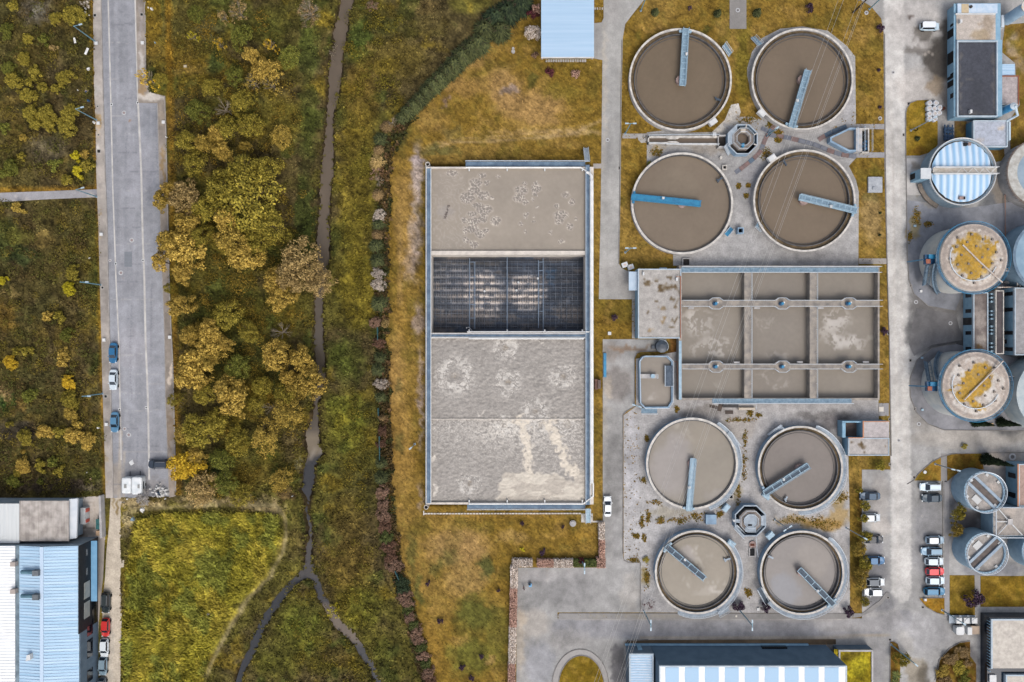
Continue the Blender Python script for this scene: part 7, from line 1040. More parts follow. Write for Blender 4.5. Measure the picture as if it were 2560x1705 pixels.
# the person on the parking area, seen from straight above
def person(x, y, rz):
    bm = {}; q = P(x, y, 1.2); me = bpy.data.meshes.new('person'); V = [(0, 0, .95), (0, 0, 1.18), (0, .01, 1.42), (0, 0, 1.52), (0, .02, 1.66), (0, .03, 1.76), (-.11, 0, .9), (-.12, .1, .5), (-.12, .02, .08), (-.12, .16, .05), (.11, 0, .9), (.12, -.1, .5), (.12, -.2, .1), (.12, -.08, .05), (-.2, 0, 1.42), (-.27, .02, 1.13), (-.26, .2, .95), (-.25, .29, .92), (.2, 0, 1.42), (.27, -.03, 1.13), (.27, .08, .92), (.26, .15, .85)]
    E = [(0, 1), (1, 2), (2, 3), (3, 4), (4, 5), (0, 6), (6, 7), (7, 8), (8, 9), (0, 10), (10, 11), (11, 12), (12, 13), (2, 14), (14, 15), (15, 16), (16, 17), (2, 18), (18, 19), (19, 20), (20, 21)]; R_ = [.15, .14, .15, .06, .1, .085, .1, .07, .05, .045, .1, .07, .05, .045, .075, .05, .04, .045, .075, .05, .04, .045]
    fing = []
    for w, hx in ((17, -.25), (21, .26)):
        for k in range(4): V.append((hx-.03+.02*k, V[w][1]+.07, V[w][2]-.03-.01*(k % 2))); E.append((w, len(V)-1)); R_.append(.012)
        V.append((hx+(.05 if hx < 0 else -.05), V[w][1]+.03, V[w][2])); E.append((w, len(V)-1)); R_.append(.014)
    me.from_pydata(V, E, []); t = thing('person', 'person in a dark top and red trousers standing beside the blue cart', 'person', (q.x, q.y, 0)); o = bpy.data.objects.new('body', me); COL.objects.link(o); o.modifiers.new('s', 'SKIN'); o.modifiers.new('d', 'SUBSURF').levels = 1; o.modifiers['d'].render_levels = 1
    sk = me.skin_vertices[0].data
    for i, r in enumerate(R_): sk[i].radius = (r, r)
    sk[0].use_root = True; dg = bpy.context.evaluated_depsgraph_get(); e = bpy.data.meshes.new_from_object(o.evaluated_get(dg)); bpy.data.objects.remove(o)
    for n_, c in (('skin', (188, 140, 116)), ('dark_top', (52, 56, 66)), ('red_trousers', (150, 52, 44)), ('shoe', (40, 40, 42))): e.materials.append(M(n_, c, .8))
    for p in e.polygons: z = p.center.z; ax = abs(p.center.x); p.material_index = 0 if z > 1.5 or (ax > .2 and z < 1.05) else (1 if z > .93 else (3 if z < .12 else 2))
    b_ = bpy.data.objects.new('body', e); COL.objects.link(b_); b_.parent = t; t.rotation_euler.z = rz
    hd = MB(); n = 14
    for i in range(5): pass
    hd.add([(.105*cos(2*pi*k/n)*s, .02+.12*sin(2*pi*k/n)*s, z) for z, s in ((1.7, 1.), (1.8, .9), (1.86, .5)) for k in range(n)], [(i*n+k, i*n+(k+1) % n, (i+1)*n+(k+1) % n, (i+1)*n+k) for i in range(2) for k in range(n)]+[tuple(range(2*n, 3*n))]); h_ = hd.build('hair', M('dark_hair', (60, 46, 40), .8)); h_.parent = t
    f = MB().boxw(-.012, .12, .012, .15, 1.67, 1.71).boxw(-.05, .115, -.025, .128, 1.715, 1.73).boxw(.025, .115, .05, .128, 1.715, 1.73).boxw(-.03, .115, .03, .13, 1.625, 1.635); fo = f.build('face', M('skin_dark', (150, 100, 84), .8)); fo.parent = t; sh = MB().boxw(-.2, -.1, .2, .1, 1.44, 1.455).build('white_collar', mWht); sh.parent = t
person(1310, 1472, 2.6)
MB().cyl(P(1283, 130), 4.6*G, 0, .5, 18).cyl(P(1283, 125), 3.3*G, .5, 1., 16).solo('stone_urn', 'pale stone urn alone on the lawn near the conifer hedge', 'urn', pale); MB().cyl(P(1432, 1308), 8*G, 0, .35, 28).cyl(P(1432, 1308), 6*G, .351, .5, 24).solo('round_plinth', 'round grey plinth on the lawn near the hedge corner', 'plinth', mWall)
MB().box(1520, 829.5, 1528, 837.5, 0, .35).solo('marker_block', 'small white block on the lawn below the control building', 'block', mWht); MB().box(2198, 1017, 2209, 1029, 0, .14).solo('marker_block', 'cream square block beside the path above the hut', 'block', M('cream', (226, 218, 204), .8)); MB().box(1509, 883, 1516, 943, 0, .5).solo('blue_barrier', 'narrow bright blue barrier lying along the yard edge', 'barrier', mBlue)
t = thing('pipe_box', 'rusty box against the pipe of the aeration tank', 'box', P(1494, 961)); MB().box(1487, 948, 1494.5, 974, 0, 1.1).build('body', M('rust_box', (128, 96, 86), .8, (96, 74, 68), 1.5), t); MB().box(1495, 950, 1502, 972, 0, 1.5).build('cabinet', M('dark_box', (96, 86, 84), .8, (126, 104, 96), 2.), t)
m = MB().box(2285, 562, 2291, 567, 0, .3); m.solo('marker_block', 'pale blue block in the yard above the upper digester', 'block', mSteel); MB().box(2300, 725, 2306, 731, 0, .3).solo('marker_block', 'white block in the yard under the upper digester', 'block', mWht); MB().box(2303, 892, 2308.5, 897, 0, .3).solo('marker_block', 'pale block inside the curb of the lower digester, upper one', 'block', mSteel); MB().box(2304, 1022, 2309.5, 1027, 0, .3).solo('marker_block', 'pale block inside the curb of the lower digester, lower one', 'block', mSteel); MB().cyl(P(2311, 1180), 4*G, 0, .3, 14).solo('marker_block', 'pale round block on the triangular lawn', 'block', mWht); MB().box(2345, 270, 2360, 275, .0, .3).cyl(P(2357, 272), .35, .3, .5, 12).solo('rusty_base', 'rust red base plate between bulk bags and building', 'base plate', M('rust'))
m = MB().box(2311, 1497, 2317, 1503, 0, .6); m.solo('marker_block', 'white post block at the lawn corner below the cars', 'block', mWht); MB().box(2478, 1058, 2484, 1066, 0, .3).solo('marker_block', 'tan block between two cypresses', 'block', M('tan_stone')); MB().box(1893, 1520, 1899, 1527, 0, .3).solo('marker_block', 'white slab on gravel between two purple shrubs', 'block', mWht); MB().box(1839, 1538, 1843, 1543, .1, .2).solo('marker_block', 'small cream plate in the kerb strip by the road', 'block', M('cream'))
# ================================================================ VEGETATION
def leaves(C, D, s, asp=.55, up=.5, jit=.6, rg=None):
    """pointed leaf quads at points C facing D"""
    n = len(C); N_ = D+rg.normal(0, jit, (n, 3))+np.array([0, 0, up]); N_ /= np.linalg.norm(N_, axis=1, keepdims=True)+1e-9
    T = np.cross(N_, rg.normal(0, 1, (n, 3))); T /= np.linalg.norm(T, axis=1, keepdims=True)+1e-9; B = np.cross(N_, T); s = np.broadcast_to(s, (n,))[:, None]
    V = np.stack([C+T*s, C+B*s*asp, C-T*s, C-B*s*asp], 1).reshape(-1, 3); return V, np.arange(4*n).reshape(n, 4)
def sphere(n, rg, zmin=-.35):
    z = rg.uniform(zmin, 1, n); a = rg.uniform(0, 2*pi, n); r = np.sqrt(1-z*z); return np.stack([r*np.cos(a), r*np.sin(a), z], 1)
def crown_mesh(kind, seed):
    rg = np.random.default_rng(seed); Cs = []; Ds = []; Ss = []
    if kind in ('broad', 'bush', 'soft', 'wispy'):
        nc, nl, ls, cr = {'broad': (62, 74, .052, (.14, .25)), 'bush': (15, 60, .105, (.24, .4)), 'soft': (84, 54, .044, (.12, .22)), 'wispy': (26, 26, .06, (.12, .22))}[kind]
        ex = 1+.35*np.sin(2*np.linspace(0, 2*pi, 64)+rg.uniform(0, 6))*rg.uniform(0, 1)
        for i in range(nc):
            a = i*2.399+rg.normal(0, .4); r = sqrt((i+.5)/nc)*.86*rg.uniform(.85, 1.08)*ex[int(a/(2*pi) % 1*63)]
            z = sqrt(max(.03, 1-min(r, .98)**2))*rg.uniform(.55, 1.0); q = rg.uniform(*cr); n = int(nl*(q/.22)**1.5 if kind != 'bush' else nl); d = sphere(n, rg)
            Cs.append(np.array([r*cos(a), r*sin(a), z*.8])+d*q*rg.uniform(.55, 1.12, (n, 1))*np.array([1, 1, .8])); Ds.append(d); Ss.append(ls*rg.uniform(.6, 1.3, n))
        return leaves(np.concatenate(Cs), np.concatenate(Ds), np.concatenate(Ss), .55, .35, .5, rg)
    if kind in ('conifer', 'spiky'):
        V = []; n = 620
        for i in range(n):
            f = ((i+.5)/n)**.75; z = 1-f; a = i*2.399; r0 = .05+.12*f; r1 = (.16+.86*f)*rg.uniform(.75, 1.12); dz = rg.uniform(-.02, .14 if kind == 'conifer' else .2); d = np.array([cos(a), sin(a), 0]); u = np.array([-sin(a), cos(a), 0])*.055*rg.uniform(.7, 1.4); p0 = d*r0+[0, 0, z*.95]; p1 = d*r1+[0, 0, max(.02, z*.95-.16+dz)]; m = (p0+p1)/2+[0, 0, .05]
            t = rg.uniform(-.3, .3); u = u*cos(t)+np.array([0, 0, .05*sin(t)]); V += [p0, m+u, p1, m-u]
        return np.array(V), np.arange(4*n).reshape(n, 4)
    if kind == 'block':            # clipped hedge piece, unit box -.5..+.5 in plan, height 1
        n = 950; p = rg.uniform(-.5, .5, (n, 3)); p[:, 2] += .5; f = rg.integers(0, 5, n)
        for k, (ax, v) in enumerate(((2, 1.), (2, .97), (0, .5), (0, -.5), (1, .5))): p[f == k, ax] = v
        p[(f == 4) & (rg.random(n) < .5), 1] *= -1; d = np.zeros((n, 3)); d[:, 2] = .6; d[:, :2] = p[:, :2]; p[:, :2] *= 1-.1*np.maximum(0, p[:, 2:3]-.7)
        p += rg.normal(0, .035, (n, 3)); return leaves(p, d, .06*rg.uniform(.6, 1.4, n), .6, .3, .6, rg)
    if kind == 'palm':
        V = []; F = []
        for i in range(34):
            a = i*2.399; f = (i+.5)/34; el = 1.2-1.1*f; L = rg.uniform(.7, 1.05); d = np.array([cos(a)*cos(el*.6), sin(a)*cos(el*.6), sin(el)]); u = np.array([-sin(a), cos(a), 0])*.06; p1 = d*L*.6+[0, 0, .2]; p2 = np.array([cos(a), sin(a), 0])*L+[0, 0, .2+.25*(1-f)]; n = len(V); V += [np.array([0, 0, .2]), p1+u, p2, p1-u]; F.append((n, n+1, n+2, n+3))
        return np.array(V), np.array(F)
def limb_mesh(kind, seed):
    r_ = random.Random(seed); m = MB(); m.tube([(0, 0, 0), (.02, .01, .25), (0, .03, .55)], .07, 7, .045); bare = kind in ('bare', 'wispy')
    for i in range(13 if bare else 6):
        a = i*2.4+r_.random(); L = r_.uniform(.55, .95); z0 = r_.uniform(.25, .55); p = Vector((0, .02, z0)); q = Vector((cos(a)*L*.45, sin(a)*L*.45, z0+.2)); e = Vector((cos(a)*L, sin(a)*L, min(.95, z0+.3+r_.random()*.15))); m.tube([p, q, e], .022, 5, .007)
        if bare:
            for s in (-.5, .5): m.tube([q, q+Vector((cos(a+s)*L*.4, sin(a+s)*L*.4, .15))], .011, 4, .004); m.tube([q.lerp(e, .5), q.lerp(e, .5)+Vector((cos(a-s*1.3)*L*.28, sin(a-s*1.3)*L*.28, .1))], .008, 4, .003)
    return m
VM = {}
def vmesh(kind, i):
    k = (kind, i)
    if k not in VM:
        if kind.startswith('limb'): m = limb_mesh(kind[5:], 40+i); VM[k] = mesh_np('trunk', m.v, m.f)
        else: V, F = crown_mesh(kind, 100+i*7+len(kind)); VM[k] = mesh_np('crown', V, F)
        VM[k].materials.append(mRail)
    return VM[k]
PAL = {'mustard': ((108, 86, 32), (232, 188, 86)), 'gold': ((164, 122, 26), (250, 202, 62)), 'olive': ((88, 80, 28), (186, 160, 62)), 'green': ((66, 72, 28), (144, 136, 56)), 'tan': ((112, 90, 48), (196, 160, 98)), 'brown': ((92, 72, 44), (160, 128, 82)), 'yellow': ((150, 130, 26), (220, 196, 50)), 'dark': ((40, 44, 28), (98, 98, 56)), 'deep': ((26, 34, 26), (72, 80, 50)), 'pale': ((120, 100, 78), (228, 206, 178)), 'pink': ((88, 68, 50), (168, 128, 100)), 'red': ((72, 54, 40), (134, 96, 72)), 'maroon': ((54, 28, 32), (122, 64, 62)), 'purple': ((48, 34, 42), (92, 68, 78)), 'hedge': ((52, 60, 32), (116, 118, 60)), 'ochre': ((106, 86, 34), (206, 168, 74)), 'cream': ((128, 104, 80), (255, 232, 204)), 'rose': ((112, 78, 60), (222, 174, 144)), 'grey': ((120, 108, 96), (190, 178, 160))}
CW = {'mustard': 'mustard', 'gold': 'golden', 'olive': 'olive', 'green': 'dull green', 'tan': 'tan', 'brown': 'brown', 'yellow': 'yellow green', 'dark': 'dark green'}
mBark = M('bark', (104, 88, 72), .95, (76, 62, 50), 3.); mBarkP = M('pale_bark', (178, 164, 144), .9, (140, 126, 108), 3.)
def adj(c): return (c[0]*1.1, c[1]*1.13+2, c[2]*1.2+4)
def leafm(p): return M('leaf_'+p, adj(PAL[p][0]), .8, adj(PAL[p][1]), island=True, spec=.12)
vr = random.Random(11)
def plant(name, cat, x, y, r, h, kind, pal, label, grp=None, low=.3, trunk=True, sx=1., ang=None, ztop=.75, z0=0.):
    q = P(x, y, h*ztop); R_ = r*G*(1-h*ztop/H); t = thing(name, label, cat, (q.x, q.y, z0), grp)
    if kind != 'bare':
        o = bpy.data.objects.new('crown', vmesh(kind, vr.randrange(5))); COL.objects.link(o); o.parent = t; o.location.z = h*low; o.scale = (R_*sx, R_, h*(1-low)); o.rotation_euler.z = vr.uniform(0, 6.28) if ang is None else ang; o.material_slots[0].link = 'OBJECT'; o.material_slots[0].material = leafm(pal)
    if trunk:
        lk = 'limb_bare' if kind == 'bare' else ('limb_wispy' if kind == 'wispy' else 'limb_x'); o = bpy.data.objects.new('trunk', vmesh(lk, vr.randrange(3))); COL.objects.link(o); o.parent = t; o.scale = (R_*.9, R_*.9, h*.92); o.rotation_euler.z = vr.uniform(0, 6.28); o.material_slots[0].link = 'OBJECT'; o.material_slots[0].material = mBarkP if lk != 'limb_x' else mBark
    return t
gt = 'trees between the street and the stream'
TREES = '''620 505 82 11 soft olive|largest olive tree, its broad crown above the middle of the wood
548 470 50 10 soft olive|olive tree between the tan tree at the bay and the largest olive tree
672 560 44 10 soft olive|olive tree on the stream side of the largest olive crown
600 430 48 10 soft olive|olive tree forming the upper end of the big olive crown group
655 420 40 9 soft olive|rounded olive tree at the upper stream side of the big group
455 492 44 9 broad tan|tan leaved tree overhanging the bay just above the mustard group
508 520 38 9 soft olive|olive tree behind the tan leaved one at the bay
398 497 24 8 broad ochre|small mustard crown reaching furthest over the parking bay
418 470 20 8 broad mustard|small mustard crown just above the one overhanging the bay
462 555 34 10 broad mustard|bright mustard tree between the tan tree and the kerb group
495 590 32 9 soft olive|olive green crown tucked inside the mustard kerb group
415 600 32 9 broad ochre|mustard tree at the kerb, upper of the kerb pair
455 622 46 10 broad mustard|broad mustard tree in the kerb group below the tan tree
395 652 24 8 broad mustard|low mustard crown leaning over the bay below the kerb pair
452 678 28 9 broad mustard|mustard tree closing the kerb group downwards
560 548 34 10 broad mustard|mustard topped tree in the gap beside the largest olive tree
572 598 44 10 broad ochre|ochre tree under the largest olive crown
610 640 40 9 broad mustard|mustard tree at the lower end of the big olive group
640 600 36 9 soft olive|olive tree just under the largest crown on the stream side
750 655 62 10 soft tan|large tan tree hanging over the stream
722 690 44 9 soft tan|tan crown forming the field side of the tree over the stream
795 705 38 9 soft tan|tan crown reaching across the stream
682 700 32 8 broad mustard|bright mustard tree at the foot of the tan stream tree, upper
700 745 36 8 broad mustard|bright mustard tree at the foot of the tan stream tree, lower
443 764 32 8 broad mustard|solitary mustard tree at the bay edge between two groups
478 830 20 7 broad ochre|small mustard tree at the bay edge above the long mustard stand
520 828 30 8 broad mustard|mustard tree at the top of the long stand
520 866 34 8 broad mustard|broad mustard tree below the top of the long stand
470 842 26 7 broad mustard|mustard tree at the kerb side of the long stand
558 858 22 7 broad mustard|mustard tree sticking out of the long stand towards the stream
480 908 42 9 broad mustard|largest mustard tree of the long stand
470 945 38 9 broad mustard|mustard tree at the lower end of the long stand
512 900 26 8 broad ochre|ochre crown on the stream side of the long stand
505 985 30 7 soft olive|olive bush tree under the long mustard stand
572 990 48 9 broad mustard|round mustard tree standing free in the middle
684 888 38 9 broad mustard|mustard tree under the bare pale tree
752 900 34 8 broad mustard|mustard tree at the stream, above the dark water bend
720 945 26 8 broad mustard|small mustard crown between two stream side trees
775 955 38 9 broad mustard|mustard tree overhanging the dark water of the stream
735 965 30 8 broad ochre|ochre tree just inland of the one overhanging the dark water
710 985 34 8 soft olive|olive tree beside the mustard stream trees
715 1030 42 8 soft ochre|dull ochre tree at the stream below the mustard trees
650 965 26 6 soft olive|small olive tree inland of the mustard stream trees
660 1095 42 7 soft ochre|rounded ochre tree on the grassy stream slope
488 1080 46 8 soft olive|olive tree at the lower bay edge
455 1085 28 7 soft ochre|ochre crown touching the lower bay edge
535 1060 34 7 soft olive|olive tree inland of the lower bay edge
590 1105 36 7 soft olive|olive shrub tree in the lower middle
455 1165 42 8 broad gold|golden tree beside the black estate car
485 1140 24 7 broad mustard|mustard crown behind the golden tree
500 1225 44 7 soft tan|tan grey tree behind the rubbish heap
560 1210 34 6 soft green|dull green tree beside the tan grey one
600 1240 30 5 soft olive|olive shrub near the top of the grass field
700 1200 30 5 soft ochre|ochre shrub on the slope above the dark stream
660 170 34 8 broad mustard|pale gold tree in the upper wood, the brightest there
625 135 24 7 broad mustard|small golden crown above the pale gold tree
672 205 26 7 wispy ochre|wispy ochre tree below the pale gold one
628 200 26 7 wispy ochre|wispy ochre tree beside a dull green one in the upper wood
582 185 26 7 soft green|dull green tree in the upper wood
600 85 30 7 soft green|dull green tree at the upper middle of the wood
545 105 16 6 wispy gold|sparse golden sapling in the upper wood
672 108 18 6 wispy gold|sparse golden sapling on the stream side
590 20 30 7 wispy tan|pale seeding tree at the top edge
553 35 16 6 wispy tan|small pale sapling near the top edge
485 30 22 6 soft green|green bush tree near the top edge
478 88 14 5 wispy yellow|thin yellow sapling in the upper scrub
360 190 26 7 wispy gold|sparse golden tree leaning across the street edge
398 195 18 5 soft olive|small olive bush beside the leaning golden tree
525 215 26 7 soft olive|olive tree with pale stems in the upper wood
600 250 32 8 soft olive|olive tree with a tan top in the upper wood
555 265 30 8 bare olive|bare pale stemmed tree above the mustard crown
490 275 34 7 soft green|dull green tree beside the top of the bay
540 330 26 8 broad mustard|mustard tree below the bare stems, upper crown
505 355 26 8 broad ochre|mustard tree below the bare stems, kerb side crown
550 372 24 8 broad mustard|mustard tree below the bare stems, lower crown
608 362 14 6 broad ochre|small mustard sapling beside the trio under the bare stems
465 350 32 8 soft olive|olive tree at the bay edge above the big group
480 405 32 8 soft olive|olive tree between the mustard trio and the tan tree
560 320 34 8 soft olive|olive crown behind the mustard trio
620 310 34 7 soft olive|olive tree on the stream side of the mustard trio
700 340 30 5 soft ochre|low ochre bush on the slope towards the stream
768 22 36 8 bare brown|bare tree with white limbs at the top beside the stream
770 25 34 6 wispy brown|rust brown thicket around the bare white limbs
700 830 34 7 bare tan|bare pale tree above the mustard stream trees
672 1020 22 6 bare tan|bare grey shrub inland of the stream trees
832 1530 20 3 wispy yellow|yellow green bush over the thin stream branch
720 140 30 5 soft green|low green bush on the upper stream slope
560 790 40 6 soft olive|low olive thicket in the middle clearing
620 830 30 6 soft olive|low olive thicket beside the bare pale tree
590 920 34 6 soft green|dark green thicket above the free standing mustard tree
420 720 16 5 soft olive|small olive bush at the bay edge below the mustard kerb group
640 1010 28 5 soft olive|low olive bush between two mustard trees
430 1000 18 5 soft olive|small olive bush at the bay edge
355 1245 20 3 soft grey|grey green bush beside the rubbish heap
548 1150 30 6 soft green|dark green tree between golden and grey trees
760 60 10 3 wispy brown|small rust brown tuft on the bank near the top
930 10 16 4 wispy pink|pinkish dry shrub at the top edge beyond the stream'''
for ln in TREES.split('\n'):
    a, l = ln.split('|'); x, y, r, h, k, p = a.split(); plant('tree', 'tree', float(x), float(y), float(r)*1.07, float(h), k, p, l, gt)
def ordw(i):
    a = 'first second third fourth fifth sixth seventh eighth ninth tenth eleventh twelfth thirteenth fourteenth fifteenth sixteenth seventeenth eighteenth nineteenth'.split(); T = {2: 'twent', 3: 'thirt', 4: 'fort', 5: 'fift'}
    return a[i-1] if i < 20 else T[i//10]+'ieth' if i % 10 == 0 else T[i//10]+'y-'+a[i % 10-1]
BUSH = '178 32 28 olive,135 42 17 olive,10 72 20 green,64 94 14 olive,104 96 14 green,129 118 9 tan,54 143 17 olive,14 167 17 green,83 177 16 olive,156 191 22 olive,27 199 22 olive,72 202 14 olive,64 236 21 olive,102 215 14 olive,137 220 12 olive,27 10 14 olive,72 282 24 olive,112 282 26 olive,167 282 27 olive,160 311 26 olive,83 307 16 olive,118 306 18 olive,6 317 14 green,54 342 10 ochre,49 389 10 olive,131 408 16 green,185 389 13 yellow,209 384 11 mustard,215 414 16 olive,191 427 15 yellow,163 449 14 olive,21 414 19 green,6 433 12 green,40 518 16 ochre,176 681 19 olive,167 721 17 yellow,114 790 13 mustard,143 792 14 olive,161 837 18 green,2 701 12 yellow,20 906 18 gold,63 878 14 olive,38 878 11 olive,156 883 15 mustard,153 903 16 mustard,166 957 18 gold,66 990 18 green,168 1000 23 olive,171 1034 19 ochre,19 1062 9 olive,105 1080 21 mustard,56 1095 21 olive,145 1080 16 olive,178 1092 25 mustard,214 1105 22 mustard,189 1060 15 ochre,55 1130 6 mustard,51 1166 20 mustard,97 1166 16 olive,128 1156 14 green,143 1179 14 olive,28 1205 17 green,97 1205 8 green,38 1184 10 olive'
bs = []
for s in BUSH.split(','):
    x, y, r, p = s.split(); x, y, r = float(x), float(y), float(r)
    row = next(w for lim, w in ((85, 'near the top edge'), (165, 'level with the dumped boards'), (262, 'level with the litter heap'), (350, 'level with the second lamp'), (480, 'just above the side path'), (560, 'just below the side path'), (760, 'level with the fourth lamp'), (850, 'above the bright blue car'), (930, 'level with the two upper street cars'), (1045, 'level with the lowest lamp'), (1140, 'level with the steel blue car'), (2000, 'in the strip above the factory sheds')) if y < lim)
    bs.append((x, y, r, p, '%s%s bush %s, %s' % ('big ' if r > 19 else 'small ' if r < 12 else '', CW.get(p, 'ochre'), 'by the frame edge' if x < 72 else 'midway in the field' if x < 140 else 'on the street side', row)))
for x, y, r, p, l in bs:
    same = sorted(b[:2][::-1] for b in bs if b[4] == l)
    if len(same) > 1: l = (('upper', 'lower') if len(same) == 2 else ('uppermost', 'middle', 'lowest') if len(same) == 3 else ('uppermost', 'second', 'third', 'lowest', 'lowermost'))[same.index((y, x))]+' '+l
    plant('bush', 'bush', x, y, r*1.05, 1.2+r*.09, 'bush' if r < 17 else 'broad', p, l, 'bushes in the rough field', .05, False)
# slanting conifer hedge
hp = [(1300, -6, 44), (1268, 18, 42), (1236, 34, 40), (1250, 66, 34), (1212, 62, 38), (1196, 98, 36), (1174, 112, 36), (1152, 130, 34), (1134, 152, 33), (1116, 170, 32), (1098, 188, 30), (1080, 205, 30), (1063, 222, 28), (1047, 240, 27), (1031, 257, 26), (1016, 274, 26), (1002, 290, 24)]
for i, (x, y, r) in enumerate(hp): plant('conifer', 'conifer', x, y, r, 5.2-.1*i, 'conifer', 'dark' if i > 2 else 'deep', 'dark conifer of the slanting hedge, %s from the top edge' % ordw(i+1), 'conifers of the slanting hedge', .02, True)
SHR = '980 305 15 bare grey,964 312 14 spiky brown,950 346 18 spiky dark,946 372 14 spiky brown,942 402 20 spiky tan,939 432 14 wispy pink,947 452 15 bare grey,944 484 14 spiky brown,947 538 13 broad pale,944 560 17 spiky dark,942 585 15 spiky brown,939 612 18 spiky dark,944 650 20 spiky dark,944 684 13 broad pale,946 712 13 broad pale,947 757 21 spiky dark,937 806 12 broad pink,962 808 9 broad tan,947 858 12 broad red,950 894 17 spiky dark,944 924 18 spiky dark,952 960 13 broad pale,950 993 15 spiky dark,953 1045 10 spiky brown,955 1078 11 broad red,952 1110 10 broad red,952 1159 16 spiky dark,952 1196 18 spiky dark,955 1232 14 broad pink,957 1262 13 broad pink,958 1290 15 broad pink,961 1318 15 broad red,966 1344 15 broad hedge,972 1369 15 broad red,978 1393 15 broad red,983 1414 16 broad pink,1004 1456 15 broad deep,1006 1474 15 broad deep,1010 1492 14 broad pink,1016 1508 14 broad pink,1019 1527 12 broad hedge,1023 1546 13 broad pink,1033 1562 13 broad hedge,1040 1582 14 broad pink,1044 1602 14 broad pink,1050 1620 13 broad hedge,1056 1642 13 broad pink,1064 1662 12 broad hedge,1070 1686 14 broad pink,1076 1708 14 broad red'
SD = {'grey': 'bare grey', 'ochre': 'ochre spiky', 'dark': 'dark spiky', 'brown': 'brown dry', 'tan': 'tan dry', 'pink': 'pinkish', 'pale': 'cream leaved', 'olive': 'olive spiky', 'red': 'reddish', 'hedge': 'green', 'deep': 'deep green'}
for i, s in enumerate(SHR.split(',')):
    x, y, r, k, p = s.split(); plant('shrub', 'shrub', float(x), float(y), float(r)*1.4, 2.6 if k == 'spiky' else 2., k, p, '%s shrub of the fence line, %s below the slanting hedge' % (SD[p], ordw(i+1)), 'shrubs along the fence line', .02, k == 'bare')
m = MB()
for x, y0, y1 in ((944, 818, 850), (946, 1020, 1040), (949, 1090, 1150)): m.beam(P(x, y0, 1), P(x+1, y1, 1), .06, 1.6)
for a, b_ in (((988, 1426), (998, 1448)),): m.beam(P(*a, 1), P(*b_, 1), .06, 1.6)
m.solo('mesh_fence', 'teal mesh fence showing in gaps of the shrub line', 'fence', M('fence_teal', (70, 116, 120), .6))
# clipped hedges round the parking area
def hedge(x0, y0, x1, y1, h, pal, label):
    q = P((x0+x1)/2, (y0+y1)/2, h); n = max(1, int(round(max(x1-x0, y1-y0)/22))); t = thing('hedge', label, 'hedge', (q.x, q.y, 0), 'clipped hedges of the works'); V = []; F = []
    W, L = (x1-x0)*G*(1-h/H), (y1-y0)*G*(1-h/H)
    for i in range(n):
        v, f = crown_mesh('block', int(x0+y0*3+i)); s = np.array([W/n if x1-x0 > y1-y0 else W, L if x1-x0 > y1-y0 else L/n, h]); v = v*s
        sc = .14/(.06*s.max()); c = v.reshape(-1, 4, 3).mean(1, keepdims=True); d = (v.reshape(-1, 4, 3)-c)/s*.14/.06; v = (c+d).reshape(-1, 3); o_ = -.5+(i+.5)/n; v[:, 0 if x1-x0 > y1-y0 else 1] += o_*(W if x1-x0 > y1-y0 else L); F.append(f+sum(len(a) for a in V)); V.append(v)
    link('foliage', mesh_np('foliage', np.concatenate(V), np.concatenate(F)), leafm({'pale': 'cream', 'pink': 'rose', 'red': 'rose'}.get(pal, pal)), t); MB().boxw(q.x-W*.44, q.y-L*.44, q.x+W*.44, q.y+L*.44, 0, h*.86).build('woody_core', mBark, t)
hedge(1282, 1399, 1330, 1417, 1.5, 'pale', 'cream hedge piece at the inner corner of the parking area'); hedge(1344, 1400, 1384, 1418, 1.5, 'pink', 'pink flecked hedge piece along the parking bays'); hedge(1385, 1400, 1432, 1418, 1.5, 'pale', 'cream hedge piece along the parking bays'); hedge(1433, 1400, 1494, 1417, 1.4, 'hedge', 'green hedge piece with a red shrub at its end'); hedge(1493, 1396, 1513, 1420, 1.6, 'red', 'reddish hedge corner at the access road'); hedge(1499, 1350, 1512, 1395, 1.6, 'pink', 'pinkish upright hedge at the access road, lower length'); hedge(1498, 1308, 1511, 1349, 1.6, 'pale', 'cream upright hedge at the access road, upper length')
for i, (a, b_, p) in enumerate(((1419, 1470, 'pale'), (1471, 1520, 'pink'), (1521, 1568, 'red'), (1569, 1612, 'pale'), (1613, 1660, 'pale'), (1661, 1730, 'pink'))): hedge(1277-i*1.2, a, 1293-i*1.2, b_, 1.6, p, '%s hedge length beside the parking area, %s going down from the corner' % (SD[p] if p != 'pale' else 'cream', ordw(i+1)))
plant('shrub', 'shrub', 1454, 1404, 9, 2.4, 'bush', 'maroon', 'dark red shrub growing out of the green parking hedge', None, .05, False)
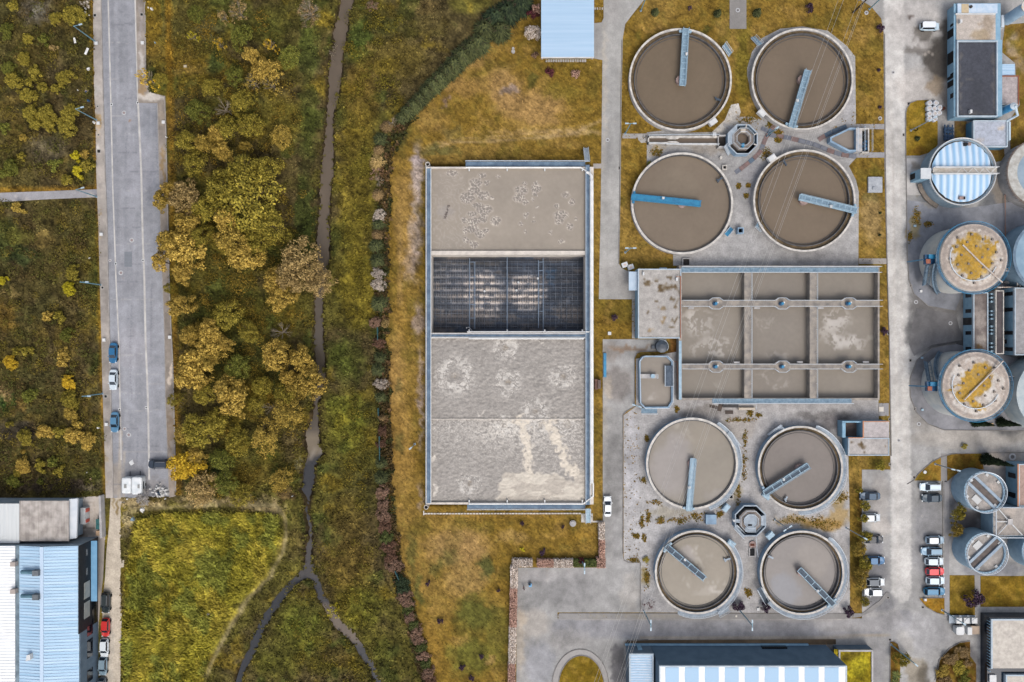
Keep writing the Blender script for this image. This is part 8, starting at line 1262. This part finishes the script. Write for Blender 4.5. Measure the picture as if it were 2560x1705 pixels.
# planted shrubs and small trees inside the works
WK = '''shrub 1340 20 14 2.4 bush rose|pink flowering shrub at the top beside the blue shed
shrub 1332 34 14 2. bush maroon|maroon shrub just under the pink one beside the shed
shrub 1333 78 22 2.8 broad cream|large cream flowering shrub beside the blue shed
shrub 1338 136 9 1.4 bush pink|small pinkish shrub at the shed corner
shrub 1375 178 12 1.6 bush maroon|round maroon shrub below the shed
shrub 1439 182 12 1.6 bush rose|round pink shrub below the shed
conifer 1641 24 12 2.6 spiky dark|small dark cypress on the top lawn, first from the road
conifer 1798 27 12 2.6 spiky dark|small dark cypress above the top brown tank near the concrete strip
conifer 1898 25 13 2.8 spiky dark|small dark cypress beyond the concrete strip
shrub 1725 19 6 1. bush purple|tiny dark purple shrub on the top lawn
shrub 2026 17 12 1.8 bush purple|purple shrub on the top lawn above the tank under the power lines
shrub 2204 68 10 1.6 bush purple|purple shrub at the lawn curve by the concrete yard
shrub 2200 173 5 1. spiky purple|little dark shrub on the main road lawn, upper
shrub 2203 266 5 1. spiky purple|little dark shrub on the main road lawn, lower
shrub 2203 532 4 1. spiky dark|tiny dark sapling on the strip lawn, upper
shrub 2202 587 4 1. spiky dark|tiny dark sapling on the strip lawn, lower
shrub 2298 344 8 1.4 spiky dark|thin dark sapling on the lamp lawn
shrub 1537 794 9 1.2 bush purple|purple shrub on the lawn below the control building pad
shrub 2212 828 10 1.2 bush purple|dark shrub at the end of the grass beside the basins
shrub 1305 1309 6 1. bush purple|small purple shrub on the lower lawn near the edging blocks
shrub 1407 1317 5 1. bush purple|small dark shrub beside the round plinth
shrub 1356 1381 9 1.2 bush purple|purple shrub above the parking hedge
shrub 1307 1374 6 .7 bush yellow|bright yellow tuft near the parking hedge
shrub 1069 1459 7 1. bush purple|dark shrub on the lower lawn, uppermost of the scattered ones
shrub 1100 1554 8 1. bush purple|dark shrub on the lower lawn beside the bright green patch
shrub 1203 1642 7 1. bush purple|dark shrub on the lower lawn nearest the parking hedge
shrub 1155 1670 8 1. bush purple|dark shrub on the lower lawn, left of the lowest pair
shrub 1179 1696 8 1. bush purple|dark shrub on the lower lawn at the bottom edge
shrub 1246 1477 5 .8 bush purple|tiny dark shrub on the lower lawn beside the hedge corner
shrub 1625 1514 15 2. wispy maroon|thin brownish red shrub at the lower gravel corner
shrub 1849 1517 15 2. bush purple|purple shrub under the road lamp
shrub 1916 1521 13 2. bush purple|purple shrub at the foot of the steep stair
shrub 2124 1531 14 2. bush purple|purple star shaped shrub at the end of the tree strip
tree 2442 1500 24 3.5 bush purple|large dark purple tree on the lawn above the office
tree 2204 1166 13 2.5 bush olive|small olive tree beside the empty bay under the hut
tree 2165 1266 14 3. bush olive|leafy tree between the dark blue car and the silver car
tree 2162 1297 12 3. bush olive|small tree overhanging the silver white car
tree 2169 1343 17 3.5 broad olive|dark leafy tree covering the black car
tree 2154 1376 18 3.5 broad ochre|ochre tree below the one covering the black car
tree 2167 1412 20 3.8 broad olive|bushy tree just below the blue car
tree 2160 1434 18 3.6 broad ochre|bushy tree above the white car with the glass roof
tree 2156 1460 18 3.4 broad ochre|ochre brown tree beside the white car with the glass roof
tree 2164 1506 13 2.6 bush olive|small tree below the lowest parked white car
tree 2150 1226 9 2. bush olive|small dark tree in the strip above the dark blue car
tree 2404 1284 20 4. broad olive|round olive tree between the two thickeners
tree 2397 1327 18 4. broad ochre|ochre olive tree touching the lower thickener
tree 2261 1652 21 4. broad olive|dark olive tree beside the narrow grass wedge
shrub 2243 1690 16 1.2 palm hedge|dark sword leaved plant below the olive tree, upper
shrub 2240 1707 16 1.2 palm hedge|dark sword leaved plant cut by the bottom edge
shrub 2380 1650 20 1.6 broad brown|brown shrub mass at the upper side of the round bed
shrub 2408 1632 18 1.5 broad brown|brown shrub at the top of the round bed
shrub 2360 1680 18 1.5 broad ochre|ochre shrub at the outer side of the round bed
shrub 2400 1672 20 1.6 broad olive|olive shrub in the middle of the round bed
shrub 2420 1660 14 1.4 bush brown|brown shrub beside the office wall in the round bed
shrub 2414 1698 20 1.8 broad green|green spreading shrub at the bottom of the round bed
shrub 2366 1705 18 1.5 broad brown|brown shrub of the round bed at the bottom edge
shrub 2412 1116 8 .8 bush olive|low weed tuft beside the cypress road
shrub 1624 408 7 1. bush green|small round shrub at the gravel edge above the bright bridge tank
shrub 1615 1400 9 .6 bush olive|weedy olive tuft at the gravel corner by the parking area'''
for ln in WK.split('\n'):
    a, l = ln.split('|'); n, x, y, r, h, k, p = a.split(); l = l.replace('left of the lowest pair', 'between the pale patch and the bottom edge'); plant(n, n, float(x), float(y), float(r), float(h), k, p, l, {'tree': 'small trees inside the works', 'shrub': 'shrubs inside the works', 'conifer': 'cypresses on the top lawn'}[n], .12 if n == 'tree' else .03, n == 'tree', z0=.1)
for x, y, l in ((2437, 1055, 'dark cypress at the foot of the lower digester'), (2500, 1055, 'dark cypress between the lower digester and the road edge'), (2462, 1147, 'tall dark cypress pointing at the workshop')):
    big = y > 1100; q = P(x, y); t = thing('cypress', l, 'cypress', (q.x, q.y, 0), 'dark cypresses'); hh = (10.5 if big else 7.5); o = bpy.data.objects.new('crown', vmesh('conifer', 3)); COL.objects.link(o); o.parent = t; o.scale = (1.5 if big else 1.25, 1.5 if big else 1.25, hh); o.material_slots[0].link = 'OBJECT'; o.material_slots[0].material = leafm('deep'); o = bpy.data.objects.new('trunk', vmesh('limb_x', 0)); COL.objects.link(o); o.parent = t; o.scale = (.8, .8, hh*.8); o.material_slots[0].link = 'OBJECT'; o.material_slots[0].material = mBark
# undergrowth: blades and leaves nobody could count
def tufts(name, n, box, ok, size, h, seed, per=4, gain=(.75, 1.7), flow=None, colf=terr, zf=terz, mat=None, asp=.3):
    rg = np.random.default_rng(seed); X = rg.uniform(box[0], box[2], n); Y = rg.uniform(box[1], box[3], n); k = ok(X, Y); X, Y = X[k], Y[k]; Z = zf(X, Y); C = lincol(colf(X, Y)); m = len(X)
    X, Y, Z = np.repeat(X, per), np.repeat(Y, per), np.repeat(Z, per); C = np.repeat(C*rg.uniform(.8, 1.25, (m, 1)), per, 0); N_ = m*per; a = rg.uniform(0, 2*pi, N_)
    if flow is not None: a = flow(X, Y)+rg.normal(0, .5, N_)
    el = rg.uniform(.15, 1.1, N_); s = size*rg.uniform(.5, 1.4, N_)*np.repeat(rg.uniform(.7, 1.3, m), per); D = np.stack([np.cos(a)*np.cos(el), np.sin(a)*np.cos(el), np.sin(el)], 1)*s[:, None]; U = np.stack([-np.sin(a), np.cos(a), np.zeros(N_)], 1)*(s*asp)[:, None]
    B = np.stack([(X-CX)*G, (CY-Y)*G, Z+h*rg.random(N_)], 1); V = np.stack([B, B+D*.55+U, B+D, B+D*.55-U], 1).reshape(-1, 3); cc = C*rg.uniform(*gain, (N_, 1)); cc = np.repeat(np.clip(cc, 0, .6), 4, 0)
    o = link(name, mesh_np(name, V, np.arange(4*N_).reshape(N_, 4), col=cc), mat or M('blade', None, .8, spec=.1)); return tag(o, kind='stuff')
tufts('undergrowth', 66000, (-210, -210, 1120, 1915), lambda x, y: meadow_mask(x, y) & (sdpoly(x, y, FIELD) > 0) & (np.abs(dline(x, y, TRAIL)) > 7), .42, .15, 501, 4, (.5, 1.65))
tufts('tall_grass', 19000, (270, 1280, 715, 1910), lambda x, y: sdpoly(x, y, FIELD) < 0, .7, .12, 503, 5, (.8, 1.35), lambda x, y: 6*fbm(x/70, y/70, 505, 3)-1, asp=.12)
br = lambda x, y: mixc(mixc(np.ones(x.shape+(3,))*np.array((74, 62, 40.)), (60, 62, 36), ss(.45, .6, fbm(x/20, y/20, 61, 3))), (120, 92, 66), ss(.58, .7, fbm(x/14, y/14, 63, 3))*.8)
tufts('hedge_undergrowth', 17000, (920, 290, 1095, 1745), lambda x, y: np.abs(sdpoly(x, y, LAWN)+4) < 15*(.4+1.2*fbm(x/20, y/20, 65, 3)), .5, .9, 509, 4, (.5, 1.6), None, br)
def lawnok(x, y):
    m = (sdpoly(x, y, LAWN) < -2)
    for p in (YARD, R1): m &= sdpoly(x, y, p) > 2
    m &= ~((x > 1062) & (x < 1486) & (y > 400) & (y < 1264)) & ~((x > 1590) & (x < 2205) & (y > 660) & (y < 1060)) & ~((x > 1350) & (x < 1487) & (y < 146)) & (x < 2215) & ~((x > 1822) & (x < 1868) & (y < 74))
    for cx, cy, r in ((1701, 199, 134), (2006, 198, 140), (1705, 508, 130), (2011, 501, 140)): m &= np.hypot(x-cx, y-cy) > r
    return m & ~((x > 1600) & (x < 2125) & (y > 1000)) & ~((x > 1617) & (x < 2150) & (y > 325) & (y < 664))
tufts('grass', 31000, (940, -190, 2220, 1900), lawnok, .24, .02, 507, 3, (.8, 1.5))
wd = [(1775, 1245, 10, 30), (1845, 1230, 8, 40), (1860, 1170, 5, 40), (1862, 1100, 4, 30), (1700, 1300, 26, 10), (1740, 1290, 22, 14), (1650, 1300, 12, 10), (1620, 1290, 4, 20), (1605, 1305, 5, 16), (1610, 1345, 4, 8), (1590, 1340, 8, 4), (1800, 1285, 8, 6), (1800, 1250, 6, 18), (1692, 1022, 4, 7), (1875, 1032, 6, 8), (1896, 1038, 5, 3), (1617, 1095, 3, 8), (1612, 1200, 8, 6), (1660, 1255, 40, 4), (1870, 1480, 10, 14), (1850, 1050, 40, 4), (1870, 300, 20, 8), (1925, 312, 8, 8), (1945, 332, 14, 6), (1915, 385, 14, 18), (1945, 350, 10, 5), (1640, 380, 14, 14), (1617, 1440, 7, 24), (1585, 1400, 16, 4), (2000, 1300, 60, 12), (2060, 1310, 50, 18), (2100, 1240, 24, 16), (1846, 465, 4, 4), (1870, 463, 4, 3), (1865, 490, 3, 4), (2290, 540, 10, 26), (2275, 590, 4, 12), (2320, 560, 10, 5), (2060, 1400, 8, 8)]
rgw = np.random.default_rng(9); sel = rgw.integers(0, len(wd), 1900); wdn = np.array(wd, float)[sel]; wx_, wy_ = wdn[:, 0]+rgw.normal(0, .45, 1900)*wdn[:, 2], wdn[:, 1]+rgw.normal(0, .45, 1900)*wdn[:, 3]
def weeds():
    n = len(wx_); it = {'i': 0}; k = np.ones(n, bool)
    for cx, cy, r in ((1730, 1159, 124), (2001, 1171, 116), (1742, 1430, 114), (2005, 1432, 115), (1876, 1302, 44), (2011, 501, 128), (1705, 508, 128), (1857, 348, 42)): k &= np.hypot(wx_-cx, wy_-cy) > r
    X, Y = wx_[k], wy_[k]; per = 5; X, Y = np.repeat(X, per), np.repeat(Y, per); N_ = len(X); X = X+rgw.normal(0, 1.6, N_); Y = Y+rgw.normal(0, 1.6, N_); a = rgw.uniform(0, 6.28, N_); el = rgw.uniform(.1, 1., N_); s = rgw.uniform(.12, .4, N_)
    D = np.stack([np.cos(a)*np.cos(el), np.sin(a)*np.cos(el), np.sin(el)], 1)*s[:, None]; U = np.stack([-np.sin(a), np.cos(a), 0*a], 1)*(s*.35)[:, None]; B = np.stack([(X-CX)*G, (CY-Y)*G, 0*X], 1); V = np.stack([B, B+D*.55+U, B+D, B+D*.55-U], 1).reshape(-1, 3); C = np.array([(112, 100, 40), (156, 122, 44), (92, 88, 40), (140, 108, 60)], float)[rgw.integers(0, 4, N_)]
    tag(link('weeds', mesh_np('weeds', V, np.arange(4*N_).reshape(N_, 4), col=np.repeat(lincol(C), 4, 0)), M('blade')), kind='stuff')
tufts('bank_grass', 9000, (530, -200, 1030, 1900), lambda x, y: np.abs(sdpoly(x, y, SB)-2) < 7, .55, .15, 511, 4, (.6, 1.7), None, lambda x, y: np.ones(x.shape+(3,))*np.array((88, 82, 38.)))
weeds()
def scrub(name, n, boxes, cols, seed):
    rg = np.random.default_rng(seed); Vs = []; Cs = []
    for i in range(n):
        b_ = boxes[i % len(boxes)]; x, y = rg.uniform(b_[0], b_[2]), rg.uniform(b_[1], b_[3])
        if not meadow_mask(np.array([x]), np.array([y]))[0]: continue
        r = rg.uniform(.7, 2.); h = r*rg.uniform(.5, .8); k = int(70*r); d = sphere(k, rg, 0.); z = float(terz(np.array([x]), np.array([y]))[0]); c = np.array([(x-CX)*G, (CY-y)*G, z]); p = c+d*np.array([r, r, h])*rg.uniform(.6, 1.08, (k, 1)); V, F = leaves(p, d, .15*rg.uniform(.6, 1.5, k), .5, .4, .5, rg); Vs.append(V); col = lincol(np.array(cols[rg.integers(0, len(cols))], float))*1.15; Cs.append(np.repeat(col*rg.uniform(.45, 1.7, (k, 1)), 4, 0))
    V = np.concatenate(Vs); tag(link(name, mesh_np(name, V, np.arange(len(V)).reshape(-1, 4), col=np.concatenate(Cs)), M('blade')), kind='stuff')
scrub('scrub', 620, [(430, 40, 700, 420), (430, 640, 640, 1240), (430, 560, 780, 1000), (560, 700, 770, 1250), (440, 200, 760, 700)], [(108, 94, 38), (96, 88, 40), (116, 98, 42), (88, 78, 38), (130, 106, 44)], 601)
scrub('scrub', 330, [(0, 0, 235, 470), (0, 500, 240, 880), (0, 880, 245, 1235)], [(100, 90, 40), (90, 86, 42), (86, 72, 44), (112, 98, 44), (78, 78, 40)], 603)
scrub('scrub', 150, [(830, 0, 1000, 260), (840, 300, 930, 1300), (720, 1350, 930, 1700)], [(104, 94, 36), (94, 86, 38), (112, 98, 40)], 605)
scrub('scrub', 330, [(-200, -200, 235, 0), (-200, 0, 0, 1235), (360, -200, 830, 10), (700, 1700, 1000, 1900)], [(104, 92, 38), (94, 88, 40), (112, 98, 42)], 607)
# ================================================================ LIGHT AND CAMERA
w = bpy.data.worlds.new('World'); S.world = w; w.use_nodes = True; nt = w.node_tree
sky = nt.nodes.new('ShaderNodeTexSky'); sky.sky_type = 'NISHITA'; sky.sun_disc = False
EL, AZ = radians(56), radians(158)
sky.sun_elevation = EL; sky.sun_rotation = AZ; sky.air_density = 1.; sky.dust_density = 4.; sky.ozone_density = 1.
hs = nt.nodes.new('ShaderNodeHueSaturation'); hs.inputs['Saturation'].default_value = .55; nt.links.new(sky.outputs[0], hs.inputs['Color']); nt.links.new(hs.outputs[0], nt.nodes['Background'].inputs['Color']); nt.nodes['Background'].inputs['Strength'].default_value = .175
L = bpy.data.lights.new('sun', 'SUN'); L.energy = .95; L.angle = radians(26); L.color = (1., .95, .88); so = bpy.data.objects.new('sun', L); COL.objects.link(so)
so.rotation_euler = Vector((sin(AZ)*cos(EL), cos(AZ)*cos(EL), sin(EL))).to_track_quat('Z', 'Y').to_euler(); so.location = (0, 0, 100)
cam = bpy.data.cameras.new('camera'); co = bpy.data.objects.new('camera', cam); COL.objects.link(co); co.location = (0, 0, H); cam.sensor_width = 36; cam.lens = 36*H/(2560*G); cam.clip_end = 6000; cam.clip_start = 1.
S.camera = co
S.view_settings.view_transform = 'Standard'; S.view_settings.look = 'None'; S.view_settings.exposure = 0.72; S.view_settings.gamma = 1
S.cycles.max_bounces = 5; S.cycles.diffuse_bounces = 3
